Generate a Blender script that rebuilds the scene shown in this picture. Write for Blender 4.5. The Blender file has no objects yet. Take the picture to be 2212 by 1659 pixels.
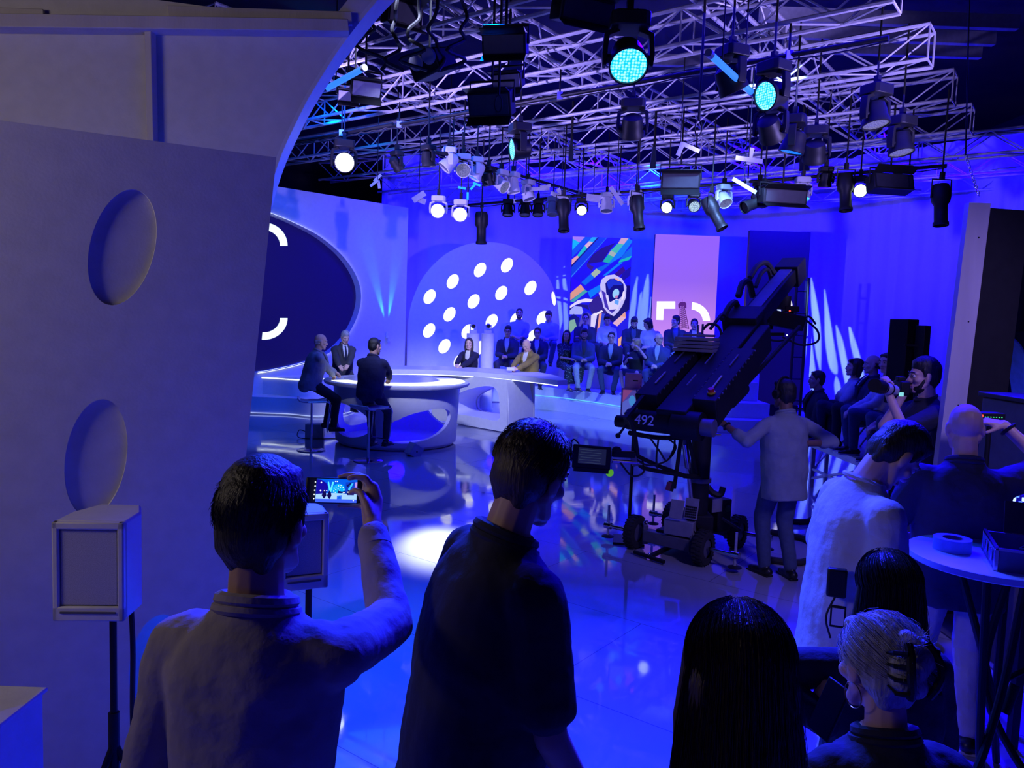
import bpy, math, random
from mathutils import Vector as V, Matrix
from mathutils.geometry import delaunay_2d_cdt, tessellate_polygon
random.seed(7)
R = math.radians
PI = math.pi
sc = bpy.context.scene
COL = sc.collection

# ------------------------------------------------------------------ camera
W, H, F = 2212.0, 1659.0, 1661.0
EYE = V((0, 0, 2.1))
PITCH, ROLL = R(4.7), R(2.0)
_f = V((0, math.cos(PITCH), -math.sin(PITCH)))
_u0 = V((0, math.sin(PITCH), math.cos(PITCH)))
_r0 = V((1, 0, 0))
_r = _r0 * math.cos(ROLL) + _u0 * math.sin(ROLL)
_u = _u0 * math.cos(ROLL) - _r0 * math.sin(ROLL)
cam_d = bpy.data.cameras.new('camera')
cam = bpy.data.objects.new('camera', cam_d)
COL.objects.link(cam)
cam_d.sensor_width = 36
cam_d.lens = F / W * 36
cam_d.clip_start = 0.05
cam_d.clip_end = 200
cam.matrix_world = Matrix(((_r.x, _u.x, -_f.x, 0), (_r.y, _u.y, -_f.y, 0), (_r.z, _u.z, -_f.z, EYE.z), (0, 0, 0, 1)))
sc.camera = cam


def ray(px, py):
    return _f + _r * ((px - W / 2) / F) + _u * ((H / 2 - py) / F)


def P(px, py, d):          # the point at forward distance d seen at a place in the photograph
    q = ray(px, py)
    return EYE + q * (d / q.y)


def G(px, py, z=0.0):      # the same on the horizontal plane z
    q = ray(px, py)
    return EYE + q * ((z - EYE.z) / q.z)


def PL(px, py, o, n):      # the same on a plane
    q = ray(px, py)
    return EYE + q * ((o - EYE).dot(n) / q.dot(n))


# ------------------------------------------------------------------ world, exposure, lights
sc.view_settings.view_transform = 'Standard'
sc.view_settings.look = 'None'
sc.view_settings.exposure = 0.0
sc.view_settings.gamma = 1.0
sc.view_settings.use_curve_mapping = False
sc.cycles.use_denoising = True
sc.cycles.max_bounces = 6
sc.cycles.sample_clamp_indirect = 4.0
wd = bpy.data.worlds.new('studio_dark')
sc.world = wd
wd.use_nodes = True
wd.node_tree.nodes['Background'].inputs[0].default_value = (0.010, 0.002, 0.17, 1)
wd.node_tree.nodes['Background'].inputs[1].default_value = 0.30


def light(name, kind, loc, target, col, power, size=0.2, size_y=None, angle=40, blend=0.3):
    d = bpy.data.lights.new(name, kind)
    o = bpy.data.objects.new(name, d)
    COL.objects.link(o)
    o.location = loc
    if target is not None:
        o.rotation_euler = (V(target) - V(loc)).to_track_quat('-Z', 'Y').to_euler()
    d.color = col
    d.energy = power
    if kind == 'AREA':
        d.shape = 'RECTANGLE'
        d.size = size
        d.size_y = size_y or size
    else:
        d.shadow_soft_size = size
    if kind == 'SPOT':
        d.spot_size = R(angle)
        d.spot_blend = blend
    return o


BLUE = (0.006, 0.0, 1.0)
AZURE = (0.0, 0.09, 1.0)
# flood bars in the grid wash the curtain
for i, (x, y) in enumerate(((-0.6, 17.2), (2.6, 18.0), (5.6, 17.0), (8.0, 15.0))):
    light('curtain_flood', 'AREA', (x, y, 5.9), (x * 1.06 + 0.25, y + 3.9, 2.6), BLUE, 620, 2.2, 0.4)
# deep blue wash from the grid over the stage, azure on its left
light('stage_wash', 'AREA', (2.6, 9.0, 5.2), (2.2, 8.6, 0), BLUE, 260, 4.0, 4.0)
for x, y, tx, ty, c, e in ((3.2, 7.2, 1.8, 2.4, BLUE, 4200), (1.6, 7.4, 0.8, 2.2, BLUE, 4200), (4.4, 6.6, 2.8, 3.4, BLUE, 1800), (-0.4, 7.4, -0.3, 2.6, (0.0, 0.075, 1.0), 2200), (-1.5, 7.0, -0.8, 3.8, (0.01, 0.09, 1.0), 1600)):
    light('front_wash', 'SPOT', (x, y, 5.25), (tx, ty, 0), c, e, 0.07, angle=58, blend=1.0)
light('stage_wash', 'AREA', (-1.8, 12.0, 5.2), (-2.0, 12.6, 0), (0.01, 0.10, 1.0), 110, 3.0, 3.0)
# key light on the presenters
light('key_spot', 'SPOT', (-1.2, 6.8, 5.6), (-1.5, 14.0, 1.2), (0.55, 0.60, 1.0), 3600, 0.25, angle=30, blend=0.6)
light('key_spot', 'SPOT', (3.6, 8.6, 5.6), (0.2, 15.6, 1.5), (0.64, 0.62, 1.0), 1700, 0.2, angle=16, blend=0.5)
# azure light on the audience and the steps
light('audience_spot', 'SPOT', (3.4, 9.8, 5.6), (2.4, 17.2, 1.0), (0.22, 0.42, 1.0), 4200, 0.2, angle=34, blend=0.5)
# azure light on the screen wall and the dotted arch
light('wall_spot', 'SPOT', (-2.6, 11.2, 5.6), (-4.8, 16.8, 2.6), (0.0, 0.075, 1.0), 1000, 0.2, angle=70, blend=0.8)
light('wall_spot', 'SPOT', (-3.2, 13.0, 5.6), (-1.9, 19.4, 3.0), (0.0, 0.24, 1.0), 480, 0.2, angle=40, blend=0.7)
light('wall_spot', 'SPOT', (3.0, 17.6, 5.7), (3.9, 22.3, 4.5), (0.0, 0.16, 1.0), 520, 0.2, angle=60, blend=0.9)
# white back light falling on the stage floor
light('back_spot', 'SPOT', (-1.15, 13.2, 4.5), (-0.62, 6.95, 0), (0.8, 0.88, 1.0), 26000, 0.1, angle=7, blend=1.0)
# unseen dim warm lamp, set out of frame left, on the back of the portal
light('unseen_lamp', 'AREA', (-3.2, 1.3, 2.9), (-1.5, 3.0, 2.0), (1.0, 0.82, 0.72), 16, 0.8, 0.6)
light('unseen_lamp', 'SPOT', (3.3, 1.6, 4.4), (3.05, 5.6, 1.5), (0.36, 0.27, 1.0), 520, 0.3, angle=46, blend=0.8)  # violet lamp added out of view to brighten the post
# blue rim light on the people by the camera
light('rim_spot', 'SPOT', (0.4, 6.2, 5.2), (0.75, 1.7, 1.5), (0.03, 0.03, 1.0), 3200, 0.1, angle=46, blend=0.8)
light('rim_spot', 'SPOT', (0.6, 5.2, 5.0), (1.3, 2.2, 1.5), (0.05, 0.10, 1.0), 500, 0.1, angle=40, blend=0.8)
# violet uplight on the grid
for x, y, tx, ty in ((5.6, 6.6, 1.5, 11.5), (-3.4, 9.6, 0.5, 12.5)):
    light('grid_uplight', 'SPOT', (x, y, 3.2), (tx, ty, 6.2), (0.36, 0.28, 1.0), 1900, 0.1, angle=84, blend=0.8)

# ------------------------------------------------------------------ materials
_mats = {}


def M(name, col, rough=0.6, metal=0.0, emit=None, es=1.0, var=0.12, scale=14.0, bump=0.0, bscale=60.0, stretch=None, spec=0.5, trans=0.0):
    if name in _mats:
        return _mats[name]
    m = bpy.data.materials.new(name)
    m.use_nodes = True
    nt = m.node_tree
    b = nt.nodes['Principled BSDF']
    b.inputs['Roughness'].default_value = rough
    b.inputs['Metallic'].default_value = metal
    b.inputs['Specular IOR Level'].default_value = spec
    if trans:
        b.inputs['Transmission Weight'].default_value = trans
    tc = nt.nodes.new('ShaderNodeTexCoord')
    mp = nt.nodes.new('ShaderNodeMapping')
    nt.links.new(tc.outputs['Object'], mp.inputs['Vector'])
    if stretch:
        mp.inputs['Scale'].default_value = stretch
    n = nt.nodes.new('ShaderNodeTexNoise')
    n.inputs['Scale'].default_value = scale
    n.inputs['Detail'].default_value = 3
    nt.links.new(mp.outputs['Vector'], n.inputs['Vector'])
    rp = nt.nodes.new('ShaderNodeValToRGB')
    c = V(col)
    lo, hi = c * (1 - var), c * (1 + var)
    rp.color_ramp.elements[0].position = 0.3
    rp.color_ramp.elements[1].position = 0.7
    rp.color_ramp.elements[0].color = (lo.x, lo.y, lo.z, 1)
    rp.color_ramp.elements[1].color = (min(hi.x, 1), min(hi.y, 1), min(hi.z, 1), 1)
    nt.links.new(n.outputs['Fac'], rp.inputs['Fac'])
    nt.links.new(rp.outputs['Color'], b.inputs['Base Color'])
    if bump:
        n2 = nt.nodes.new('ShaderNodeTexNoise')
        n2.inputs['Scale'].default_value = bscale
        n2.inputs['Detail'].default_value = 4
        nt.links.new(mp.outputs['Vector'], n2.inputs['Vector'])
        bm = nt.nodes.new('ShaderNodeBump')
        bm.inputs['Strength'].default_value = bump
        bm.inputs['Distance'].default_value = 0.02
        nt.links.new(n2.outputs['Fac'], bm.inputs['Height'])
        nt.links.new(bm.outputs['Normal'], b.inputs['Normal'])
    if emit is not None:
        b.inputs['Emission Color'].default_value = (*emit, 1)
        b.inputs['Emission Strength'].default_value = es
        if es < 40:
            m.cycles.emission_sampling = 'NONE'
    _mats[name] = m
    return m


def E(name, col, es=1.0, sample=False):      # a surface that gives off light
    m = M(name, (0.02, 0.02, 0.02), 0.5, emit=col, es=es)
    if sample:
        m.cycles.emission_sampling = 'AUTO'
    return m


def srgb(r, g, b):
    return tuple(((c / 255) / 12.92 if c / 255 <= 0.04045 else ((c / 255 + 0.055) / 1.055) ** 2.4) for c in (r, g, b))


# ------------------------------------------------------------------ mesh builder
WM = {}


class MB:
    def __init__(s):
        s.v, s.f, s.mi, s.cur = [], [], [], 0

    def add(s, vs, fs, mx=None):
        n = len(s.v)
        if mx is not None:
            vs = [mx @ V(p) for p in vs]
        s.v += [tuple(p) for p in vs]
        s.f += [[i + n for i in f] for f in fs]
        s.mi += [s.cur] * len(fs)
        return s

    def box(s, c, size, rot=None):
        x, y, z = size[0] / 2, size[1] / 2, size[2] / 2
        vs = [V((a, b, d)) for d in (-z, z) for a, b in ((-x, -y), (x, -y), (x, y), (-x, y))]
        if rot is not None:
            m = Matrix.Rotation(rot, 3, 'Z') if isinstance(rot, (int, float)) else rot
            vs = [m @ p for p in vs]
        c = V(c)
        return s.add([p + c for p in vs], [(3, 2, 1, 0), (4, 5, 6, 7), (0, 1, 5, 4), (1, 2, 6, 5), (2, 3, 7, 6), (3, 0, 4, 7)])

    def bar(s, p0, p1, w, h, up=(0, 0, 1)):     # a box from p0 to p1
        p0, p1 = V(p0), V(p1)
        y = (p1 - p0)
        L = y.length
        y.normalize()
        x = y.cross(V(up))
        if x.length < 1e-4:
            x = y.cross(V((1, 0, 0)))
        x.normalize()
        z = x.cross(y)
        return s.box((p0 + p1) / 2, (w, L, h), Matrix((x, y, z)).transposed())

    def ring(s, c, x, y, r, n):
        return [c + x * (r * math.cos(2 * PI * i / n)) + y * (r * math.sin(2 * PI * i / n)) for i in range(n)]

    def cyl(s, p0, p1, r0, r1=None, n=12, cap=True):
        p0, p1 = V(p0), V(p1)
        r1 = r0 if r1 is None else r1
        a = (p1 - p0).normalized()
        x = a.orthogonal().normalized()
        y = a.cross(x)
        vs = s.ring(p0, x, y, r0, n) + s.ring(p1, x, y, r1, n)
        fs = [(i, (i + 1) % n, n + (i + 1) % n, n + i) for i in range(n)]
        if cap:
            fs += [tuple(range(n - 1, -1, -1)), tuple(range(n, 2 * n))]
        return s.add(vs, fs)

    def tube(s, pts, r, n=8, closed=False):
        pts = [V(p) for p in pts]
        k = len(pts)
        rs = r if isinstance(r, (list, tuple)) else [r] * k
        vs, prev = [], None
        for i, p in enumerate(pts):
            a = pts[(i + 1) % k] - pts[i - 1] if closed else (pts[min(i + 1, k - 1)] - pts[max(i - 1, 0)])
            a = a.normalized()
            x = a.orthogonal() if prev is None else prev - a * prev.dot(a)
            if x.length < 1e-6:
                x = a.orthogonal()
            x.normalize()
            prev = x
            vs += s.ring(p, x, a.cross(x), rs[i], n)
        fs = []
        for j in range(k if closed else k - 1):
            q = (j + 1) % k
            fs += [(j * n + i, j * n + (i + 1) % n, q * n + (i + 1) % n, q * n + i) for i in range(n)]
        if not closed:
            fs += [tuple(range(n - 1, -1, -1)), tuple(range((k - 1) * n, k * n))]
        return s.add(vs, fs)

    def ell(s, c, r, rot=None, n=14, m=9):
        c = V(c)
        if isinstance(r, (int, float)):
            r = (r, r, r)
        vs = [V((0, 0, -r[2]))]
        for j in range(1, m):
            t = PI * j / m - PI / 2
            vs += [V((r[0] * math.cos(t) * math.cos(2 * PI * i / n), r[1] * math.cos(t) * math.sin(2 * PI * i / n), r[2] * math.sin(t))) for i in range(n)]
        vs.append(V((0, 0, r[2])))
        fs = [(0, 1 + (i + 1) % n, 1 + i) for i in range(n)]
        for j in range(m - 2):
            fs += [(1 + j * n + i, 1 + j * n + (i + 1) % n, 1 + (j + 1) * n + (i + 1) % n, 1 + (j + 1) * n + i) for i in range(n)]
        t = len(vs) - 1
        fs += [(t, 1 + (m - 2) * n + i, 1 + (m - 2) * n + (i + 1) % n) for i in range(n)]
        if rot is not None:
            vs = [rot @ p for p in vs]
        return s.add([p + c for p in vs], fs)

    def cap(s, p0, p1, r0, r1=None, n=12):      # capsule
        p0, p1 = V(p0), V(p1)
        r1 = r0 if r1 is None else r1
        a = p1 - p0
        if a.length < 1e-5:
            return s.ell(p0, max(r0, r1))
        a.normalize()
        pts, rs = [], []
        for t in (-85, -60, -30):
            pts.append(p0 + a * (r0 * math.sin(R(t))))
            rs.append(r0 * math.cos(R(t)))
        pts += [p0, p1]
        rs += [r0, r1]
        for t in (30, 60, 85):
            pts.append(p1 + a * (r1 * math.sin(R(t))))
            rs.append(r1 * math.cos(R(t)))
        x = a.orthogonal().normalized()
        y = a.cross(x)
        vs = []
        for p, r in zip(pts, rs):
            vs += s.ring(p, x, y, r, n)
        fs = []
        for j in range(len(pts) - 1):
            fs += [(j * n + i, j * n + (i + 1) % n, (j + 1) * n + (i + 1) % n, (j + 1) * n + i) for i in range(n)]
        fs += [tuple(range(n - 1, -1, -1)), tuple(range((len(pts) - 1) * n, len(pts) * n))]
        return s.add(vs, fs)

    def lathe(s, prof, mx=None, n=24, arc=2 * PI):
        vs, fs = [], []
        full = abs(arc - 2 * PI) < 1e-6
        m = n if full else n + 1
        for r, z in prof:
            vs += [V((r * math.cos(arc * i / n), r * math.sin(arc * i / n), z)) for i in range(m)]
        for j in range(len(prof) - 1):
            fs += [(j * m + i, j * m + (i + 1) % m, (j + 1) * m + (i + 1) % m, (j + 1) * m + i) for i in range(n)]
        return s.add(vs, fs, mx)

    def prism(s, poly, z0, z1, mx=None):        # polygon in xy, swept from z0 to z1
        n = len(poly)
        a = sum(poly[i][0] * poly[(i + 1) % n][1] - poly[(i + 1) % n][0] * poly[i][1] for i in range(n))
        if a < 0:
            poly = poly[::-1]
        vs = [V((x, y, z0)) for x, y in poly] + [V((x, y, z1)) for x, y in poly]
        fs = [(i, (i + 1) % n, n + (i + 1) % n, n + i) for i in range(n)]
        for tri in tessellate_polygon([[V((x, y, 0)) for x, y in poly]]):
            i, j, k = tri
            c = (V((*poly[j], 0)) - V((*poly[i], 0))).cross(V((*poly[k], 0)) - V((*poly[i], 0))).z
            if c < 0:
                j, k = k, j
            fs += [(n + i, n + j, n + k), (k, j, i)]
        return s.add(vs, fs, mx)

    def sheet(s, grid):                         # rows of points
        k = len(grid[0])
        vs = [p for row in grid for p in row]
        return s.add(vs, [(j * k + i, j * k + i + 1, (j + 1) * k + i + 1, (j + 1) * k + i) for j in range(len(grid) - 1) for i in range(k - 1)])

    def holes(s, outer, holes, fn, step=None):  # a sheet with holes, mapped to space by fn(u, v)
        pts, edges = [], []

        def loop(poly):
            n0 = len(pts)
            pts.extend(V((p[0], p[1])) for p in poly)
            edges.extend((n0 + i, n0 + (i + 1) % len(poly)) for i in range(len(poly)))
        loop(outer)
        for h in holes:
            loop(h)
        if step:
            xs = [p[0] for p in outer]
            ys = [p[1] for p in outer]
            x = min(xs) + step / 2
            while x < max(xs):
                y = min(ys) + step / 2
                while y < max(ys):
                    if inside((x, y), outer):
                        pts.append(V((x, y)))
                    y += step
                x += step
        vv, ee, ff = delaunay_2d_cdt(pts, edges, [], 0, 1e-5)[:3]
        fs = []
        for f in ff:
            c = sum((vv[i] for i in f), V((0, 0))) / len(f)
            if inside(c, outer) and not any(inside(c, h) for h in holes):
                fs.append(tuple(f))
        return s.add([fn(p.x, p.y) for p in vv], fs)

    def build(s, name, mat, parent=None, smooth=35, world=False, bevel=0.0, solid=0.0, offset=-1.0):
        me = bpy.data.meshes.new(name)
        vs = s.v
        if world and parent is not None:
            im = WM[parent].inverted()
            vs = [tuple(im @ V(p)) for p in vs]
        me.from_pydata(vs, [], s.f)
        mats = mat if isinstance(mat, (list, tuple)) else [mat]
        for m in mats:
            me.materials.append(m)
        if len(mats) > 1:
            me.polygons.foreach_set('material_index', s.mi)
        me.validate()
        if smooth:
            me.shade_smooth()
            me.set_sharp_from_angle(angle=R(smooth))
        o = bpy.data.objects.new(name, me)
        COL.objects.link(o)
        WM[o] = Matrix.Identity(4)
        if parent is not None:
            o.parent = parent
            WM[o] = WM[parent]
        if solid:
            md = o.modifiers.new('solidify', 'SOLIDIFY')
            md.thickness = solid
            md.offset = offset
            dg = bpy.context.evaluated_depsgraph_get()
            me2 = bpy.data.meshes.new_from_object(o.evaluated_get(dg))
            o.modifiers.clear()
            o.data = me2
            bpy.data.meshes.remove(me)
            me2.name = name
            if smooth:
                me2.shade_smooth()
                me2.set_sharp_from_angle(angle=R(smooth))
        if bevel:
            md = o.modifiers.new('bevel', 'BEVEL')
            md.width = bevel
            md.segments = 2
            md.limit_method = 'ANGLE'
            md.angle_limit = R(40)
        return o


def inside(p, poly):
    x, y = p[0], p[1]
    r = False
    n = len(poly)
    for i in range(n):
        x0, y0 = poly[i][0], poly[i][1]
        x1, y1 = poly[i - 1][0], poly[i - 1][1]
        if (y0 > y) != (y1 > y) and x < (x1 - x0) * (y - y0) / (y1 - y0) + x0:
            r = not r
    return r


def tag(o, label, cat, group=None):
    o['label'] = label
    o['category'] = cat
    if group:
        o['group'] = group
    return o


def struct(o):
    o['kind'] = 'structure'
    return o


def thing(name, label, cat, loc=(0, 0, 0), rz=0.0, group=None, rot=None):
    o = bpy.data.objects.new(name, None)
    o.empty_display_size = 0.1
    COL.objects.link(o)
    m = Matrix.Translation(V(loc)) @ (rot.to_4x4() if rot is not None else Matrix.Rotation(rz, 4, 'Z'))
    o.matrix_world = m
    WM[o] = m
    return tag(o, label, cat, group)


def dup(root, loc, rz=0.0, label=None, group=None, keep=None):
    def cp(o, parent):
        c = o.copy()
        COL.objects.link(c)
        c.parent = parent
        for k in o.children:
            cp(k, c)
        return c
    r = cp(root, None)
    r.matrix_world = Matrix.Translation(V(loc)) @ Matrix.Rotation(rz, 4, 'Z')
    WM[r] = r.matrix_world.copy()
    if label:
        r['label'] = label
    if group:
        r['group'] = group
    return r


def kid(root, stem_):
    for k in root.children:
        if k.name.split('.')[0] == stem_:
            return k


def spline(pts, n=8, closed=False):             # Catmull-Rom through the points
    pts = [V(p) for p in pts]
    k = len(pts)
    out = []
    for i in range(k if closed else k - 1):
        p0 = pts[i - 1] if (closed or i > 0) else pts[0] * 2 - pts[1]
        p1, p2 = pts[i], pts[(i + 1) % k]
        p3 = pts[(i + 2) % k] if (closed or i + 2 < k) else pts[-1] * 2 - pts[-2]
        for j in range(n):
            t = j / n
            out.append(0.5 * (2 * p1 + (p2 - p0) * t + (2 * p0 - 5 * p1 + 4 * p2 - p3) * t * t + (3 * p1 - p0 - 3 * p2 + p3) * t ** 3))
    if not closed:
        out.append(pts[-1])
    return out


def oval(cx, cy, a, b, rot=0.0, n=32):
    c, s_ = math.cos(rot), math.sin(rot)
    return [(cx + a * math.cos(t) * c - b * math.sin(t) * s_, cy + a * math.cos(t) * s_ + b * math.sin(t) * c) for t in (2 * PI * i / n for i in range(n))]


WHITE = M('white_lacquer', (0.72, 0.72, 0.74), 0.38, var=0.03)
MATTE_WHITE = M('white_matte_paint', (0.62, 0.61, 0.62), 0.75, var=0.05, bump=0.05, bscale=90)
PLYWOOD = M('raw_flat_edge', (0.55, 0.52, 0.52), 0.8, var=0.12, scale=6, stretch=(1, 1, 0.15), bump=0.1)
BLACK = M('black_paint', (0.02, 0.02, 0.022), 0.5)
BLACK_METAL = M('black_metal', (0.010, 0.010, 0.012), 0.45, 0.1, spec=0.3)
BLACK_PLASTIC = M('black_plastic', (0.009, 0.009, 0.011), 0.5, spec=0.3)
RUBBER = M('black_rubber', (0.02, 0.02, 0.02), 0.8, bump=0.2, bscale=120)
ALU = M('brushed_aluminium', (0.62, 0.62, 0.65), 0.42, 0.75, var=0.1, scale=40)
STEEL = M('chromed_steel', (0.7, 0.7, 0.72), 0.2, 1.0, var=0.03)
LAMP_WHITE = M('white_lamp_plastic', (0.6, 0.6, 0.62), 0.4, var=0.03)
CABLE = M('cable_black', (0.012, 0.012, 0.014), 0.6)
LED_STRIP = E('led_strip_light', (0.75, 0.85, 1.0), 2.2)
GREY = M('dark_grey_paint', (0.09, 0.09, 0.11), 0.5)
# ------------------------------------------------------------------ the studio: floor, walls, ceiling


def floor_mat():
    m = bpy.data.materials.new('polished_stage_floor')
    m.use_nodes = True
    nt = m.node_tree
    b = nt.nodes['Principled BSDF']
    tc = nt.nodes.new('ShaderNodeTexCoord')
    mp = nt.nodes.new('ShaderNodeMapping')
    mp.inputs['Rotation'].default_value = (0, 0, R(37))
    nt.links.new(tc.outputs['Object'], mp.inputs['Vector'])
    br = nt.nodes.new('ShaderNodeTexBrick')
    br.inputs['Scale'].default_value = 1.0
    br.inputs['Brick Width'].default_value = 2.4
    br.inputs['Row Height'].default_value = 1.2
    br.inputs['Mortar Size'].default_value = 0.003
    br.inputs['Color1'].default_value = (0.36, 0.36, 0.40, 1)
    br.inputs['Color2'].default_value = (0.34, 0.34, 0.38, 1)
    br.inputs['Mortar'].default_value = (0.12, 0.12, 0.16, 1)
    nt.links.new(mp.outputs['Vector'], br.inputs['Vector'])
    nt.links.new(br.outputs['Color'], b.inputs['Base Color'])
    n = nt.nodes.new('ShaderNodeTexNoise')
    n.inputs['Scale'].default_value = 2.2
    n.inputs['Detail'].default_value = 6
    n.inputs['Distortion'].default_value = 2.5
    nt.links.new(tc.outputs['Object'], n.inputs['Vector'])
    mr = nt.nodes.new('ShaderNodeMapRange')
    mr.inputs['From Min'].default_value = 0.35
    mr.inputs['From Max'].default_value = 0.7
    mr.inputs['To Min'].default_value = 0.025
    mr.inputs['To Max'].default_value = 0.085
    nt.links.new(n.outputs['Fac'], mr.inputs['Value'])
    nt.links.new(mr.outputs['Result'], b.inputs['Roughness'])
    b.inputs['Specular IOR Level'].default_value = 0.75
    return m


FLOOR = floor_mat()
struct(MB().add([(-14, -4, 0), (16, -4, 0), (16, 26, 0), (-14, 26, 0)], [(0, 1, 2, 3)]).build('floor', FLOOR))
DARKWALL = M('dark_studio_wall', (0.018, 0.018, 0.022), 0.9, bump=0.1)
struct(MB().box((1, 11, 8.6), (30, 30, 0.2)).build('ceiling', DARKWALL))
struct(MB().box((1, 25.6, 4.25), (30, 0.2, 8.5)).build('wall_back', DARKWALL))
struct(MB().box((-11.9, 12, 4.25), (0.2, 27, 8.5)).build('wall_left', DARKWALL))
struct(MB().box((14.5, 12, 4.25), (0.2, 27, 8.5)).build('wall_right', DARKWALL))
# offstage floor boards on the right
OFFST = M('offstage_board', (0.16, 0.16, 0.19), 0.55, var=0.2, scale=5, bump=0.08)
BOARD_DARK = M('board_joint', (0.02, 0.02, 0.025), 0.8)
m = MB()
c0 = G(1985, 1335)
for i in range(7):
    for j in range(7):
        m.box((c0.x + 0.02 + 0.62 * i + 0.3, 1.35 + 0.62 * j + 0.3, 0.006), (0.605, 0.605, 0.012))
struct(m.build('floor_offstage', OFFST))

# ------------------------------------------------------------------ the near portal flat on the left
nA, nB = P(597, 340, 3.3), P(0, 262, 2.81)
nB.z = nA.z
nd = (nA - nB)
nd.z = 0
nd.normalize()
nn = V((nd.y, -nd.x, 0))          # towards the camera


def npt(px, py, o=nA, n=nn):
    q = PL(px, py, o, n)
    return ((q - nA).dot(nd), q.z)


def nfn(u, z, back=0.0):
    q = nA + nd * u - nn * back
    return V((q.x, q.y, z))


def px_oval(cx, cy, a, b, rot, n=40):
    return [npt(x, y) for x, y in oval(cx, cy, a, b, R(rot), n)]


e_bot = npt(530, 1000)
slope = (e_bot[0]) / (e_bot[1] - nA.z)
nouter = [(-1.9, 0.0), (slope * (0 - nA.z), 0.0), (0.0, nA.z), (-1.9, nA.z)]
ovs = [px_oval(264, 534, 70, 128, 14), px_oval(207, 989, 66, 128, 9), px_oval(345, 1445, 66, 118, 6)]
t = thing('portal_flat', 'big grey flat with round recesses filling the left side, behind the speaker', 'wall panel', nfn(-0.8, 0))
flat = MB().holes(nouter, ovs, lambda u, z: nfn(u, z)).build('front_panel', MATTE_WHITE, t, smooth=0, world=True, solid=0.0215, offset=-1)
m = MB().holes(nouter, [ovs[2]], lambda u, z: nfn(u * 0.995, z * 0.998, 0.022)).build('back_panel', MATTE_WHITE, t, smooth=0, world=True, solid=0.02, offset=-1)
m = MB()
m.add([nfn(-1.2, 0.3, 0.3), nfn(-0.35, 0.3, 0.3), nfn(-0.35, 1.5, 0.3), nfn(-1.2, 1.5, 0.3)], [(0, 1, 2, 3)])
m.build('hole_backing', MATTE_WHITE, t, world=True, solid=0.02)  # backing sheet added behind the oval hole to catch the blue fill
light('hole_fill', 'AREA', nfn(-0.25, 1.15, 0.15), nfn(-0.8, 0.8, 0.28), (0.0, 0.05, 1.0), 0.6, 0.06, 0.3)  # lamp added behind the flat so the oval hole shows blue

# the arch flat that curves up behind it
AD = 4.3

ao = P(600, 340, AD)
an = V((0.25, -1, 0)).normalized()
au = V((1, 0.25, 0)).normalized()


def apt(px, py):
    q = PL(px, py, ao, an)
    return ((q - ao).dot(au), q.z)


def afn(u, z, back=0.0):
    q = ao + au * u - an * back
    return V((q.x, q.y, z))


curve = [apt(*p) for p in ((560, 470), (578, 400), (597, 340), (615, 297), (640, 245), (662, 203), (690, 157), (720, 110), (752, 66), (800, 6), (850, -50), (930, -120), (1040, -190))]
curve = [(p.x, p.y) for p in spline([(a, b, 0) for a, b in curve], 5)]
zt_ = apt(752, 52)[1]
low = [p for p in curve if p[1] <= zt_]
aouter = low + [(-3.2, zt_ + 0.02), (-3.2, 0.0), (curve[0][0] - 0.15, 0.0)]
t = thing('arch_flat', 'tall curved arch flat rising behind the round-hole panel, blue lit rim', 'arch', afn(-1.2, 0))
MB().holes(aouter, [], lambda u, z: afn(u, z)).build('face', MATTE_WHITE, t, smooth=0, world=True, solid=0.012, offset=-1)
hi = [p for p in curve if p[1] >= low[-1][1]]
MB().holes(hi + [(u - 0.10, z + 0.03) for u, z in hi[::-1]], [], lambda u, z: afn(u, z)).build('upper_edge', MATTE_WHITE, t, smooth=0, world=True, solid=0.012, offset=-1)
m = MB()
m.sheet([[afn(u, z, 0.0) for u, z in curve], [afn(u, z, 0.36) for u, z in curve]])
m.build('rim', WHITE, t, world=True, solid=0.02, offset=-1)
m = MB()
a, b = apt(-40, 58), apt(752, 68)
m.bar(afn(a[0], a[1], -0.05), afn(b[0], b[1], -0.05), 0.10, 0.065)
m.build('batten', PLYWOOD, t, world=True, bevel=0.004)
a, b = apt(327, 60), apt(335, 420)
MB().bar(afn(a[0], a[1], -0.03), afn(b[0], b[1], -0.03), 0.035, 0.06, (0, 1, 0)).build('batten', PLYWOOD, t, world=True, bevel=0.004)
for q0, q1 in (((365, 32), (760, 44)), ((-30, 36), (100, 40))):
    a, b = apt(*q0), apt(*q1)
    MB().bar(afn(a[0], a[1], -0.02), afn(b[0], b[1], -0.02), 0.03, 0.07).build('batten', PLYWOOD, t, world=True, bevel=0.004)

# plinth at the lower left corner
a = G(100, 1495, 0.9)
t = MB()
tt = thing('plinth', 'white box plinth at the lower left corner, side lit blue', 'plinth', (a.x - 0.35, a.y - 0.4, 0))
MB().box((0, -0.1, 0.45), (0.68, 1.0, 0.9)).build('body', MATTE_WHITE, tt, bevel=0.006)
MB().box((0, -0.1, 0.905), (0.70, 1.02, 0.014)).build('lid', MATTE_WHITE, tt, bevel=0.004)

# ------------------------------------------------------------------ the screen wall at the back left
wo, we = P(600, 403, 16.5), P(882, 450, 19.0)
wd_ = we - wo
wd_.z = 0
wl = wd_.length
wd_.normalize()
wn = V((wd_.y, -wd_.x, 0))


def wpt(px, py, off=0.0):
    q = PL(px, py, wo + wn * off, wn)
    return ((q - wo).dot(wd_), q.z)


def wfn(u, z, off=0.0):
    q = wo + wd_ * u + wn * off
    return V((q.x, q.y, z))


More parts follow.
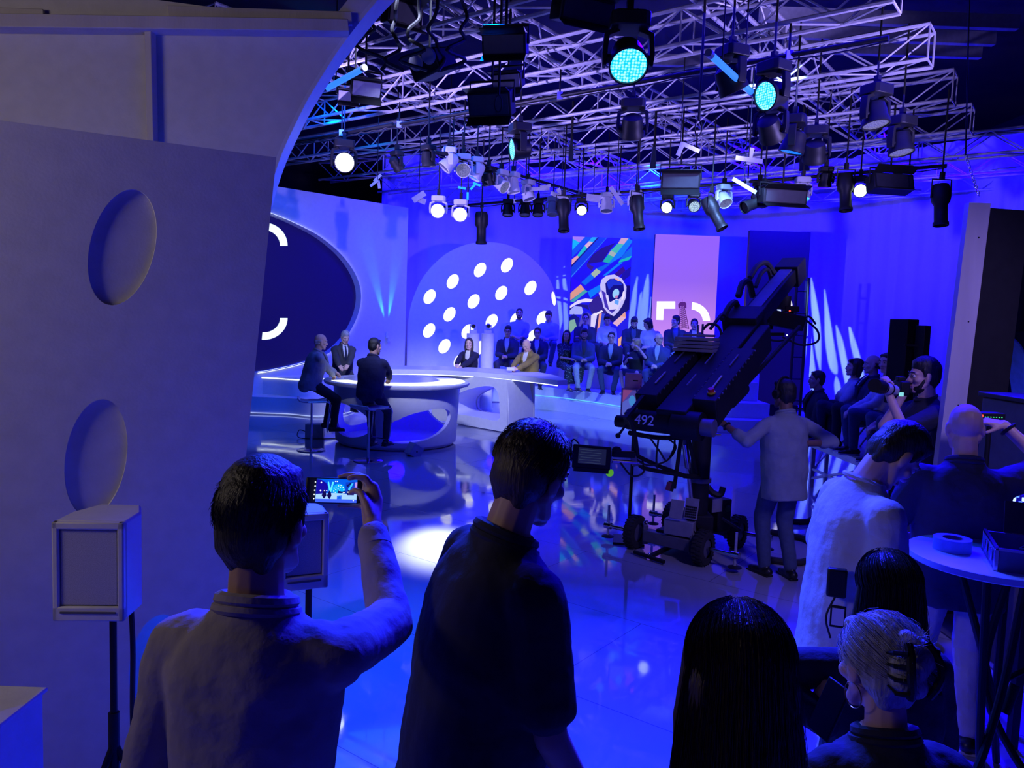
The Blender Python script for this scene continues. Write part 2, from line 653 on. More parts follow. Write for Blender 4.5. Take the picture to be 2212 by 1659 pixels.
TOPZ = wo.z
lobe = [(520, 440), (590, 464), (640, 485), (690, 512), (735, 550), (765, 592), (777, 632), (772, 675), (752, 718), (724, 750), (690, 772), (640, 788), (590, 799), (540, 806)]
lob = [wpt(*p) for p in lobe]
lob = [(-2.6, lob[0][1] + 0.3)] + lob + [(-2.6, lob[-1][1] - 0.1)]
lob = [(p.x, p.y) for p in spline([(a, b, 0) for a, b in lob], 6)] + [(-2.6, lob[-1][1])]
t = thing('scenery_flat', 'tall blue lit scenery wall around the dark rounded screen', 'scenery wall', wfn(0, 0))
MB().holes([(-3.2, 0), (wl, 0), (wl, TOPZ), (-3.2, TOPZ)], [lob], lambda u, z: wfn(u, z)).build('wall_face', WHITE, t, smooth=0, world=True, solid=0.16, offset=-1)
MB().tube([wfn(u, z, 0.01) for u, z in lob[8:-8]], 0.018, 6).build('led_edge', LED_STRIP, t, world=True)
m = MB()
m.sheet([[wfn(u, z, 0.06) for u, z in lob], [wfn(u * 0.985 - 0.02, z * 0.99 + 0.02, -0.10) for u, z in lob]])
m.build('screen_surround', WHITE, t, world=True, solid=0.01)
SCREEN_NAVY = M('dark_led_screen', (0.004, 0.004, 0.03), 0.35, emit=srgb(12, 6, 78), es=1.0)
SCREEN_MARK = E('screen_white_mark', srgb(225, 245, 255), 1.3)
ts = thing('led_screen', 'dark navy rounded screen with white bracket arcs in the blue wall', 'screen', wfn(-0.5, 0.6, -0.1))
ins = [(u * 0.985 - 0.02, z * 0.99 + 0.02) for u, z in lob]
MB().holes(ins, [], lambda u, z: wfn(u, z, -0.08)).build('display', SCREEN_NAVY, ts, smooth=0, world=True, solid=0.04, offset=-1)


def arc_px(cx, cy, a, b, t0, t1, w, n=14):
    o = [(cx + a * math.cos(R(t0 + (t1 - t0) * i / n)), cy - b * math.sin(R(t0 + (t1 - t0) * i / n))) for i in range(n + 1)]
    i_ = [(cx + (a - w) * math.cos(R(t1 + (t0 - t1) * i / n)), cy - (b - w) * math.sin(R(t1 + (t0 - t1) * i / n))) for i in range(n + 1)]
    return o + i_


for poly in (arc_px(570, 531, 51, 50, 0, 95, 16), arc_px(570, 687, 51, 47, 0, -95, 16)):
    pts = [wpt(x, y, -0.077) for x, y in poly]
    MB().holes(pts, [], lambda u, z: wfn(u, z, -0.076)).build('bracket_mark', SCREEN_MARK, ts, smooth=0, world=True, solid=0.004, offset=1)

# two floor lamps crossing their beams on the wall
apx = wpt(836, 700)
for tx, ty in ((772, 440), (872, 445)):
    b = wpt(tx, ty)
    light('beam_spot', 'SPOT', wfn(apx[0], apx[1] - 0.12, 0.045), wfn(b[0], b[1], 0.02), (0.02, 0.30, 1.0), 500, 0.01, angle=15, blend=0.9)
for i in range(2):
    b = thing('beam_lamp', ('small beam lamp fixed low on the screen wall, %s one' % ('upper', 'lower')[i]), 'lamp', wfn(apx[0] - 0.02 + 0.04 * i, apx[1] - 0.30 - 0.1 * i, 0.06), group=None)
    MB().cyl((0, 0, 0), (0, 0, 0.1), 0.03, 0.035, 10).build('barrel', WHITE, b)
    MB().box((0, 0, -0.02), (0.06, 0.1, 0.03)).build('bracket', WHITE, b)

# white podium with light lines at the foot of the wall
pod = [G(*p) for p in ((420, 886), (540, 894), (620, 897), (680, 902), (740, 897), (790, 880))]
pod = spline([(p.x, p.y, 0) for p in pod], 6)
t = thing('podium', 'long white curved podium under the dark screen with lit edges', 'podium', pod[10])
bk = [V((p.x + 0.1, p.y, 0)) + V((-0.55, 0.9, 0)) * 1.6 for p in pod]
poly = [(p.x, p.y) for p in pod] + [(p.x, p.y) for p in bk[::-1]]
MB().prism(poly, 0, 0.36).build('lower_step', WHITE, t, world=True, bevel=0.01)
p2 = [p + V((-0.5, 0.55, 0)) for p in pod]
poly = [(p.x, p.y) for p in p2] + [(p.x, p.y) for p in bk[::-1]]
MB().prism(poly, 0.362, 0.74).build('upper_step', WHITE, t, world=True, bevel=0.01)
MB().tube([p + V((0, -0.012, 0.03)) for p in pod], 0.008, 6).build('led_line', E('podium_glow', (0.4, 0.5, 1.0), 1.0), t, world=True)
MB().tube([p + V((0, -0.012, 0.71)) for p in p2], 0.008, 6).build('led_line', LED_STRIP, t, world=True)

# ------------------------------------------------------------------ dotted arch panel
D0 = 19.6
do, dn = P(1045, 700, D0), V((0.10, -1, 0)).normalized()
du = V((-dn.y, dn.x, 0))


def dpt(px, py, off=0.0):
    q = PL(px, py, do + dn * off, dn)
    return ((q - do).dot(du), q.z)


def dfn(u, z, off=0.0):
    q = do + du * u + dn * off
    return V((q.x, q.y, z))


ar = [dpt(*p) for p in ((879, 770), (881, 700), (891, 648), (916, 596), (957, 553), (1002, 530), (1047, 523), (1093, 528), (1135, 547), (1170, 579), (1194, 618), (1206, 668), (1210, 740))]
ar = [(p.x, p.y) for p in spline([(a, b, 0) for a, b in ar], 5)]
ar = [(ar[0][0], 0.02)] + ar + [(ar[-1][0], 0.02)]
dots = [dpt(*p) for p in ((1095, 573), (1037, 583), (978, 608), (928, 641), (1146, 622), (1083, 633), (1023, 651), (971, 679), (927, 714), (1062, 694), (1010, 716), (1115, 690), (1172, 687), (960, 748), (993, 780), (1034, 752), (1152, 727), (1088, 760), (1196, 645))]
t = thing('dotted_arch', 'big blue arch panel with a pattern of glowing white dots', 'scenery panel', dfn(0, 0))
hol = []
for i, (u, z) in enumerate(dots):
    a, b = (0.135, 0.20)
    hol.append(oval(u, z, a, b, R(-30), 24) if i < 18 else oval(u, z, 0.05, 0.18, R(10), 24))
MB().holes(ar, hol, lambda u, z: dfn(u, z)).build('face', WHITE, t, smooth=0, world=True, solid=0.10, offset=-1)
DOT = E('dot_light', (1.0, 1.0, 1.0), 1.6)
for h, (u, z) in zip(hol, dots):
    MB().holes([(u + (p[0] - u) * 0.985, z + (p[1] - z) * 0.985) for p in h], [], lambda a, b: dfn(a, b, -0.012)).build('glowing_dot', DOT, t, smooth=0, world=True, solid=0.01, offset=1)
m = MB()
m.sheet([[dfn(u, z, -0.10) for u, z in ar], [dfn(u * 0.97, z * 0.985, -0.3) for u, z in ar]])
m.build('side', WHITE, t, world=True, solid=0.01)

# ------------------------------------------------------------------ curtain
plan = [(-3.6, 20.6), (-2.9, 21.4), (0, 22.3), (3, 22.6), (5.6, 22.2), (7.6, 20.6), (9.2, 18.8), (10.6, 16.9), (11.2, 16.2)]
path = spline([(x, y, 0) for x, y in plan], 40)
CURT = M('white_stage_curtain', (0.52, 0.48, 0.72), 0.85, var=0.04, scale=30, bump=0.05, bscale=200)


def curtain_rows(zs, amp, lam, off=0.0, ztop=None):
    rows = []
    for k, z in enumerate(zs):
        row, s = [], 0.0
        for i, p in enumerate(path):
            if i:
                s += (p - path[i - 1]).length
            d = (path[min(i + 1, len(path) - 1)] - path[max(i - 1, 0)]).normalized()
            nrm = V((d.y, -d.x, 0))
            a = amp * (0.6 + 0.4 * (k / max(1, len(zs) - 1)))
            q = p + nrm * (off + a * math.sin(2 * PI * s / lam + 0.4 * math.sin(s * 1.3)) + a * 0.4 * math.sin(2 * PI * s / (lam * 0.37)))
            zz = z if ztop is None or k < len(zs) - 1 else z + 0.05 * abs(math.sin(PI * s / 0.9))
            row.append(V((q.x, q.y, zz)))
        rows.append(row)
    return rows


t = thing('stage_curtain', 'long pale pleated curtain washed deep blue along the back', 'curtain', (3, 22.6, 0))
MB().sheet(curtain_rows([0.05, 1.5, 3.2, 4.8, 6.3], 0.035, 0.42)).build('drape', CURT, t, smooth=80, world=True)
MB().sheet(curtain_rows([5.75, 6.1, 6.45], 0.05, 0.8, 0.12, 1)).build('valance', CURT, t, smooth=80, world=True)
MB().tube([p + V((0, 0.05, 6.5)) for p in path[::4]], 0.03, 8).build('rail', BLACK_METAL, t, world=True)

# ------------------------------------------------------------------ white flame stripes thrown on the curtain by a pattern projector
LP = V((3.6, 13.2, 5.0))


def curt_hit(px, py):            # where a sight line meets the curtain line
    q = ray(px, py)
    best = None
    for i in range(len(path) - 1):
        a, b = path[i], path[i + 1]
        e = b - a
        den = q.x * e.y - q.y * e.x
        if abs(den) < 1e-9:
            continue
        tt_ = (a.x * e.y - a.y * e.x) / den
        uu = (a.x * q.y - a.y * q.x) / den
        if tt_ > 0 and -0.001 <= uu <= 1.001 and (best is None or tt_ < best):
            best = tt_
    return EYE + q * best


def flame(spine):                # (x, y, half width) down the photograph
    sp = spline([(x, y, w) for x, y, w in spine], 4)
    return [(p.x - p.z, p.y) for p in sp] + [(p.x + p.z, p.y) for p in sp[::-1]]


flames = [flame(f) for f in (
    [(1204, 592, 1), (1206, 640, 4), (1210, 690, 5), (1208, 715, 1)],
    [(1219, 576, 1), (1219, 610, 4), (1222, 632, 4), (1221, 660, 4), (1223, 700, 5), (1221, 730, 2)],
    [(1377, 598, 1), (1372, 625, 4), (1368, 660, 6), (1362, 700, 6), (1357, 740, 5)],
    [(1386, 630, 1), (1384, 642, 3), (1382, 665, 4), (1379, 690, 4), (1376, 720, 3)],
    [(1400, 592, 1), (1397, 615, 5), (1394, 650, 7), (1390, 690, 8), (1386, 735, 7)],
    [(1408, 640, 1), (1407, 670, 4), (1404, 700, 5), (1402, 730, 3)],
    [(1752, 600, 1), (1758, 650, 6), (1764, 700, 8), (1768, 760, 6), (1772, 800, 1)],
    [(1742, 660, 1), (1745, 720, 6), (1752, 790, 8), (1760, 850, 7), (1762, 868, 2)],
    [(1781, 625, 1), (1787, 690, 6), (1792, 740, 9), (1800, 790, 9), (1806, 808, 3)],
    [(1806, 702, 1), (1814, 735, 6), (1822, 775, 7), (1832, 830, 6), (1838, 880, 2)],
    [(1835, 706, 2), (1843, 740, 6), (1852, 775, 7), (1862, 815, 5), (1868, 850, 1)],
    [(1806, 812, 1), (1808, 830, 6), (1810, 850, 6), (1811, 872, 1)])]


def projector(LP, fl, aim, power, label):
    pd = (curt_hit(*aim) - LP).normalized()
    px_ = pd.cross(V((0, 0, 1))).normalized()
    py_ = px_.cross(pd)
    pol, K = [], 0.55
    for f in fl:
        q2 = []
        for x, y in f:
            q = curt_hit(x, y) - LP
            k = K / q.dot(pd)
            q2.append(((q * k).dot(px_), (q * k).dot(py_)))
        pol.append(q2)
    us = [p[0] for q in pol for p in q]
    vs = [p[1] for q in pol for p in q]
    u0, u1, v0, v1 = min(us) - 0.03, max(us) + 0.03, min(vs) - 0.03, max(vs) + 0.03
    hh = [(u0, v0), (u1, v0), (u1, v1), (u0, v1)]
    t = thing('pattern_spotlight', label, 'lamp', LP, group='pattern projectors in the grid')
    MB().holes(hh, pol, lambda u, v: LP + pd * K + px_ * u + py_ * v).build('pattern_plate', BLACK_METAL, t, smooth=0, world=True)
    fr = [LP + pd * (K + 0.02) + px_ * u + py_ * v for u, v in hh]
    bk = [LP - pd * 0.12 + px_ * u * 0.4 + py_ * v * 0.4 for u, v in hh]
    MB().add(fr + bk, [(0, 1, 5, 4), (1, 2, 6, 5), (2, 3, 7, 6), (3, 0, 4, 7), (4, 5, 6, 7)]).build('housing', BLACK_METAL, t, smooth=0, world=True)
    MB().cyl(LP + V((0, 0, 0.05)), LP + V((0, 0, 0.62)), 0.02).build('hanging_rod', BLACK_METAL, t, world=True)
    light('pattern_light', 'SPOT', LP, curt_hit(*aim), (0.34, 0.62, 1.0), power, 0.0015, angle=75, blend=0.0)


projector(V((0.82, 12.6, 5.0)), flames[:2], (1213, 650), 4200, 'black pattern projector in the grid above the dotted arch')
projector(V((2.2, 12.9, 5.0)), flames[2:6], (1388, 665), 4200, 'black pattern projector in the grid above the tall screens')
projector(V((4.4, 12.3, 5.0)), flames[6:], (1800, 730), 5500, 'black pattern projector in the grid towards the right')

# ------------------------------------------------------------------ three tall screens


def clip(poly, u0, u1, v0, v1):
    for ax, lim, sg in ((0, u0, 1), (0, u1, -1), (1, v0, 1), (1, v1, -1)):
        out = []
        for i in range(len(poly)):
            a, b = poly[i - 1], poly[i]
            ia, ib = (a[ax] - lim) * sg >= 0, (b[ax] - lim) * sg >= 0
            if ia != ib:
                k = (lim - a[ax]) / (b[ax] - a[ax])
                out.append((a[0] + (b[0] - a[0]) * k, a[1] + (b[1] - a[1]) * k))
            if ib:
                out.append(b)
        poly = out
        if len(poly) < 3:
            return None
    return poly


def grad_screen(name, stops, h, es=1.0):
    m = bpy.data.materials.new(name)
    m.use_nodes = True
    nt = m.node_tree
    b = nt.nodes['Principled BSDF']
    b.inputs['Base Color'].default_value = (0.02, 0.02, 0.02, 1)
    tc = nt.nodes.new('ShaderNodeTexCoord')
    sx = nt.nodes.new('ShaderNodeSeparateXYZ')
    nt.links.new(tc.outputs['Object'], sx.inputs['Vector'])
    mr = nt.nodes.new('ShaderNodeMapRange')
    mr.inputs['From Max'].default_value = h
    nt.links.new(sx.outputs['Z'], mr.inputs['Value'])
    rp = nt.nodes.new('ShaderNodeValToRGB')
    for i, (p, c) in enumerate(stops):
        e = rp.color_ramp.elements[i] if i < 2 else rp.color_ramp.elements.new(p)
        e.position = p
        e.color = (*srgb(*c), 1)
    nt.links.new(mr.outputs['Result'], rp.inputs['Fac'])
    nt.links.new(rp.outputs['Color'], b.inputs['Emission Color'])
    b.inputs['Emission Strength'].default_value = es
    return m


def led_panel(xl, xr, ytop, d, label, zb=0.55, xtop=None):
    a, b = P(xl, ytop[0], d), P(xr, ytop[1], d)
    w, zt = b.x - a.x, (a.z + b.z) / 2
    t = thing('tall_screen', label, 'screen', (a.x + w / 2, d, zb), group='tall screens by the curtain')
    MB().box((0, 0.08, (zt - zb) / 2), (w, 0.14, zt - zb)).build('cabinet', BLACK_METAL, t, bevel=0.005)
    MB().box((0, 0.05, -zb / 2), (w * 0.9, 0.3, zb)).build('stand', BLACK_METAL, t)
    return t, w, zt - zb, a


class Art:                       # flat pictures on a screen: coloured shapes in thin layers
    def __init__(s, u0, u1, v0, v1):
        s.lim, s.mb, s.mats, s.k = (u0, u1, v0, v1), MB(), [], 0

    def poly(s, pts, col, es=1.0):
        mt = E('lit_%d_%d_%d' % col, srgb(*col), es)
        if mt not in s.mats:
            s.mats.append(mt)
        s.mb.cur = s.mats.index(mt)
        q = clip(pts, *s.lim)
        if q is None:
            return
        n0 = len(s.mb.f)
        s.k += 1
        y = -0.0006 * s.k
        for tri in tessellate_polygon([[V((a, b, 0)) for a, b in q]]):
            vs = [V((q[i][0], y, q[i][1])) for i in tri]
            if (vs[1] - vs[0]).cross(vs[2] - vs[0]).y > 0:
                vs = vs[::-1]
            s.mb.add(vs, [(0, 1, 2)])


# first: a chrome figure before slanting bands of colour
t, w, h, a = led_panel(1237, 1366, (513, 513), 20.0, 'tall screen with slanted colour bands and a chrome figure')
art = Art(-w / 2, w / 2, 0, h)


def c8(pts):
    k = w / 890.0
    return [((x - 125 + (y - 82) * 0.06) * k - w / 2, h - (y - 82) * k) for x, y in pts]


art.poly([(-w / 2, 0), (w / 2, 0), (w / 2, h), (-w / 2, h)], (18, 8, 225))
for pts, col in (
    ([(125, 82), (310, 82), (230, 172), (120, 115)], (150, 112, 222)), ([(120, 115), (230, 168), (112, 290)], (0, 165, 240)),
    ([(310, 82), (415, 82), (105, 400), (108, 290)], (0, 72, 205)), ([(415, 82), (495, 82), (430, 155), (360, 145)], (25, 150, 232)),
    ([(365, 145), (430, 155), (340, 247), (298, 212)], (205, 165, 160)), ([(298, 212), (340, 247), (225, 390), (185, 362)], (22, 172, 160)),
    ([(185, 362), (225, 392), (100, 510), (100, 425)], (212, 152, 132)), ([(500, 82), (522, 82), (98, 535), (98, 505)], (6, 0, 60)),
    ([(522, 82), (632, 82), (92, 668), (98, 535)], (0, 52, 192)), ([(632, 82), (640, 82), (92, 690), (92, 668)], (40, 110, 235)),
    ([(560, 235), (770, 150), (690, 240), (560, 440), (330, 480), (420, 340)], (22, 6, 62)), ([(330, 470), (430, 520), (400, 580), (330, 520)], (45, 20, 70)),
    ([(850, 82), (958, 82), (900, 175), (800, 160)], (192, 152, 125)), ([(800, 160), (900, 175), (795, 318), (690, 270)], (62, 172, 122)),
    ([(690, 268), (795, 318), (745, 368), (650, 330)], (150, 165, 122)), ([(650, 330), (745, 368), (658, 458), (565, 440)], (22, 162, 122)),
    ([(958, 82), (1020, 120), (850, 360), (690, 455), (660, 455)], (0, 112, 232)), ([(1020, 330), (960, 400), (800, 450), (820, 410)], (20, 170, 140)),
    ([(1020, 180), (1020, 330), (820, 410), (900, 300)], (0, 92, 190)), ([(655, 458), (700, 455), (545, 585), (470, 545)], (0, 82, 200)),
    ([(470, 545), (540, 590), (440, 680), (385, 625)], (152, 172, 122)), ([(385, 625), (440, 680), (300, 800), (240, 760)], (0, 92, 210)),
    ([(870, 500), (905, 560), (800, 655), (735, 620)], (42, 6, 82)), ([(1010, 480), (960, 640), (800, 760), (860, 600)], (16, 10, 120)),
    ([(800, 455), (870, 440), (620, 640), (560, 650)], (0, 120, 235)), ([(230, 785), (290, 862), (60, 1040), (60, 935)], (205, 142, 92)),
    ([(290, 862), (335, 890), (130, 1050), (60, 1050)], (62, 152, 140)), ([(335, 890), (520, 780), (520, 870), (370, 990)], (0, 112, 232)),
    ([(92, 690), (240, 760), (150, 850), (80, 900)], (30, 0, 235)),
    ([(920, 780), (1000, 780), (960, 1130), (700, 1340), (560, 1200)], (8, 0, 52)), ([(700, 1350), (890, 1175), (900, 1265), (770, 1395)], (212, 165, 172)),
    ([(820, 1240), (895, 1175), (900, 1250)], (215, 150, 95)), ([(770, 1395), (960, 1220), (950, 1480), (780, 1600)], (25, 10, 200)),
    ([(780, 1585), (900, 1490), (890, 1640), (780, 1700)], (212, 150, 98)),
    ([(400, 1000), (500, 940), (570, 1080), (620, 1190), (560, 1260), (400, 1240), (340, 1100)], (40, 22, 104)),
    ([(40, 1130), (180, 1030), (300, 995), (410, 1005), (380, 1045), (250, 1055), (150, 1095), (40, 1165)], (212, 202, 238)),
    ([(40, 1165), (200, 1082), (330, 1090), (355, 1165), (250, 1122), (120, 1142), (40, 1200)], (20, 10, 82)),
    ([(40, 1200), (130, 1112), (240, 1122), (262, 1192), (240, 1235), (40, 1240)], (152, 158, 225)),
    ([(40, 1290), (120, 1232), (205, 1292), (195, 1425), (30, 1420)], (10, 12, 95)), ([(30, 1420), (60, 1330), (130, 1310), (160, 1420), (20, 1560)], (120, 160, 130)),
    ([(240, 1235), (330, 1200), (400, 1260), (380, 1420), (200, 1520), (180, 1430)], (70, 60, 160)),
    ([(380, 1240), (440, 1200), (470, 1240), (430, 1420), (400, 1650), (350, 1650)], (205, 195, 240)), ([(470, 1225), (500, 1215), (480, 1400), (440, 1650), (400, 1650)], (24, 10, 70)),
    ([(500, 1215), (540, 1205), (530, 1330), (500, 1420), (470, 1650), (440, 1650)], (225, 150, 110)), ([(540, 1205), (590, 1215), (560, 1420), (520, 1650), (470, 1650)], (40, 60, 190)),
    ([(410, 1230), (540, 1160), (560, 1180), (440, 1250)], (225, 215, 245)),
    ([(490, 900), (540, 848), (575, 960), (545, 1015)], (92, 82, 195)), ([(500, 905), (530, 880), (535, 960), (520, 985)], (210, 200, 240)),
    ([(520, 790), (545, 705), (620, 645), (735, 622), (850, 682), (917, 800), (905, 960), (850, 1085), (790, 1175), (720, 1245), (635, 1205), (565, 1120), (535, 960)], (184, 178, 232)),
    ([(540, 860), (600, 900), (640, 1100), (720, 1180), (690, 1200), (590, 1110)], (60, 40, 150)),
    ([(600, 760), (665, 692), (780, 680), (872, 762), (882, 900), (800, 990), (690, 1055), (640, 1010), (610, 900)], (6, 6, 74)),
    ([(620, 745), (700, 692), (800, 704), (858, 775), (720, 782), (650, 862)], (22, 44, 175)), ([(735, 682), (780, 680), (830, 712), (790, 720)], (225, 160, 120)),
    ([(600, 940), (640, 930), (655, 1045), (760, 985), (838, 1000), (782, 1145), (650, 1150)], (205, 196, 242)),
    ([(740, 1000), (800, 1010), (790, 1080), (730, 1050)], (90, 150, 220)), ([(660, 1150), (760, 1140), (720, 1175)], (40, 20, 110)),
    ([(860, 880), (885, 850), (890, 940), (850, 1010), (835, 1000)], (225, 210, 240)),
    ([(p[0], p[1]) for p in oval(755, 905, 48, 72, R(20), 20)], (142, 192, 225)), ([(745, 940), (790, 930), (780, 970), (740, 975)], (180, 110, 150)),
):
    art.poly(c8(pts), col, 1.15)
art.mb.build('picture', art.mats, t, smooth=0)

# second: pink screen with the lattice tower and white letter shapes
t, w, h, a = led_panel(1416, 1555, (510, 506), 20.0, 'tall pink and violet screen with white letter shapes and a lattice tower')
MB().box((0, 0.0, h / 2), (w, 0.012, h)).build('display', grad_screen('pink_screen', [(0.0, (208, 140, 220)), (1.0, (140, 92, 205)), (0.36, (188, 128, 222)), (0.7, (142, 96, 210))], h, 1.1), t)
art = Art(-w / 2, w / 2, 0, h)


def c5(pts, t=t):
    o = WM[t].translation
    out = []
    for x, y in pts:
        q = PL(1290 + x / 4.609, 560 + y / 4.609, o, V((0, -1, 0)))
        out.append((q.x - o.x, q.z - o.z))
    return out


art.poly(c5([(594, 420), (776, 420), (776, 492), (664, 492), (656, 605), (588, 602)]), (255, 250, 255), 1.5)
art.poly(c5(arc_px(935, 615, 188, 186, 0, 88, 72)), (255, 250, 255), 1.5)
TW = (96, 40, 92)


def twbar(a, b, k=2.2):
    a, b = V(a), V(b)
    n = V((-(b - a).y, (b - a).x)).normalized() * k
    art.poly(c5([a + n, b + n, b - n, a - n]), TW, 0.8)


twbar((846, 398), (846, 432), 2)
art.poly(c5([(806, 448), (826, 428), (872, 424), (886, 440), (888, 488), (872, 486), (868, 462), (828, 464), (824, 492), (808, 478)]), TW, 0.8)
for i in range(12):
    y0, y1 = 465 + i * 19, 484 + i * 19
    xa0, xa1 = 826 - i * 0.8, 826 - (i + 1) * 0.8
    xb0, xb1 = 866 + i * 3.6, 866 + (i + 1) * 3.6
    twbar((xa0, y0), (xa1, y1), 3.4)
    twbar((xb0, y0), (xb1, y1), 3.4)
    twbar((xa0, y0), (xb1, y1))
    twbar((xb0, y0), (xa1, y1))
    twbar((xa0, y0), (xb0, y0))
art.mb.build('picture', art.mats, t, smooth=0)
kid(t, 'picture').location.y = -0.008

# third: dark screen behind the crane
t, w, h, a = led_panel(1620, 1752, (503, 496), 18.6, 'tall dark navy screen behind the camera crane', 0.3)
MB().box((0, 0.0, h / 2), (w, 0.012, h)).build('display', M('dark_tall_screen', (0.004, 0.004, 0.03), 0.4, emit=srgb(10, 5, 72), es=1.0), t)
art = Art(-w / 2, w / 2, 0, h)
art.poly(c5(arc_px(1880, 465, 62, 92, 0, 80, 34), t), (255, 252, 255), 1.5)
art.poly(c5([(1800, 430), (1815, 440), (1830, 520), (1815, 580), (1795, 570), (1790, 480)], t), (200, 220, 255), 1.2)
art.mb.build('picture', art.mats, t, smooth=0)
kid(t, 'picture').location.y = -0.008

# black ladder frame beside the dark screen
t = thing('ladder_stand', 'thin black ladder frame standing beside the dark screen', 'stand', G(1742, 900) * 1)
lo = P(1729, 872, 17.6)
lo.z = 0
WM[t] = t.matrix_world = Matrix.Translation(lo)
up = P(1757, 600, 17.6)
for dx in (0, -0.26):
    MB().cyl((dx, 0, 0), (dx, 0, up.z - 0.0), 0.035, n=8).build('post', BLACK_METAL, t)
for i in range(6):
    MB().cyl((-0.26, 0, 0.5 + 0.5 * i), (0, 0, 0.5 + 0.5 * i), 0.02, n=8).build('rung', BLACK_METAL, t)
MB().box((-0.13, 0, 0.03), (0.9, 0.6, 0.06)).build('foot', BLACK_METAL, t)

# ------------------------------------------------------------------ audience steps
bp = [(1140, 881), (1165, 884), (1200, 888), (1270, 899), (1337, 911), (1400, 921), (1450, 928), (1524, 936)]
base = spline([(G(*p).x, G(*p).y, 0) for p in bp], 4)
AUD = V((0.62, 0.78, 0)).normalized()      # towards the back of the seating


def tier(name, o0, o1, z0, z1, parent, mat=WHITE):
    a = [p + AUD * o0 for p in base]
    b = [p + AUD * o1 for p in base]
    MB().prism([(p.x, p.y) for p in a] + [(p.x, p.y) for p in b[::-1]], z0, z1).build(name, mat, parent, world=True, bevel=0.008)


t = thing('audience_steps', 'broad white stepped platform carrying the seated audience', 'platform', base[16])
tier('step', 0.0, 2.7, 0.0, 0.28, t)
tier('step', 0.26, 2.7, 0.282, 0.52, t)
tier('step', 1.25, 2.7, 0.522, 1.02, t)
tier('step', 2.0, 2.7, 1.022, 1.42, t)
MB().tube([p + AUD * 0.255 + V((0, 0, 0.30)) for p in base], 0.008, 5).build('led_line', E('azure_strip', (0.1, 0.45, 1.0), 1.5), t, world=True)
t = thing('side_stairs', 'white side stairs lit blue beside the dark screen', 'stairs', G(1600, 941))
z3 = 0.0
for i, (x0, x1, d, zz) in enumerate(((1540, 1705, 15.35, 0.27), (1540, 1668, 15.75, 0.58), (1540, 1640, 16.2, 0.98))):
    a, b = P(x0, 800, d), P(x1, 800, d)
    MB().box(((a.x + b.x) / 2, d + 1.2, (z3 + zz) / 2), (b.x - a.x, 2.4, zz - z3)).build('step', WHITE, t, world=True, bevel=0.008)
    z3 = zz + 0.001

# ------------------------------------------------------------------ desks
DC = V((-1.92, 12.85, 0))
t = thing('round_desk', 'round white studio desk with oval cut-outs and a glowing top', 'desk', DC)
RB = 0.97


def cylmap(a, z, r=RB):
    return V((r * math.sin(a), -r * math.cos(a), z))


outer = [(-PI + 2 * PI * i / 60, 0.06) for i in range(61)] + [(PI - 2 * PI * i / 60, 0.96) for i in range(61)]
hs = [oval(0.55, 0.40, 0.62, 0.235, R(13), 40), oval(-0.80, 0.44, 0.56, 0.26, R(-6), 40), oval(2.15, 0.46, 0.6, 0.26, R(10), 40), oval(-2.3, 0.46, 0.55, 0.27, R(-10), 40)]
MB().holes(outer, hs, lambda a, z: cylmap(a, z, RB * (0.97 + 0.05 * z)), 0.13).build('base_shell', WHITE, t, smooth=50, solid=0.06, offset=1)
MB().lathe([(0, 0.012), (0.955, 0.012), (0.955, 0.075), (0.84, 0.10), (0, 0.10)], n=64).build('base_plate', WHITE, t)
MB().lathe([(0.7, 0.96), (1.12, 0.965), (1.19, 0.985), (1.205, 1.01), (1.205, 1.035), (1.19, 1.045), (0, 1.045)], n=80).build('tabletop', WHITE, t)
cres = [(1.13 * math.cos(R(x)), 1.13 * math.sin(R(x))) for x in range(-150, 41, 6)]
inn = [(-0.12 + 0.82 * math.cos(R(x)), 0.13 + 0.80 * math.sin(R(x))) for x in range(28, -142, -6)]
MB().prism(cres + inn, 1.0455, 1.052).build('glowing_inlay', E('desk_light', (0.86, 0.93, 1.0), 1.25), t)
MB().prism(oval(-0.12, 0.13, 0.79, 0.77, 0, 60), 1.0455, 1.05).build('centre_inlay', M('pale_grey_inlay', (0.42, 0.42, 0.46), 0.25, var=0.05), t)
light('desk_lamp', 'POINT', DC + V((0, 0, 0.5)), None, BLUE, 16, 0.15)

t = thing('curved_desk', 'long white boomerang desk behind the round desk', 'desk', (-0.3, 15.0, 0))
inner = [(-2.75, 14.55), (-2.3, 14.82), (-1.8, 14.98), (-0.96, 14.95), (-0.2, 14.55), (0.4, 13.95), (0.80, 13.45)]
outer = [(0.98, 13.62), (0.85, 14.6), (0.45, 15.6), (-0.3, 16.15), (-1.4, 16.3), (-2.3, 16.1), (-2.85, 15.6), (-3.0, 14.9)]
inner = [(p.x, p.y) for p in spline([(x, y, 0) for x, y in inner], 5)]
outer = [(p.x, p.y) for p in spline([(x, y, 0) for x, y in outer], 5)]
MB().prism(inner + outer, 1.0, 1.085).build('tabletop', WHITE, t, world=True, bevel=0.015)
MB().tube([(x, y + 0.02, 0.99) for x, y in inner], 0.008, 6).build('led_line', LED_STRIP, t, world=True)
ca, cb, cc = V((-0.03, 14.25, 0)), V((-1.25, 15.45, 0)), V((0.46, 14.85, 0))
dv = (cb - ca).normalized()
dl = (cb - ca).length
op = [(0.26, 0.22), (0.9, 0.22), (1.5, 0.22), (1.62, 0.34), (1.58, 0.5), (1.3, 0.66), (0.95, 0.77), (0.6, 0.84), (0.36, 0.82), (0.25, 0.68), (0.22, 0.45)]
op = [(p.x, p.y) for p in spline([(x, y, 0) for x, y in op], 4, True)]
sd = (cc - ca)
fo = [(0, 0.02), (dl + 0.5, 0.02), (dl + 0.5, 1.0), (0.05, 1.0)]
m = MB()
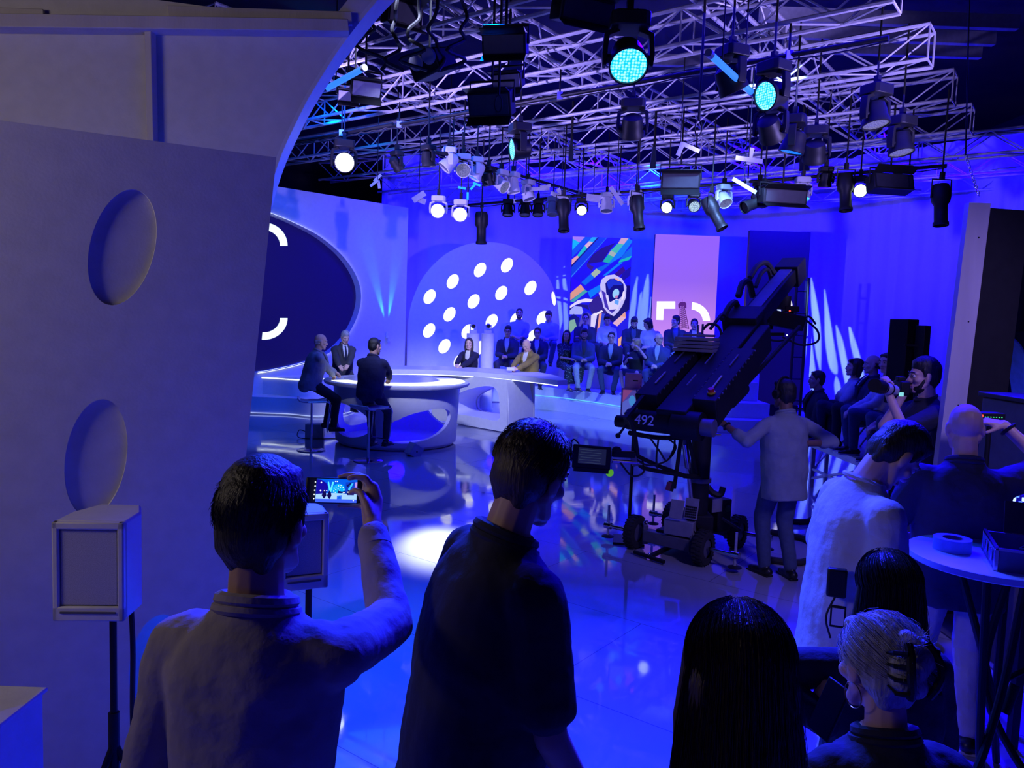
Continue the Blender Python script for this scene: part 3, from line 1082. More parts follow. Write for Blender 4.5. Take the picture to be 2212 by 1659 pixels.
m.holes(fo, [op], lambda u, z: ca + dv * u + V((0, 0, z)))
m.build('front_panel', WHITE, t, smooth=0, world=True, solid=0.05, offset=-1)
m = MB()
m.sheet([[ca + dv * u + V((0, 0, z)) for u, z in op + op[:1]], [ca + dv * u + sd * 0.92 + V((0, 0, z)) for u, z in op + op[:1]]])
m.build('opening_lining', WHITE, t, world=True)
m = MB()
m.holes(fo, [op], lambda u, z: ca + sd * 0.97 + dv * u + V((0, 0, z)))
m.build('back_panel', WHITE, t, smooth=0, world=True, solid=0.04, offset=1)
m = MB()
m.sheet([[ca + V((0.0, 0, 0.02)), cc + V((0, 0, 0.02))], [ca + V((-0.02, 0, 0.6)), cc + V((-0.05, 0, 0.6))], [ca + V((-0.06, 0.02, 1.0)), cc + V((-0.14, 0, 1.0))]])
m.build('end_panel', WHITE, t, world=True, solid=0.03, offset=-1)
light('desk_lamp', 'POINT', ca + dv * 0.8 + sd * 0.5 + V((0, 0, 0.7)), None, BLUE, 8, 0.1)


# two bar stools
def bar_stool(px, py, rz, label):
    t = thing('bar_stool', label, 'stool', G(px, py), rz, group='bar stools at the round desk')
    MB().lathe([(0, 0), (0.21, 0), (0.215, 0.008), (0.20, 0.016), (0.03, 0.022), (0, 0.022)], n=36).build('base_plate', STEEL, t)
    MB().cyl((0, 0, 0.02), (0, 0, 0.40), 0.022, n=14).build('post', STEEL, t)
    MB().cyl((0, 0, 0.38), (0, 0, 0.76), 0.016, n=14).build('piston', STEEL, t)
    m = MB()
    prof = [(-0.20, 0.055), (-0.17, 0.012), (-0.10, 0.0), (0.0, 0.0), (0.10, 0.004), (0.17, 0.018), (0.21, 0.03)]
    m.sheet([[V((x, y, 0.775 + z)) for x in (-0.19, -0.1, 0, 0.1, 0.19)] for y, z in prof])
    m.build('seat', M('pale_stool_seat', (0.55, 0.55, 0.6), 0.4), t, solid=0.02, bevel=0.004)
    fr = [(-0.19, -0.05, 0.765), (-0.19, 0.24, 0.77), (-0.19, 0.28, 0.73), (-0.185, 0.24, 0.36), (-0.17, 0.235, 0.31), (0.17, 0.235, 0.31), (0.185, 0.24, 0.36), (0.19, 0.28, 0.73), (0.19, 0.24, 0.77), (0.19, -0.05, 0.765)]
    MB().tube(fr, 0.011, 8).build('footrest_frame', STEEL, t)
    return t


bar_stool(672, 973, R(-75), 'white swivel bar stool under the person in the grey jacket')
bar_stool(795, 996, R(-35), 'white swivel bar stool under the person in the navy suit')

# small grey cube on the floor before the desk, and cabling
a = G(885, 985)
t = thing('floor_speaker', 'small tilted grey cube speaker on the floor before the round desk', 'speaker', a, rot=Matrix.Rotation(R(35), 3, 'Z') @ Matrix.Rotation(R(32), 3, 'Y'))
MB().box((0.02, 0, 0.105), (0.19, 0.19, 0.19)).build('body', M('grey_cube', (0.4, 0.4, 0.45), 0.5), t, bevel=0.008)
MB().cyl((0.02, -0.096, 0.10), (0.02, -0.10, 0.10), 0.012).build('knob', BLACK_PLASTIC, t)
a = G(680, 945)
t = thing('floor_box', 'grey cable box on the floor behind the left stool', 'box', a, R(8))
MB().box((0, 0, 0.12), (0.3, 0.24, 0.24)).build('body', M('grey_cube', (0.4, 0.4, 0.45), 0.5), t, bevel=0.008)
MB().tube(spline([(-0.15, 0, 0.1), (-0.26, 0.02, 0.12), (-0.27, -0.1, 0.03), (-0.1, -0.2, 0.01), (0.4, -0.15, 0.01)], 6), 0.008, 6).build('cable', CABLE, t)

# white pillars with remote cameras
for i, (px, lab) in enumerate(((1022, 'left of the two grey pillars with a remote camera on top'), (1054, 'right of the two grey pillars with a remote camera on top'))):
    b = P(px, 720, 17.9)
    t = thing('camera_pillar', ('round grey pillar just behind the person in the black jacket' if i == 0 else 'round grey pillar between the black jacket and the seated audience'), 'pillar', (b.x, b.y, 0))
    MB().cyl((0, 0, 0), (0, 0, b.z), 0.15, n=28).build('shaft', WHITE, t, bevel=0.01)
    MB().cyl((0, 0, 0), (0, 0, 0.04), 0.18, n=28).build('foot', WHITE, t)
    c = thing('remote_camera', 'small robot camera on the pillar ' + ('behind the black jacket' if i == 0 else 'next to the seated audience'), 'camera', (b.x, b.y, b.z), R(10))
    MB().box((0, 0, 0.04), (0.16, 0.14, 0.08)).build('base', LAMP_WHITE, c, bevel=0.01)
    for s in (-1, 1):
        MB().box((0.07 * s, 0, 0.13), (0.02, 0.06, 0.14)).build('arm', LAMP_WHITE, c, bevel=0.006)
    hd = MB().ell((0, 0, 0.17), (0.058, 0.075, 0.062)).build('head', LAMP_WHITE, c)
    MB().cyl((0, -0.05, 0.17), (0, -0.10, 0.17), 0.042, 0.042, 16).build('lens', BLACK_PLASTIC, hd)

# ------------------------------------------------------------------ right side: portal post, arch, sign
pb, pt_ = G(1985, 1332), P(2094, 437, 5.76)
pw = 0.16
t = thing('portal_post', 'tall pale edge of a flat standing at the right', 'post', pb)
lean = (pt_ - pb) / pt_.z
m = MB()
xs = [(0, 0), (pw, 0), (pw, 0.06), (0, 0.06)]
m.add([V((x, y, 0)) for x, y in xs] + [V((x, y, 0)) + lean * pt_.z for x, y in xs], [(0, 1, 5, 4), (1, 2, 6, 5), (2, 3, 7, 6), (3, 0, 4, 7), (4, 5, 6, 7), (3, 2, 1, 0)])
m.build('edge_board', PLYWOOD, t)
m = MB()
xs = [(pw + 0.001, 0.03), (pw + 0.36, 0.10), (pw + 0.36, 0.18), (pw + 0.001, 0.11)]
m.add([V((x, y, 0)) for x, y in xs] + [V((x, y, 0)) + lean * (pt_.z - 0.03) for x, y in xs], [(0, 1, 5, 4), (1, 2, 6, 5), (2, 3, 7, 6), (3, 0, 4, 7), (4, 5, 6, 7)])
m.build('dark_side', BLACK, t)
for i in range(5):
    z = 0.35 + i * 0.62
    MB().cyl(lean * z + V((0.10, -0.002, 0)), lean * z + V((0.10, 0.001, 0)), 0.006, n=8).build('screw_head', BLACK_METAL, t)
# chain holding the post
t = thing('hanging_chain', 'steel chain hanging down to the top of the pale post', 'chain', pt_ + V((0.08, 0, 0)))
top = P(2086, 335, 5.9)
m = MB()
n = 16
a, b = pt_ + V((0.08, 0.02, 0.05)), top
for i in range(n):
    q, q1 = a.lerp(b, i / n), a.lerp(b, (i + 1.25) / n)
    ax = (q1 - q)
    s_ = V((1, 0, 0)) if i % 2 else V((0, 1, 0))
    pts = [q + ax * (0.5 - 0.5 * math.cos(tt)) + s_ * (0.010 * math.sin(tt)) for tt in [2 * PI * k / 10 for k in range(10)]]
    m.tube(pts, 0.0035, 5, True)
m.build('links', STEEL, t, world=True)
MB().tube([top + V((0, 0, 0)), top + V((0.02, 0.2, 1.6))], 0.006, 6).build('sling', CABLE, t, world=True)

# dim side drape on the far right, arch and lit sign beyond
DRAPE = M('black_side_drape', (0.012, 0.012, 0.016), 0.95, bump=0.1)
rows = []
for z in (0.02, 1.2, 2.4, 3.4):
    rows.append([V((6.75 + 0.07 * i, 10.8 + 0.04 * math.sin(i * 1.1), z)) for i in range(50)])
tag(MB().sheet(rows).build('side_drape', DRAPE, smooth=80, solid=0.01), 'black drape hanging far behind the equipment rack at the right edge', 'drape')
ro = P(2180, 760, 9.0)
outer = [P(x, y, 9.0) for x, y in ((2140, 716), (2165, 716), (2190, 730), (2210, 752), (2226, 790), (2236, 840), (2240, 930))]
outer = spline(outer, 5)
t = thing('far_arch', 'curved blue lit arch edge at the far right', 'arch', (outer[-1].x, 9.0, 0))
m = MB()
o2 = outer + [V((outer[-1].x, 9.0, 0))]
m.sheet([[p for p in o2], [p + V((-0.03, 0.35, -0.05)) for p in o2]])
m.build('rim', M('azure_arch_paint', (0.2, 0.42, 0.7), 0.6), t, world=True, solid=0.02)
m = MB()
m.sheet([[p for p in o2], [V((p.x + 1.2, 9.0, p.z + 0.05)) for p in o2]])
m.build('face', DARKWALL, t, world=True)
a = P(2195, 797, 9.9)
t = thing('lit_sign', 'small lit sign with a broken ring mark at the far right', 'sign', a)
SIGN = E('sign_white', (0.75, 1.0, 0.85), 1.0)
MB().box((0, 0.03, 0), (0.26, 0.03, 0.14)).build('panel', BLACK, t)
for k in range(4):
    pl = [(-0.065 + x / 1000, 0.02 + y / 1000) for x, y in arc_px(0, 0, 32, 32, 12 + 90 * k, 78 + 90 * k, 14, 6)]
    MB().prism(pl, 0, 0.004, Matrix.Translation((0, 0.012, 0)) @ Matrix.Rotation(R(90), 4, 'X')).build('ring_piece', SIGN, t)


def text(name, s, size, mx, mat, parent, depth=0.002, world=False):
    c = bpy.data.curves.new(name, 'FONT')
    c.body = s
    c.size = size
    c.extrude = depth
    c.align_x = 'CENTER'
    c.align_y = 'CENTER'
    o = bpy.data.objects.new(name, c)
    COL.objects.link(o)
    dg = bpy.context.evaluated_depsgraph_get()
    me = bpy.data.meshes.new_from_object(o.evaluated_get(dg))
    bpy.data.objects.remove(o)
    me.transform(mx)
    if world:
        me.transform(WM[parent].inverted())
    me.materials.clear()
    me.materials.append(mat)
    o = bpy.data.objects.new(name, me)
    COL.objects.link(o)
    o.parent = parent
    WM[o] = WM[parent]
    return o


for k, (x0, x1, z0, th) in enumerate(((-0.022, 0.095, 0.034, 0.016), (-0.024, 0.093, 0.004, 0.014), (-0.10, 0.115, -0.052, 0.012))):
    random.seed(k)
    n = 26
    up_ = [(x0 + (x1 - x0) * i / n, z0 + th * (0.45 + 0.25 * random.random())) for i in range(n + 1)]
    dn_ = [(x0 + (x1 - x0) * i / n, z0 - th * (0.45 + 0.25 * random.random())) for i in range(n, -1, -1)]
    MB().prism(up_ + dn_, 0, 0.003, Matrix.Translation((0, 0.012, 0)) @ Matrix.Rotation(R(90), 4, 'X')).build('blurred_line', SIGN, t)
MB().cyl((0.02, 0.05, -a.z), (0.02, 0.05, -0.05), 0.02, n=8).build('stand', BLACK_METAL, t)
# ------------------------------------------------------------------ the lighting grid
UB = V((math.sin(R(37)), math.cos(R(37)), 0))
VA = V((-UB.y, UB.x, 0))
E0 = P(2009, 136, 9.5)
ZT = E0.z
E0 = V((E0.x, E0.y, ZT))
TRUSS = M('truss_aluminium', (0.62, 0.61, 0.64), 0.5, 0.35, var=0.15, scale=9)


def truss(a, b, label, hgt=0.4, wid=0.36, step=0.55):
    a, b = V(a), V(b)
    L = (b - a).length
    d = (b - a) / L
    s = d.cross(V((0, 0, 1)))
    t = thing('hanging_truss', label, 'truss', a, group=None)
    up = V((0, 0, hgt))
    cs = [s * (wid / 2), -s * (wid / 2), s * (wid / 2) + up, -s * (wid / 2) + up]
    for c in cs:
        MB().cyl(c, c + d * L, 0.026, n=7).build('chord', TRUSS, t)
    n = max(2, int(L / step))
    for i0, i1, nm in ((0, 1, 'bottom_lattice'), (0, 2, 'side_lattice'), (1, 3, 'side_lattice'), (2, 3, 'top_lattice')):
        m = MB()
        for k in range(n):
            p, q = (cs[i0], cs[i1]) if k % 2 else (cs[i1], cs[i0])
            m.cyl(p + d * (L * k / n), q + d * (L * (k + 1) / n), 0.0125, n=5)
            if k % 4 == 0:
                m.cyl(cs[i0] + d * (L * k / n), cs[i1] + d * (L * k / n), 0.0125, n=5)
        m.build(nm, TRUSS, t)
    return t


names = {-2: 'nearest cross truss, right over the camera side', -1: 'second cross truss from the camera', 0: 'third cross truss from the camera, above the black polo', 1: 'fourth cross truss, in the middle of the grid', 2: 'fifth cross truss, over the desks', 3: 'sixth cross truss, before the curtain', 4: 'cross truss just in front of the curtain valance', 5: 'farthest cross truss, over the tall screens'}
for k in range(-2, 6):
    e = E0 + UB * (1.93 * k)
    Ln = 13.5 if k < 4 else 10.5
    s0 = 0.0 if k < 3 else -1.2
    truss(e + VA * s0, e + VA * Ln, 'long aluminium lattice truss, ' + names[k])
for s_, lab in ((1.9, 'lattice truss running into the depth over the crane'), (4.7, 'lattice truss running into the depth over the black polo'), (7.9, 'lattice truss running into the depth over the round desk')):
    a = E0 + VA * s_ - UB * 4.6 + V((0, 0, 0.42))
    truss(a, a + UB * (12.5 if s_ > 0 else 10), lab, 0.36, 0.34)
# pipes under the grid
b1 = P(1945, 366, 11.5)
b2 = P(1850, 94, 8.0)
b3 = P(935, 325, 12.0)
B1D, B2D, B3D = VA, VA, UB


def pipe(a, b, label, r=0.026, drops=()):
    t = thing('hanging_pipe', label, 'pipe', a)
    a, b = V(a), V(b)
    MB().cyl((0, 0, 0), b - a, r, n=9).build('tube', BLACK_METAL, t)
    for k in drops:
        q = (b - a) * k
        MB().cyl(q, V((q.x, q.y, ZT - a.z)), 0.012, n=6).build('drop_rod', BLACK_METAL, t)
        MB().box(q, (0.07, 0.07, 0.09)).build('clamp', ALU, t)
    MB().tube([(b - a) * (i / 30) + V((0, 0, -0.03 - 0.03 * abs(math.sin(i * 0.9)))) for i in range(31)], 0.009, 5).build('cable', CABLE, t)
    return t


pipe(b1 - B1D * 0.6, b1 + B1D * 9.0, 'long dark lamp pipe running above the audience and tall screens', drops=(0.05, 0.3, 0.55, 0.8))
pipe(b2 - B2D * 0.3, b2 + B2D * 9.4, 'dark lamp pipe sloping across the upper grid', drops=(0.1, 0.4, 0.7))
pipe(b3, b3 + B3D * 4.6, 'short dark pipe carrying the row of white moving lamps', drops=(0.1, 0.9))
q = P(640, 305, 12.6)
pipe(q, q + VA * -2.2, 'short dark pipe beside the arch rim above the screen wall', drops=(0.5,))


def on_line(px, o, d):           # the point of a level line seen in a column of the photograph
    best = None
    for i in range(400):
        k = -2 + i * 0.035
        w = o + d * k
        v = w - EYE
        x = W / 2 + F * v.dot(_r) / v.dot(_f)
        if best is None or abs(x - px) < best[0]:
            best = (abs(x - px), w)
    return best[1]


# ------------------------------------------------------------------ lamps


def cells(name, c0, c1, es, scale=42.0):
    m = bpy.data.materials.new(name)
    m.use_nodes = True
    nt = m.node_tree
    b = nt.nodes['Principled BSDF']
    b.inputs['Base Color'].default_value = (0.05, 0.05, 0.06, 1)
    b.inputs['Roughness'].default_value = 0.25
    tc = nt.nodes.new('ShaderNodeTexCoord')
    vo = nt.nodes.new('ShaderNodeTexVoronoi')
    vo.inputs['Scale'].default_value = scale
    vo.inputs['Randomness'].default_value = 0.35
    nt.links.new(tc.outputs['Object'], vo.inputs['Vector'])
    rp = nt.nodes.new('ShaderNodeValToRGB')
    rp.color_ramp.elements[0].position = 0.25
    rp.color_ramp.elements[0].color = (*c1, 1)
    rp.color_ramp.elements[1].position = 0.55
    rp.color_ramp.elements[1].color = (*c0, 1)
    nt.links.new(vo.outputs['Distance'], rp.inputs['Fac'])
    nt.links.new(rp.outputs['Color'], b.inputs['Emission Color'])
    b.inputs['Emission Strength'].default_value = es
    m.cycles.emission_sampling = 'NONE'
    return m


LENS = {
    'cyan': cells('lens_cyan', (0.0, 0.45, 1.0), (0.35, 0.95, 1.0), 1.6),
    'white': cells('lens_white', (0.7, 0.9, 0.9), (1.0, 1.0, 0.92), 3.0),
    'hot': cells('lens_hot', (0.75, 0.95, 1.0), (1.0, 1.0, 1.0), 6.0),
    'cells': cells('lens_cells', (0.02, 0.03, 0.10), (0.55, 0.75, 0.80), 1.3, 60),
    'off': cells('lens_off', (0.01, 0.01, 0.03), (0.02, 0.02, 0.07), 1.0),
    'grey': cells('lens_grey', (0.06, 0.06, 0.16), (0.25, 0.25, 0.40), 0.8, 60),
    'blue': cells('lens_blue', (0.0, 0.08, 0.9), (0.02, 0.25, 1.0), 1.6),
}


def moving_head(name, label, body, lens, r=0.15, L=0.26, arm=0.30):
    """origin at the clamp, hanging down; the head child turns about its own centre"""
    t = thing(name, label, 'lamp')
    MB().box((0, 0, -0.05), (0.05, 0.06, 0.12)).build('clamp', BLACK_METAL, t)
    MB().cyl((0, 0, 0), (0, 0, 1.0), 0.012, n=6).build('drop_rod', BLACK_METAL, t)
    k = r / 0.15
    MB().prism([(p[0] * k, p[1] * k) for p in ((-0.15, -0.10), (-0.11, -0.13), (0.11, -0.13), (0.15, -0.10), (0.15, 0.10), (0.11, 0.13), (-0.11, 0.13), (-0.15, 0.10))], -0.10 - 0.11 * k, -0.10).build('base', body, t, bevel=0.01)
    zc = -0.10 - 0.11 * k - arm * 0.72 * k
    for s in (-1, 1):
        pts = [(s * 0.10 * k, -0.10 - 0.10 * k), (s * 0.19 * k, -0.10 - 0.14 * k), (s * 0.20 * k, zc + 0.03), (s * 0.19 * k, zc - 0.06 * k), (s * 0.165 * k, zc - 0.06 * k), (s * 0.16 * k, zc + 0.05), (s * 0.15 * k, -0.10 - 0.16 * k), (s * 0.07 * k, -0.10 - 0.13 * k)]
        MB().prism(pts, -0.045 * k, 0.045 * k, Matrix.Rotation(R(90), 4, 'X')).build('yoke_arm', body, t, bevel=0.006)
    prof = [(0, L * 0.62), (r * 0.45, L * 0.60), (r * 0.78, L * 0.48), (r * 0.88, L * 0.2), (r * 0.90, -L * 0.1), (r * 1.0, -L * 0.22), (r * 1.02, -L * 0.42), (r * 0.93, -L * 0.44), (r * 0.92, -L * 0.36)]
    h = MB().lathe(prof[::-1], n=26).build('head', body, t, smooth=40)
    h.location = (0, 0, zc)
    ln = MB().lathe([(0, -L * 0.375), (r * 0.925, -L * 0.365)], n=26).build('lens', lens, h)
    for s in (-1, 1):
        MB().cyl((s * r * 0.86, 0, 0), (s * 0.17 * k, 0, 0), 0.035 * k, n=10).build('pivot', body, h)
    t['_zc'] = zc
    return t


def aim(t, pos, d, label, lens=None, roll=None):
    """put the head centre at pos and turn the lens (local -Z of the head) along d"""
    d = V(d).normalized()
    pan = math.atan2(d.y, d.x) + PI / 2
    t.matrix_world = Matrix.Translation(V(pos) - V((0, 0, t['_zc']))) @ Matrix.Rotation(pan, 4, 'Z')
    WM[t] = t.matrix_world.copy()
    tilt = math.acos(max(-1, min(1, -d.z)))
    h = kid(t, 'head')
    h.rotation_euler = (-tilt, 0, 0)
    if lens:
        kid(h, 'lens').material_slots[0].link = 'OBJECT'
        kid(h, 'lens').material_slots[0].material = LENS[lens]
    t['label'] = label
    rise = V(pos).z - t['_zc']
    return t


def toward(px, py, pos, d=3.0):
    return (P(px, py, d) - V(pos))


SPOTS = 'moving lamps in the grid'
protoB = moving_head('moving_spotlight', '', BLACK_PLASTIC, LENS['cyan'])
protoW = moving_head('moving_spotlight', '', LAMP_WHITE, LENS['off'], 0.115, 0.27, 0.27)
protoS = moving_head('moving_spotlight', '', BLACK_PLASTIC, LENS['off'], 0.10, 0.22, 0.27)
used = set()


def place(proto, px, py, d, dirn, lens, label, s=1.0):
    if proto.name in used:
        t = dup(proto, (0, 0, 0))
    else:
        used.add(proto.name)
        t = proto
    t['group'] = SPOTS
    pos = P(px, py, d) if isinstance(d, (int, float)) else on_line(px, *d)
    if not isinstance(d, (int, float)):
        pos = P(px, py, pos.y)
    return aim(t, pos, dirn, label, lens)


CAMD = (0.0, -1.0, -0.35)
L1, L3 = (b1, B1D), (b3, B3D)
place(protoB, 1356, 128, 6.1, (0.0, -0.75, -0.75), 'cyan', 'big black wash lamp with a bright cyan cell face, top centre of the grid')
place(protoB, 1668, 205, 8.2, (-0.75, -0.45, -0.25), 'cyan', 'black wash lamp glowing cyan and turned left, on the sloping pipe')
place(protoB, 1122, 322, 10.6, (-0.9, -0.28, -0.15), 'cyan', 'black wash lamp with a thin cyan face, above the dotted arch')
place(protoB, 743, 352, 11.8, (0.32, -1, -0.12), 'hot', 'wash lamp glaring white beside the arch rim')
place(protoB, 1890, 250, 8.8, (0.1, -0.2, -1), 'grey', 'black wash lamp with a grey face pointing down, upper right of the grid')
place(protoB, 1945, 312, 9.6, (0.1, -0.2, -1), 'grey', 'black wash lamp with a grey face pointing down, second from the right drape')
place(protoB, 1578, 175, 8.0, (0.5, 0.2, -0.9), 'blue', 'black wash lamp turned down beside the long blue tube')
place(protoB, 1664, 280, 9.0, (0.4, 0.5, -0.5), 'cyan', 'black wash lamp turned away under the cyan one on the pipe')
place(protoB, 1714, 310, 9.6, (-0.2, 0.1, -1), 'blue', 'black wash lamp pointing straight down with blue cells showing')
place(protoB, 1366, 275, 9.8, (0.1, 0.6, -0.8), 'off', 'unlit black lamp high above the tall screens')
place(protoB, 1760, 330, 10.2, (0.2, 0.6, -0.8), 'off', 'unlit black lamp hanging behind the blue-celled one')
place(protoS, 925, 345, 11.4, (0.1, 0.1, -1), 'off', 'unlit black lamp at the head of the white lamp row')
place(protoS, 857, 355, 12.6, (0.4, 0.4, -0.5), 'off', 'unlit black lamp between the arch rim and the white lamps')
place(protoW, 970, 352, L3, (-0.7, -0.2, -0.8), 'off', 'first white moving lamp of the row, turned down to the left')
place(protoW, 1001, 366, L3, (0.05, -0.9, -0.3), 'grey', 'second white moving lamp of the row, facing the camera')
place(protoW, 1030, 372, L3, (-0.5, -0.1, -1), 'blue', 'third white moving lamp of the row, lit blue')
place(protoS, 1055, 388, L3, (0.2, 0.3, -1), 'off', 'black moving lamp between the white ones of the row')
place(protoW, 1082, 398, L3, (0.6, -0.5, -0.5), 'grey', 'white moving lamp after the black one in the row')
place(protoW, 1108, 402, L3, (0.2, -0.1, -1), 'off', 'white moving lamp pointing down near the end of the row')
place(protoW, 1140, 418, L3, (0.3, -0.2, -1), 'off', 'last white moving lamp of the row')
place(protoS, 1097, 455, 14.6, (0, -0.2, -1), 'off', 'black moving lamp hanging left of the dotted arch top')
place(protoS, 1134, 455, 14.6, (0, -0.3, -1), 'off', 'black moving lamp above the dotted arch, left of a pair')
place(protoS, 1162, 455, 14.6, (0, -0.3, -1), 'off', 'black moving lamp above the dotted arch, right of a pair')
place(protoW, 1194, 452, L1, (0, -0.3, -1), 'off', 'white moving lamp on the long pipe nearest the dotted arch')
place(protoS, 1256, 452, L1, (0.0, -1, -0.45), 'white', 'lit round lamp above the chrome figure screen')
place(protoW, 1310, 444, L1, (0, -0.3, -1), 'off', 'unlit white moving lamp above the chrome figure screen')
place(protoW, 1373, 440, L1, (0, -0.15, -1), 'cyan', 'white moving lamp with a cyan slit between the first two tall screens')
place(protoS, 1442, 446, L1, (-0.35, -0.9, -0.4), 'white', 'lit lamp turned left above the pink screen')
place(protoS, 1498, 443, L1, (0.0, -1, -0.5), 'cells', 'lamp with separate white cells above the pink screen')
place(protoW, 1563, 430, L1, (0.2, -0.6, -0.7), 'grey', 'white moving lamp at the right edge of the pink screen')
place(protoW, 1733, 416, L1, (0, -0.25, -1), 'cyan', 'white moving lamp glowing cyan above the dark tall screen')
place(protoS, 1783, 390, L1, (0, 0.2, -1), 'off', 'small black lamp right of the glowing white one')
place(protoS, 1857, 412, L1, (-0.3, -1, -0.2), 'white', 'lit lamp beside the wide softlight')
place(protoS, 1640, 420, L1, (-0.5, -0.3, -0.8), 'off', 'black lamp hanging left of the dark screen top')
# two bright heads before the curtain edge
for px, py, lab in ((947, 455, 'left of the two bright white lamps before the curtain edge'), (995, 463, 'right of the two bright white lamps before the curtain edge')):
    place(protoW, px, py, 12.9, (0.0, -1, -0.18), 'hot', lab)


# black profile barrels
def profile(name):
    t = thing(name, '', 'lamp')
    MB().box((0, 0, -0.04), (0.05, 0.06, 0.10)).build('clamp', BLACK_METAL, t)
    MB().cyl((0, 0, 0), (0, 0, 1.1), 0.012, n=6).build('drop_rod', BLACK_METAL, t)
    MB().tube([(-0.13, 0, -0.34), (-0.13, 0, -0.09), (0.13, 0, -0.09), (0.13, 0, -0.34)], 0.012, 6).build('yoke', BLACK_METAL, t)
    b = MB().lathe([(0, 0.17), (0.10, 0.16), (0.12, 0.10), (0.12, -0.06), (0.085, -0.12), (0.085, -0.34), (0.10, -0.36), (0.10, -0.40), (0.09, -0.40), (0.085, -0.36), (0, -0.35)][::-1], n=18).build('barrel', BLACK_PLASTIC, t, smooth=40)
    b.location = (0, 0, -0.32)
    t['_zc'] = -0.32
    return t


prof0 = profile('profile_spotlight')


def put_profile(px, py, d, dirn, label):
    t = prof0 if 'p' not in used else dup(prof0, (0, 0, 0))
    used.add('p')
    dd = V(dirn).normalized()
    pos = P(px, py, d)
    pan = math.atan2(dd.y, dd.x) + PI / 2
    t.matrix_world = Matrix.Translation(pos - V((0, 0, t['_zc']))) @ Matrix.Rotation(pan, 4, 'Z')
    WM[t] = t.matrix_world.copy()
    kid(t, 'barrel').rotation_euler = (-math.acos(max(-1, min(1, -dd.z))), 0, 0)
    t['label'] = label
    t['group'] = 'profile lamps in the grid'


put_profile(1217, 452, 13.4, (0.05, -0.25, -1), 'black profile lamp pointing down between arch and chrome figure screen')
put_profile(1376, 445, 12.9, (0.12, -0.2, -1), 'black profile lamp pointing down beside the cyan slit lamp')
put_profile(1536, 448, 12.4, (0.45, -0.3, -0.9), 'black profile lamp slanting right above the pink screen')
put_profile(1650, 432, 12.2, (-0.8, -0.3, -0.35), 'black profile lamp lying nearly flat left of the dark screen')
put_profile(1826, 400, 11.8, (0, -0.2, -1), 'black profile lamp pointing down left of the wide softlight')
put_profile(2032, 425, 10.6, (0, -0.15, -1), 'big black profile lamp hanging alone at the right end')
put_profile(1040, 478, 13.8, (0.02, 0.0, -1), 'black profile lamp hanging low before the dotted arch')


# softlights with barn doors
def softlight(px, py, d, w, h, dep, tilt, pan, label, face=None):
    t = thing('hanging_softlight', label, 'lamp', P(px, py, d), pan, group='box lamps in the grid')
    mx = Matrix.Rotation(tilt, 3, 'X')
    m = MB()
    m.box((0, 0, 0), (w, dep, h), mx)
    m.build('housing', BLACK_PLASTIC, t, bevel=0.012)
    MB().box(mx @ V((0, -dep / 2 - 0.006, 0)), (w * 0.9, 0.012, h * 0.82), mx).build('diffuser', face or M('dark_diffuser', (0.03, 0.03, 0.04), 0.5), t)
    for s in (-1, 1):
        MB().bar(mx @ V((0, -dep / 2, s * h * 0.5)), mx @ V((0, -dep / 2 - h * 0.55, s * h * 0.75)), w, 0.008, (1, 0, 0) if False else (0, 0, 1)).build('barn_door', BLACK_METAL, t)
    MB().tube([(-w * 0.52, 0, 0), (-w * 0.52, 0, h * 0.9), (w * 0.52, 0, h * 0.9), (w * 0.52, 0, 0)], 0.014, 6).build('yoke', BLACK_METAL, t)
    MB().cyl((0, 0, h * 0.9), (0, 0, h * 0.9 + 0.9), 0.014, n=6).build('rod', BLACK_METAL, t)
    return t


PALE = M('pale_reflector', (0.5, 0.48, 0.55), 0.4)
softlight(1922, 398, 11.3, 0.62, 0.24, 0.22, R(-15), R(8), 'wide black softlight at the right end of the long pipe')
softlight(1470, 388, 12.6, 0.62, 0.26, 0.2, R(20), R(-10), 'black softlight above the gap left of the pink screen')
softlight(1690, 425, 12.0, 0.72, 0.22, 0.2, R(5), R(10), 'black softlight above the dark tall screen')
softlight(1062, 222, 8.2, 0.46, 0.24, 0.2, R(25), R(-15), 'black softlight on the pull cord, upper left of centre')
softlight(1092, 95, 7.2, 0.40, 0.18, 0.18, R(20), R(-10), 'black softlight at the top edge left of the big cyan lamp')
softlight(790, 188, 9.5, 0.36, 0.2, 0.16, R(30), R(20), 'open softlight with a pale grid near the arch rim', PALE)
softlight(1098, 172, 8.6, 0.34, 0.16, 0.14, R(28), R(-20), 'softlight with pale barn doors left of the big cyan lamp', PALE)
softlight(752, 205, 9.9, 0.26, 0.14, 0.14, R(25), R(15), 'small softlight with a pale lip close to the arch rim', PALE)
softlight(1790, 455, 14.5, 0.5, 0.18, 0.16, R(0), R(0), 'small black softlight far back at the curtain') if False else None
softlight(1258, 25, 6.6, 0.5, 0.2, 0.2, R(15), R(25), 'dark box lamp cut off by the top edge above the big cyan lamp')
softlight(868, 32, 8.9, 0.42, 0.24, 0.2, R(10), R(35), 'dark box lamp among bundled cables near the top edge')

# twin-cone speaker
t = thing('hanging_speaker', 'black twin speaker with two round grey cones in the upper grid', 'speaker', P(915, 128, 7.6), R(-28), group=None)
mx = Matrix.Rotation(R(18), 3, 'X') @ Matrix.Rotation(R(-15), 3, 'Y')
MB().box((0, 0.16, 0), (0.34, 0.34, 0.22), mx).build('cabinet', BLACK_PLASTIC, t, bevel=0.02)
for s in (-1, 1):
    c = mx @ V((0.08 * s, -0.02, 0))
    n_ = mx @ V((0, -1, 0))
    MB().cyl(c, c + n_ * 0.02, 0.078, 0.07, 22).build('cone', M('grey_cone', (0.28, 0.26, 0.32), 0.6), t)
MB().cyl((0, 0.1, 0.1), (0, 0.1, 0.75), 0.012, n=6).build('rod', BLACK_METAL, t)

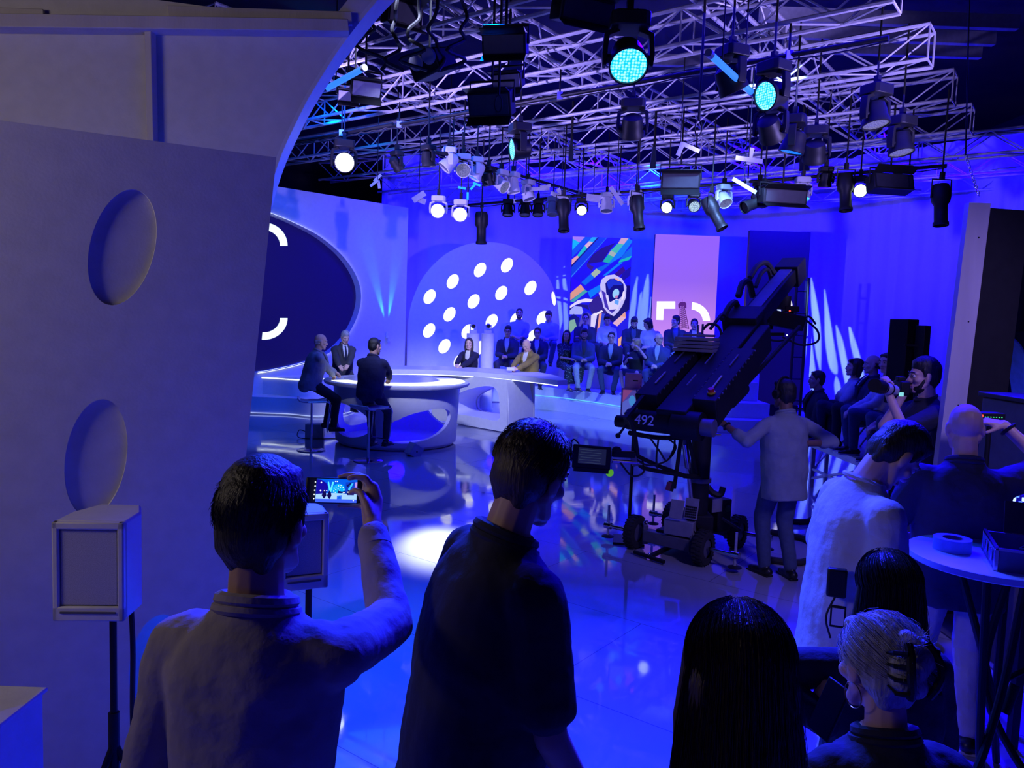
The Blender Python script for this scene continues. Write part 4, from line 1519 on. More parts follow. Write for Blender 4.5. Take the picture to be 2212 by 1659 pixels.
# long blue tube and the small left one
TUBE = E('blue_tube_light', (0.03, 0.20, 1.0), 1.3)
for i, (a, b, d0, d1, lab) in enumerate((((1536, 119), (1622, 198), 7.2, 8.3, 'long glowing blue tube lamp slanting across the grid'), ((708, 190), (784, 148), 8.8, 8.2, 'glowing blue tube lamp by the arch rim'))):
    p, q = P(*a, d0), P(*b, d1)
    t = thing('hanging_tube_light', lab, 'lamp', p)
    MB().cyl(p, q, 0.032, n=12).build('tube', TUBE, t, world=True)
    MB().cyl(p - (q - p) * 0.06, p, 0.036, n=12).build('end_cap', ALU, t, world=True)
    MB().cyl(q, q + (q - p) * 0.05, 0.036, n=12).build('end_cap', ALU, t, world=True)
    for k in (0.25, 0.8):
        c = p.lerp(q, k)
        MB().cyl(c, (c.x, c.y, ZT + 0.2), 0.008, n=5).build('strap', BLACK_METAL, t, world=True)

# pale planks and flags clipped to the pipes
PLANK = M('pale_flag_board', (0.34, 0.34, 0.36), 0.7)
for i, (px, py, d, parts, lab) in enumerate((
        (1470, 322, 10.6, [(0, 0, .19, .06, 70), (.14, .03, .26, .055, -22)], 'pale L-shaped flag hanging high left of centre'),
        (1618, 345, 10.4, [(0, 0, .36, .06, -6), (.02, .05, .22, .06, 80)], 'pale cross-shaped flag right of the high L-shaped one'),
        (1608, 401, 12.0, [(0, 0, .42, .06, -28)], 'pale plank tilted down to the right above the pink screen'),
        (1213, 426, 13.6, [(0, 0, .40, .07, -20), (.0, .03, .28, .07, -60)], 'pair of pale crossed planks above the chrome figure screen'),
        (1332, 423, 13.0, [(0, 0, .36, .07, -52)], 'steep pale plank between the first two lit lamps'),
        (1165, 408, 13.8, [(0, 0, .36, .06, 3), (.1, .05, .2, .05, 12)], 'flat pale planks behind the white lamp row'),
        (1282, 428, 13.2, [(0, 0, .24, .12, -5)], 'square pale flag on the long pipe'),
        (815, 392, 12.8, [(-.05, -.03, .16, .04, 40), (.0, .06, .16, .045, 45), (0.02, -.04, .13, .045, -80)], 'small three-bladed pale flag above the screen wall'),
        (905, 425, 13.2, [(0, 0, .24, .10, 35), (.02, -.05, .2, .09, -20)], 'dark blue flag boards at the curtain edge'))):
    t = thing('hanging_flag', lab, 'flag', P(px, py, d))
    for x, z, w, h, a in parts:
        mx = Matrix.Rotation(R(-a), 3, 'Y')
        MB().box((x, 0.02 * len(t.children), z), (w, 0.012, h), mx).build('board', PLANK, t)
    MB().cyl((0, 0.015, 0), (0, 0.015, 1.2), 0.007, n=5).build('arm', BLACK_METAL, t)

# glowing markers on the two rods by the bright lamps
CY = E('cyan_marker', (0.0, 0.35, 1.0), 1.4)
for px, pts, lab in ((1022, ((1008, 385, 0), (1020, 380, 40), (1012, 405, 90)), 'rod with glowing cyan tape marks under the white lamp row'),):
    p = P(1012, 330, 12.9)
    t = thing('hanging_rod', lab, 'rod', p)
    MB().cyl(p, P(1010, 460, 12.9), 0.012, n=6).build('rod', BLACK_METAL, t, world=True)
    for x, y, a in ((998, 406, 10), (1022, 403, -50), (1030, 398, 20), (1010, 424, 90)):
        c = P(x, y, 12.88)
        MB().box(c, (0.13, 0.01, 0.035), Matrix.Rotation(R(a), 3, 'Y')).build('marker', CY, t, world=True)

# pull cords
for px, y1, d, lab in ((1080, 236, 7.6, 'dark pull cord with a loop hanging left of the big cyan lamp'), (1520, 290, 8.2, 'dark pull cord with a loop hanging left of the blue tube')):
    a, b = P(px + 5, -30, d), P(px - 4, y1 - 30, d)
    b = V((a.x, a.y, b.z))
    t = thing('hanging_pull_rope', lab, 'cord', a)
    MB().cyl(a, b, 0.014, n=6).build('rope', CABLE, t, world=True)
    MB().tube([b + V((0.035 * math.sin(k), 0, -0.08 + 0.08 * math.cos(k))) for k in [2 * PI * i / 14 for i in range(14)]], 0.008, 5, True).build('loop', CABLE, t, world=True)
# bundled cables at the upper left of the grid
random.seed(3)
for j in range(5):
    a = P(820 + 42 * j, -20, 7.4)
    pts = [a]
    for i in range(7):
        pts.append(P(800 + 45 * j + random.uniform(-35, 35), 20 + 22 * i, 7.4 + random.uniform(-0.2, 0.2)))
    tag(MB().tube(spline(pts, 5), 0.018, 6).build('hanging_cable', CABLE), 'dark hanging cable loop in the bundle near the arch rim', 'cable', 'cable bundle in the upper left of the grid')

# pale ducts and roof beams high at the right
DUCT = M('roof_duct_grey', (0.30, 0.30, 0.38), 0.7)
for i, (x0, y0, x1, y1, d) in enumerate(((1690, 118, 2120, 95, 15.0), (1660, 90, 2150, 62, 14.0), (1640, 52, 2200, 28, 13.0), (1400, 140, 1700, 128, 16.0))):
    a, b = P(x0, y0, d), P(x1, y1, d)
    a.z = b.z = (a.z + b.z) / 2
    struct(MB().bar(a, b, 0.12, 0.22).build('trim_%d' % (i + 1), DUCT))
# ------------------------------------------------------------------ people
SKIN = {
    'fair': M('skin_fair', (0.62, 0.40, 0.32), 0.5, var=0.06, scale=25),
    'tan': M('skin_tan', (0.45, 0.27, 0.20), 0.5, var=0.06, scale=25),
    'dark': M('skin_dark', (0.16, 0.085, 0.06), 0.5, var=0.06, scale=25),
}
HAIR = {n: M('hair_' + n, c, 0.5, var=0.35, scale=60, stretch=(1, 1, 0.15), bump=0.35, bscale=140) for n, c in (
    ('black', (0.010, 0.009, 0.010)), ('brown', (0.035, 0.022, 0.016)), ('grey', (0.34, 0.34, 0.36)), ('white', (0.65, 0.65, 0.66)), ('blonde', (0.36, 0.25, 0.12)))}
EYEW = M('eye_white', (0.7, 0.7, 0.7), 0.2, var=0.02)
IRIS = M('eye_iris', (0.03, 0.025, 0.02), 0.2)
LIP = M('lip_skin', (0.42, 0.16, 0.15), 0.45, var=0.05)


def cloth(name, col, rough=0.85, bump=0.25, scale=9.0):
    return M('cloth_' + name, col, rough, var=0.12, scale=scale, bump=bump, bscale=26)


C = {
    'grey': cloth('grey_wool', (0.26, 0.28, 0.34)), 'charcoal': cloth('charcoal_wool', (0.040, 0.042, 0.055)),
    'navy': cloth('navy_wool', (0.022, 0.024, 0.07)), 'black': cloth('black_cotton', (0.012, 0.012, 0.028)),
    'olive': cloth('olive_corduroy', (0.22, 0.17, 0.045)), 'white': cloth('white_cotton', (0.62, 0.63, 0.66)),
    'lightblue': cloth('light_blue_cotton', (0.36, 0.48, 0.68)), 'blue': cloth('blue_cotton', (0.05, 0.07, 0.20)),
    'jeans': cloth('blue_denim', (0.05, 0.075, 0.15), scale=30), 'palejeans': cloth('pale_denim', (0.36, 0.38, 0.42), scale=30),
    'khaki': cloth('pale_trousers', (0.50, 0.47, 0.44)), 'greyshirt': cloth('grey_denim_shirt', (0.20, 0.24, 0.27)),
    'beige': cloth('beige_shirt', (0.28, 0.245, 0.30)), 'tie': cloth('navy_tie', (0.008, 0.012, 0.05)),
    'tee': cloth('white_tee', (0.50, 0.52, 0.58)), 'darkgrey': cloth('dark_grey_cotton', (0.06, 0.065, 0.075)),
}


def pattern_cloth():
    m = cloth('patterned_dress', (0.02, 0.03, 0.05))
    nt = m.node_tree
    b = nt.nodes['Principled BSDF']
    tc = nt.nodes.new('ShaderNodeTexCoord')
    v = nt.nodes.new('ShaderNodeTexVoronoi')
    v.inputs['Scale'].default_value = 28
    nt.links.new(tc.outputs['Object'], v.inputs['Vector'])
    r = nt.nodes.new('ShaderNodeValToRGB')
    r.color_ramp.elements[0].position = 0.25
    r.color_ramp.elements[0].color = (0.16, 0.22, 0.20, 1)
    r.color_ramp.elements[1].position = 0.4
    r.color_ramp.elements[1].color = (0.015, 0.02, 0.04, 1)
    nt.links.new(v.outputs['Distance'], r.inputs['Fac'])
    nt.links.new(r.outputs['Color'], b.inputs['Base Color'])
    return m


C['pattern'] = pattern_cloth()
SHOE = M('black_leather', (0.012, 0.012, 0.013), 0.35)
SNEAK = M('white_rubber_sole', (0.5, 0.5, 0.52), 0.7)
GLASS_FRAME = M('spectacle_frame', (0.01, 0.01, 0.01), 0.3)
_tex = bpy.data.textures.new('cloth_folds', 'CLOUDS')
_tex.noise_scale = 0.11
_tex.noise_depth = 2


class Blob(MB):
    """overlapping rounded pieces that are fused into one skin"""

    def fuse(s, name, mat, parent, voxel, smooth=5, fold=0.0):
        o = MB.build(s, name, mat, parent, smooth=0)
        md = o.modifiers.new('fuse', 'REMESH')
        md.mode = 'VOXEL'
        md.voxel_size = voxel
        md.use_smooth_shade = True
        sm = o.modifiers.new('soften', 'SMOOTH')
        sm.factor = 0.5
        sm.iterations = smooth
        if fold:
            dm = o.modifiers.new('folds', 'DISPLACE')
            dm.texture = _tex
            dm.strength = fold
            dm.mid_level = 0.5
        return o


def ik(a, b, l1, l2, pole):
    d = b - a
    L = min(d.length, (l1 + l2) * 0.998)
    d = d.normalized() if d.length > 1e-6 else V((0, 0, -1))
    x = (l1 * l1 - l2 * l2 + L * L) / (2 * L)
    h = math.sqrt(max(0, l1 * l1 - x * x))
    p = pole - d * pole.dot(d)
    p = p.normalized() if p.length > 1e-6 else d.orthogonal().normalized()
    return a + d * x + p * h, a + d * L


def hand_pieces(m, w, d, n, right, curl=0.35, s=1.0, thumb=None):
    """palm and five bent fingers from the wrist w along d, palm side n"""
    d = d.normalized()
    n = (n - d * n.dot(d)).normalized()
    t = d.cross(n) * (1 if right else -1)
    curls = curl if isinstance(curl, (list, tuple)) else [curl * k for k in (0.85, 1.0, 1.1, 1.2)]
    for k, (off, ln, r) in enumerate(((0.030, 0.076, 0.0090), (0.010, 0.084, 0.0093), (-0.010, 0.079, 0.0089), (-0.029, 0.062, 0.0080))):
        kn = w + (d * (0.088 - 0.006 * abs(k - 1)) + t * off) * s
        m.cap(w + t * (off * 0.55) * s, kn, 0.0165 * s, 0.0125 * s, 8)
        p, a = kn, 0.0
        for f, fr in ((0.45, 0.8), (0.31, 1.1), (0.24, 0.8)):
            a += curls[k] * fr
            q = p + (d * math.cos(a) + n * math.sin(a)).normalized() * (ln * f * s)
            m.cap(p, q, r * s, r * 0.92 * s, 7)
            p = q
    b = w + (d * 0.022 + t * 0.026 + n * 0.006) * s
    td = thumb if thumb is not None else (d * 0.72 + t * 0.62 + n * 0.35)
    td = td.normalized()
    k1 = b + td * 0.046 * s
    k2 = k1 + (td + d * 0.25 + n * 0.1).normalized() * 0.034 * s
    m.cap(w + t * 0.008 * s, b, 0.018 * s, 0.0165 * s, 8)
    m.cap(b, k1, 0.0155 * s, 0.0115 * s, 8)
    m.cap(k1, k2, 0.0110 * s, 0.0098 * s, 8)


def head_pieces(m, X, fem=False):
    """skull, jaw and features; X turns head space (face along +Y, centre of the skull) into body space"""
    def e(c, r):
        m.ell(X @ V(c), r, X.to_3x3())

    def c(a, b, r0, r1):
        m.cap(X @ V(a), X @ V(b), r0, r1, 8)
    e((0, -0.012, 0.030), (0.074, 0.094, 0.088))
    e((0, 0.022, -0.020), (0.062, 0.066, 0.085))
    e((0, 0.030, -0.068), (0.050 if not fem else 0.045, 0.052, 0.048))
    c((-0.018, 0.066, -0.102), (0.018, 0.066, -0.102), 0.019, 0.019)
    c((0, 0.082, 0.012), (0, 0.102, -0.030), 0.010, 0.0135)
    for s in (-1, 1):
        c((0.010 * s, 0.094, -0.034), (0.013 * s, 0.090, -0.034), 0.009, 0.009)
        c((0.014 * s, 0.080, 0.022), (0.048 * s, 0.066, 0.020), 0.0115, 0.010)
        e((0.042 * s, 0.055, -0.026), (0.024, 0.026, 0.022))
        c((0.052 * s, 0.0, -0.045), (0.040 * s, 0.045, -0.088), 0.022, 0.017)
        e((0.076 * s, -0.006, -0.008), (0.010, 0.020, 0.033))
        e((0.074 * s, 0.004, -0.030), (0.008, 0.010, 0.012))
    c((-0.016, 0.083, -0.064), (0.016, 0.083, -0.064), 0.0085, 0.0085)
    c((-0.014, 0.081, -0.074), (0.014, 0.081, -0.074), 0.0085, 0.0085)


def hair_pieces(m, X, style):
    def e(c, r):
        m.ell(X @ V(c), r, X.to_3x3())

    def c(a, b, r0, r1):
        m.cap(X @ V(a), X @ V(b), r0, r1, 9)
    if style == 'ring':          # bald on top
        for s in (-1, 1):
            c((0.070 * s, -0.02, 0.012), (0.045 * s, -0.082, -0.005), 0.014, 0.018)
            c((0.066 * s, -0.03, -0.03), (0.035 * s, -0.082, -0.045), 0.012, 0.016)
        c((-0.045, -0.085, -0.01), (0.045, -0.085, -0.01), 0.018, 0.018)
        return
    e((0, -0.022, 0.042), (0.081, 0.096, 0.086))
    e((0, -0.040, 0.000), (0.076, 0.074, 0.085))
    for s in (-1, 1):
        c((0.070 * s, 0.02, 0.045), (0.073 * s, 0.016, 0.0), 0.013, 0.008)
    c((-0.034, 0.042, 0.086), (0.034, 0.044, 0.088), 0.022, 0.022)
    for s in (-1, 0, 1):
        c((0.034 * s, -0.062, -0.03), (0.026 * s, -0.050, -0.072), 0.034, 0.022)
    if style in ('quiff', 'thick'):
        c((-0.028, 0.046, 0.090), (0.036, 0.044, 0.094), 0.026, 0.025)
        e((0, -0.01, 0.070), (0.080, 0.09, 0.075))
    if style == 'bob':
        for s in (-1, 1):
            c((0.062 * s, -0.005, 0.05), (0.074 * s, 0.006, -0.085), 0.030, 0.026)
            c((0.045 * s, -0.055, 0.0), (0.05 * s, -0.055, -0.095), 0.045, 0.034)
        c((-0.05, 0.062, 0.075), (0.05, 0.062, 0.075), 0.022, 0.022)
    if style in ('long', 'verylong'):
        z = -0.17 if style == 'long' else -0.36
        for s in (-1, 1):
            c((0.062 * s, 0.0, 0.05), (0.078 * s, 0.012, -0.08), 0.028, 0.026)
            c((0.078 * s, 0.012, -0.08), (0.070 * s, 0.030, z), 0.028, 0.020)
            c((0.045 * s, -0.055, 0.0), (0.055 * s, -0.06, z - 0.02), 0.045, 0.032)
        c((0, -0.07, 0.0), (0, -0.075, z - 0.03), 0.05, 0.036)


def person(label, hx, hy, d, yaw, pose='sit', s=1.0, seat=None, lean=6, side=0, twist=0, hyaw=0, hpitch=0, hroll=0,
           lh=None, rh=None, lpole=None, rpole=None, feet=None, top='jacket', topc='navy', shirt=None, tie=None, pants='navy', skirt=None,
           skin='fair', hair='short', hairc='brown', beard=None, glasses=False, fem=False, voxel=0.009, shoes='shoe', group=None,
           curl=0.5, face=True, floorz=None, stand_z=None, hidden_hands=False, lhand=None, rhand=None, bare_legs=False, build_hair=True, sleeves='long', knee=0.0, name='person', spread=0.11, tz=None, voxc=None, kneel=False, rcustom=None, nf=0, foldk=1.0, loosek=1.0, shw=1.0):
    Mz = lambda a: Matrix.Rotation(R(a), 4, 'Z')
    Mx = lambda a: Matrix.Rotation(R(a), 4, 'X')
    My = lambda a: Matrix.Rotation(R(a), 4, 'Y')
    U = Mz(twist) @ Mx(-lean) @ My(side)          # upper body about the pelvis
    neck = V((0, -0.005, 0.50))
    Xh = U @ Matrix.Translation(neck) @ Mx(-nf) @ Mz(hyaw) @ My(hroll) @ Mx(-hpitch + lean * 0.6 + nf) @ Matrix.Translation(V((0, 0.018, 0.148 - 0.0008 * nf))) if not nf else U @ Matrix.Translation(neck) @ Mx(-nf) @ Matrix.Translation(V((0, 0.0, 0.10))) @ Mx(nf * 0.6) @ Mz(hyaw) @ My(hroll) @ Mx(-hpitch) @ Matrix.Translation(V((0, 0.018, 0.05)))
    hc = Xh @ V((0, 0.005, 0.0))
    Rz = Matrix.Rotation(R(yaw), 4, 'Z')
    hp = P(hx, hy, d)
    root = hp - (Rz @ hc) * s                       # pelvis in the world
    if pose == 'stand' and stand_z is not None:
        s = (hp.z - stand_z) / (hc.z + 0.93)
        root = hp - (Rz @ hc) * s
    Wm = Matrix.Translation(root) @ Rz @ Matrix.Scale(s, 4)
    Wi = Wm.inverted()
    fz = -0.93 if pose == 'stand' else (((tz if tz is not None else root.z - 0.55) - root.z) / s)
    m = Blob()
    sh = (0.185 if not fem else 0.160) * shw
    q = 1.0 if not fem else 0.88
    UR = U.to_3x3()

    def ue(mm, c_, r, g=0.0):
        mm.ell(U @ V(c_), tuple(k + g for k in r), UR)

    def uc(mm, a, b, r0, r1, g=0.0):
        mm.cap(U @ V(a), U @ V(b), r0 + g, r1 + g, 12)

    def torso(mm, g=0.0, hem=-0.10, loose=0.0):
        sec = [(-0.10, 0.150, 0.112, 0.0), (0.0, 0.158, 0.116, 0.0), (0.12, 0.142, 0.104, 0.004), (0.22, 0.150, 0.108, 0.006), (0.32, 0.166, 0.114, 0.004), (0.37, 0.172, 0.104, -0.004), (0.405, 0.158, 0.092, -0.008), (0.44, 0.122, 0.080, -0.012), (0.47, 0.088, 0.068, -0.012), (0.50, 0.064, 0.060, -0.008)]
        rows = []
        if hem < -0.10:
            sec = [(hem, 0.152, 0.114, -0.004)] + sec
        n = 22
        for z, hw, hd, cy in sec:
            f = sh / 0.185 if z > 0.1 else 1.0
            gg = g * (0.6 if z > 0.45 else 1.0)
            lw = loose * (1.0 if z < 0.3 else max(0, (0.45 - z) / 0.15))
            if 0.05 < z < 0.25:
                lw *= 1.5
            bust = 0.030 if fem and 0.25 < z < 0.36 else 0.0
            row = []
            for i in range(n):
                t_ = 2 * PI * i / n
                ca, sa = math.cos(t_), math.sin(t_)
                px_ = (hw * f + gg + lw) * math.copysign(abs(ca) ** 0.82, ca)
                py_ = cy + (hd + gg + lw * 0.9 + (bust if sa > 0.3 else 0)) * math.copysign(abs(sa) ** 0.9, sa)
                row.append(U @ V((px_, py_, z)))
            rows.append(row)
        vs = [p for r in rows for p in r]
        k = len(rows)
        fs = [(j * n + i, j * n + (i + 1) % n, (j + 1) * n + (i + 1) % n, (j + 1) * n + i) for j in range(k - 1) for i in range(n)]
        fs += [tuple(range(n - 1, -1, -1)), tuple(range((k - 1) * n, k * n))]
        mm.add(vs, fs)
        for j in (-1, 1):
            uc(mm, (j * sh * 0.74, -0.008, 0.395), (j * sh * 0.98, -0.006, 0.388), 0.058, 0.050, g * 0.8)

    torso(m)
    m.cap(U @ V((0, -0.012, 0.46)), Xh @ V((0, -0.022, -0.06)), 0.058 * (0.88 if fem else 1), 0.053 * (0.86 if fem else 1))
    head_pieces(m, Xh, fem)
    J = {}
    hipw = 0.09
    # legs
    for k, nm in ((-1, 'l'), (1, 'r')):
        hip = V((hipw * k, 0.0, -0.02))
        if pose == 'stand':
            f = feet[0 if k < 0 else 1] if feet else (0.11 * k, 0.02 * k, 0, k * 8)
            an = V((f[0], f[1], fz + 0.085 + f[2]))
            kn, an = ik(hip, an, 0.43, 0.42, V((0.1 * k, 1, 0)))
        elif kneel:
            kn = V((hipw * k * 1.3, 0.34, fz + 0.09))
            an = V((hipw * k, -0.05, fz + 0.07))
            f = (0, 0, 0, 0)
        else:
            f = feet[0 if k < 0 else 1] if feet else (spread * k, 0.40, 0, k * 10)
            an = V((f[0], f[1], fz + 0.085 + f[2]))
            kn, an = ik(hip, an, 0.45, 0.43, V((0.35 * k, 1, 0.9)))
        toe = R(f[3])
        td = V((-math.sin(-toe), math.cos(toe), 0)) if not kneel else V((0, -1, 0.0))
        J[nm] = (hip, kn, an, td)
        m.cap(hip, kn, 0.074, 0.046)
        m.cap(kn, an, 0.044, 0.032)
        m.ell(kn.lerp(an, 0.28) + V((0, -0.012, 0)), (0.042, 0.046, 0.09))
        m.cap(an + V((0, 0, -0.03)) - td * 0.03, an + V((0, 0, -0.055)) + td * 0.11, 0.034, 0.026)
    # arms
    A = {}
    for k, nm, hnd, pole in ((-1, 'l', lh, lpole), (1, 'r', rh, rpole)):
        S = U @ V((sh * k, -0.005, 0.395))
        if hnd is None:
            hnd = (0.09 * k, 0.34, 0.10) if pose == 'sit' else (0.24 * k, 0.04, -0.10)
        tgt = Wi @ V(hnd[1]) if hnd[0] == 'w' else V(hnd)
        if hnd[0] == 'u':
            tgt = U @ V(hnd[1])
        E_, w = ik(S, tgt, 0.29, 0.26, V(pole) if pole is not None else V((0.7 * k, -0.6, -0.9)))
        A[nm] = (S, E_, w)
        m.cap(S, E_, 0.048 * q, 0.038 * q)
        m.cap(E_, w, 0.038 * q, 0.027 * q)
        fd = (w - E_).normalized()
        spec = lhand if k < 0 else rhand
        if k > 0 and rcustom:
            for ch in rcustom:
                for (a_, ra), (b2, rb) in zip(ch, ch[1:]):
                    m.cap(Wi @ a_, Wi @ b2, ra / s, rb / s, 9)
        elif spec:
            dd, nn_ = spec[0], spec[1]
            if len(spec) > 2 and spec[2] == 'w':
                r3 = Rz.to_3x3().inverted()
                dd, nn_ = r3 @ V(dd), r3 @ V(nn_)
            cc = spec[3] if len(spec) > 3 else curl
            th = spec[4] if len(spec) > 4 else None
            if th is not None:
                th = Rz.to_3x3().inverted() @ V(th)
            hand_pieces(m, w, V(dd), V(nn_), k > 0, cc, 0.98, th)
        else:
            hand_pieces(m, w, fd + V((-0.25 * k, 0, -0.05)), V((-0.35 * k, 0.0, -1)) if pose == 'sit' else V((-1 * k, 0.2, 0)), k > 0, curl, 0.98)
    body = m.fuse(name, SKIN[skin], None, voxel, 4)
    body.matrix_world = Wm
    WM[body] = Wm
    body.name = name
    tag(body, label, 'person', group)
    vc = voxc or max(voxel * 1.25, 0.009)
    g = {'jacket': 0.024, 'shirt': 0.016, 'polo': 0.016, 'tee': 0.016, 'blouse': 0.014, 'dress': 0.014}[top]
    # top
    mat_t = C[topc]
    m = Blob()
    loose = {'jacket': 0.022, 'shirt': 0.028, 'polo': 0.034, 'tee': 0.036, 'blouse': 0.006, 'dress': 0.008}[top] * loosek
    torso(m, g, -0.24 if pose == 'stand' and top != 'polo' else (-0.20 if pose == 'stand' else -0.12), loose)
    if top == 'jacket' and pose == 'sit':
        ue(m, (0, -0.075, -0.06), (0.165, 0.085, 0.12), 0.012)
    fr = {'jacket': 0.98, 'shirt': 0.96, 'polo': 0, 'tee': 0, 'blouse': 0, 'dress': 0}[top]
    if sleeves == 'rolled':
        fr = 0.35
    for nm in 'lr':
        S, E_, w = A[nm]
        if fr:
            m.cap(S + (E_ - S) * 0.05, E_, 0.048 + g * 0.75, 0.043 + g * 0.85)
            m.cap(E_, E_.lerp(w, fr), 0.046 + g * 0.7, 0.031 + g * 0.75)
            if sleeves == 'rolled':
                e2 = E_.lerp(w, fr)
                m.cap(E_.lerp(w, fr - 0.14), e2, 0.052, 0.052)
        elif sleeves != 'none':
            m.cap(S, S.lerp(E_, 0.74), 0.056 + g, 0.054 + g)
    garment = {'jacket': 'jacket', 'shirt': 'shirt', 'polo': 'polo_shirt', 'tee': 't_shirt', 'blouse': 'blouse', 'dress': 'dress'}[top]
    if top == 'dress' and pose == 'sit':
        for nm in 'lr':
            hip, kn, an, td = J[nm]
            m.cap(hip, kn, 0.10, 0.085)
            m.cap(kn, kn.lerp(an, 0.6), 0.085, 0.105)
        m.cap(J['l'][1], J['r'][1], 0.085, 0.085)
        m.cap(J['l'][1].lerp(J['l'][2], 0.6), J['r'][1].lerp(J['r'][2], 0.6), 0.10, 0.10)
    tp = m.fuse(garment, mat_t, body, vc, int(0.075 / vc) + 2, (0.016 if top == 'jacket' else 0.02) * foldk)
    # collar
    cm = MB()
    pts = []
    for i in range(17):
        a = R(-238 + 296 * i / 16) if top in ('jacket', 'shirt', 'polo') else R(360 * i / 17)
        rr = 0.072 * (0.92 if fem else 1)
        pts.append(U @ V((rr * math.cos(a), -0.008 + rr * math.sin(a) * -1 if False else -0.004 + rr * 0.95 * math.sin(a), 0.495 - 0.018 * math.sin(a))))
    if top in ('shirt', 'polo'):
        cm.tube(pts, 0.014, 7)
        cm.tube([p + (U.to_3x3() @ V((0, 0, -0.020))) + ((p - U @ V((0, -0.004, 0.49))).normalized() * 0.008) for p in pts], 0.011, 7)
        cm.build('collar', mat_t, tp)
    elif top in ('tee', 'blouse'):
        cm.tube(pts, 0.010, 6, True)
        cm.build('neckband', mat_t, tp)
    if top == 'jacket':
        cm.tube(pts, 0.020, 7)
        cm.build('collar', mat_t, tp)
        sm_ = C[shirt or 'white']
        # shirt front with collar wings
        ft = MB()
        yy = lambda z: 0.125 + g * 0.9 + loose * 0.7 + 0.004 - 0.10 * max(0, (z - 0.36) / 0.14) ** 1.4 - (0.018 if z < 0.2 else 0)
        rows = []
        for z, hw in ((0.50, 0.045), (0.47, 0.058), (0.43, 0.060), (0.38, 0.054), (0.31, 0.042), (0.24, 0.026), (0.18, 0.006)):
            rows.append([U @ V((hw * f, yy(z) - 0.03 * abs(f) * hw / 0.06 * 0.5, z)) for f in (-1, -0.5, 0, 0.5, 1)])
        ft.sheet(rows)
        sf = ft.build('shirt_front', sm_, tp, solid=0.02, offset=0)
        lp = MB()
        for k in (-1, 1):
            lp.tube([U @ V((k * 0.052, yy(0.50) - 0.012, 0.505)), U @ V((k * 0.072, yy(0.44), 0.44)), U @ V((k * 0.062, yy(0.36) + 0.006, 0.36)), U @ V((k * 0.034, yy(0.26) + 0.006, 0.25)), U @ V((k * 0.008, yy(0.18) + 0.006, 0.17))], [0.012, 0.020, 0.018, 0.013, 0.008], 7)
        lp.build('lapels', mat_t, tp)
        if tie:
            tm = MB()
            rows = [[U @ V((hw * f, yy(z) + 0.014, z)) for f in (-1, 0, 1)] for z, hw in ((0.485, 0.018), (0.465, 0.013), (0.36, 0.020), (0.27, 0.026), (0.19, 0.018))]
            tm.sheet(rows)
            tm.build('tie', C[tie], sf, solid=0.008, offset=0)
        cu = MB()
        for nm in 'lr':
            S, E_, w = A[nm]
            dd = (w - E_).normalized()
            MB().cyl(w - dd * 0.03, w + dd * 0.012, 0.038, 0.037, 12).build('shirt_cuff', sm_, tp)
    elif top == 'shirt' and sleeves == 'long':
        for nm in 'lr':
            S, E_, w = A[nm]
            dd = (w - E_).normalized()
            MB().cyl(w - dd * 0.05, w + dd * 0.004, 0.043, 0.038, 14).build('cuff', mat_t, tp)
    # legs
    m = Blob()
    if not bare_legs:
        for nm in 'lr':
            hip, kn, an, td = J[nm]
            m.cap(hip, kn, 0.096, 0.072)
            m.cap(kn, an.lerp(kn, 0.04), 0.070, 0.054)
        m.ell((0, 0, -0.02), (0.165, 0.122, 0.12))
        m.fuse('trousers', C[pants], body, vc, 4, 0.014)
    elif skirt:
        for nm in 'lr':
            hip, kn, an, td = J[nm]
            m.cap(hip, hip.lerp(kn, 0.85), 0.096, 0.078)
        m.cap(J['l'][0].lerp(J['l'][1], 0.8), J['r'][0].lerp(J['r'][1], 0.8), 0.075, 0.075)
        m.ell((0, 0, -0.01), (0.168, 0.125, 0.12))
        m.fuse('skirt', C[skirt], body, vc, 4, 0.01)
    if not kneel:
        for nm in 'lr':
            hip, kn, an, td = J[nm]
            sm2 = Blob()
            b0 = an + V((0, 0, -0.045))
            sm2.cap(b0 - td * 0.045, b0 + td * 0.10 + V((0, 0, -0.012)), 0.042, 0.036)
            sm2.cap(b0 + td * 0.06 + V((0, 0, -0.01)), b0 + td * 0.155 + V((0, 0, -0.016)), 0.038, 0.026)
            if shoes != 'sandal':
                sm2.cap(an + V((0, 0, 0.01)), b0, 0.045, 0.042)
                so = sm2.fuse('shoe', SHOE, body, vc, 3)
                a0 = b0 - td * 0.07 + V((0, 0, -0.032))
                MB().bar(a0, b0 + td * 0.175 + V((0, 0, -0.032)), 0.075, 0.016).build('sole', SNEAK if shoes == 'sneaker' else SHOE, so, bevel=0.004)
            else:
                st = MB()
                st.bar(b0 - td * 0.07 + V((0, 0, -0.036)), b0 + td * 0.16 + V((0, 0, -0.036)), 0.075, 0.012)
                for f in (0.02, 0.10):
                    st.tube([b0 + td * f + td.cross(V((0, 0, 1))) * (0.042 * math.cos(x)) + V((0, 0, -0.03 + 0.055 * math.sin(x))) for x in (0, 0.6, 1.2, 1.9, 2.5, PI)], 0.008, 5)
                st.build('sandal', C['white'] if topc == 'black' else SHOE, body)
    # hair, face
    if hair and build_hair:
        m = Blob()
        hair_pieces(m, Xh, hair)
        m.fuse('hair', HAIR[hairc], body, max(voxel, 0.006), 3, 0.010)
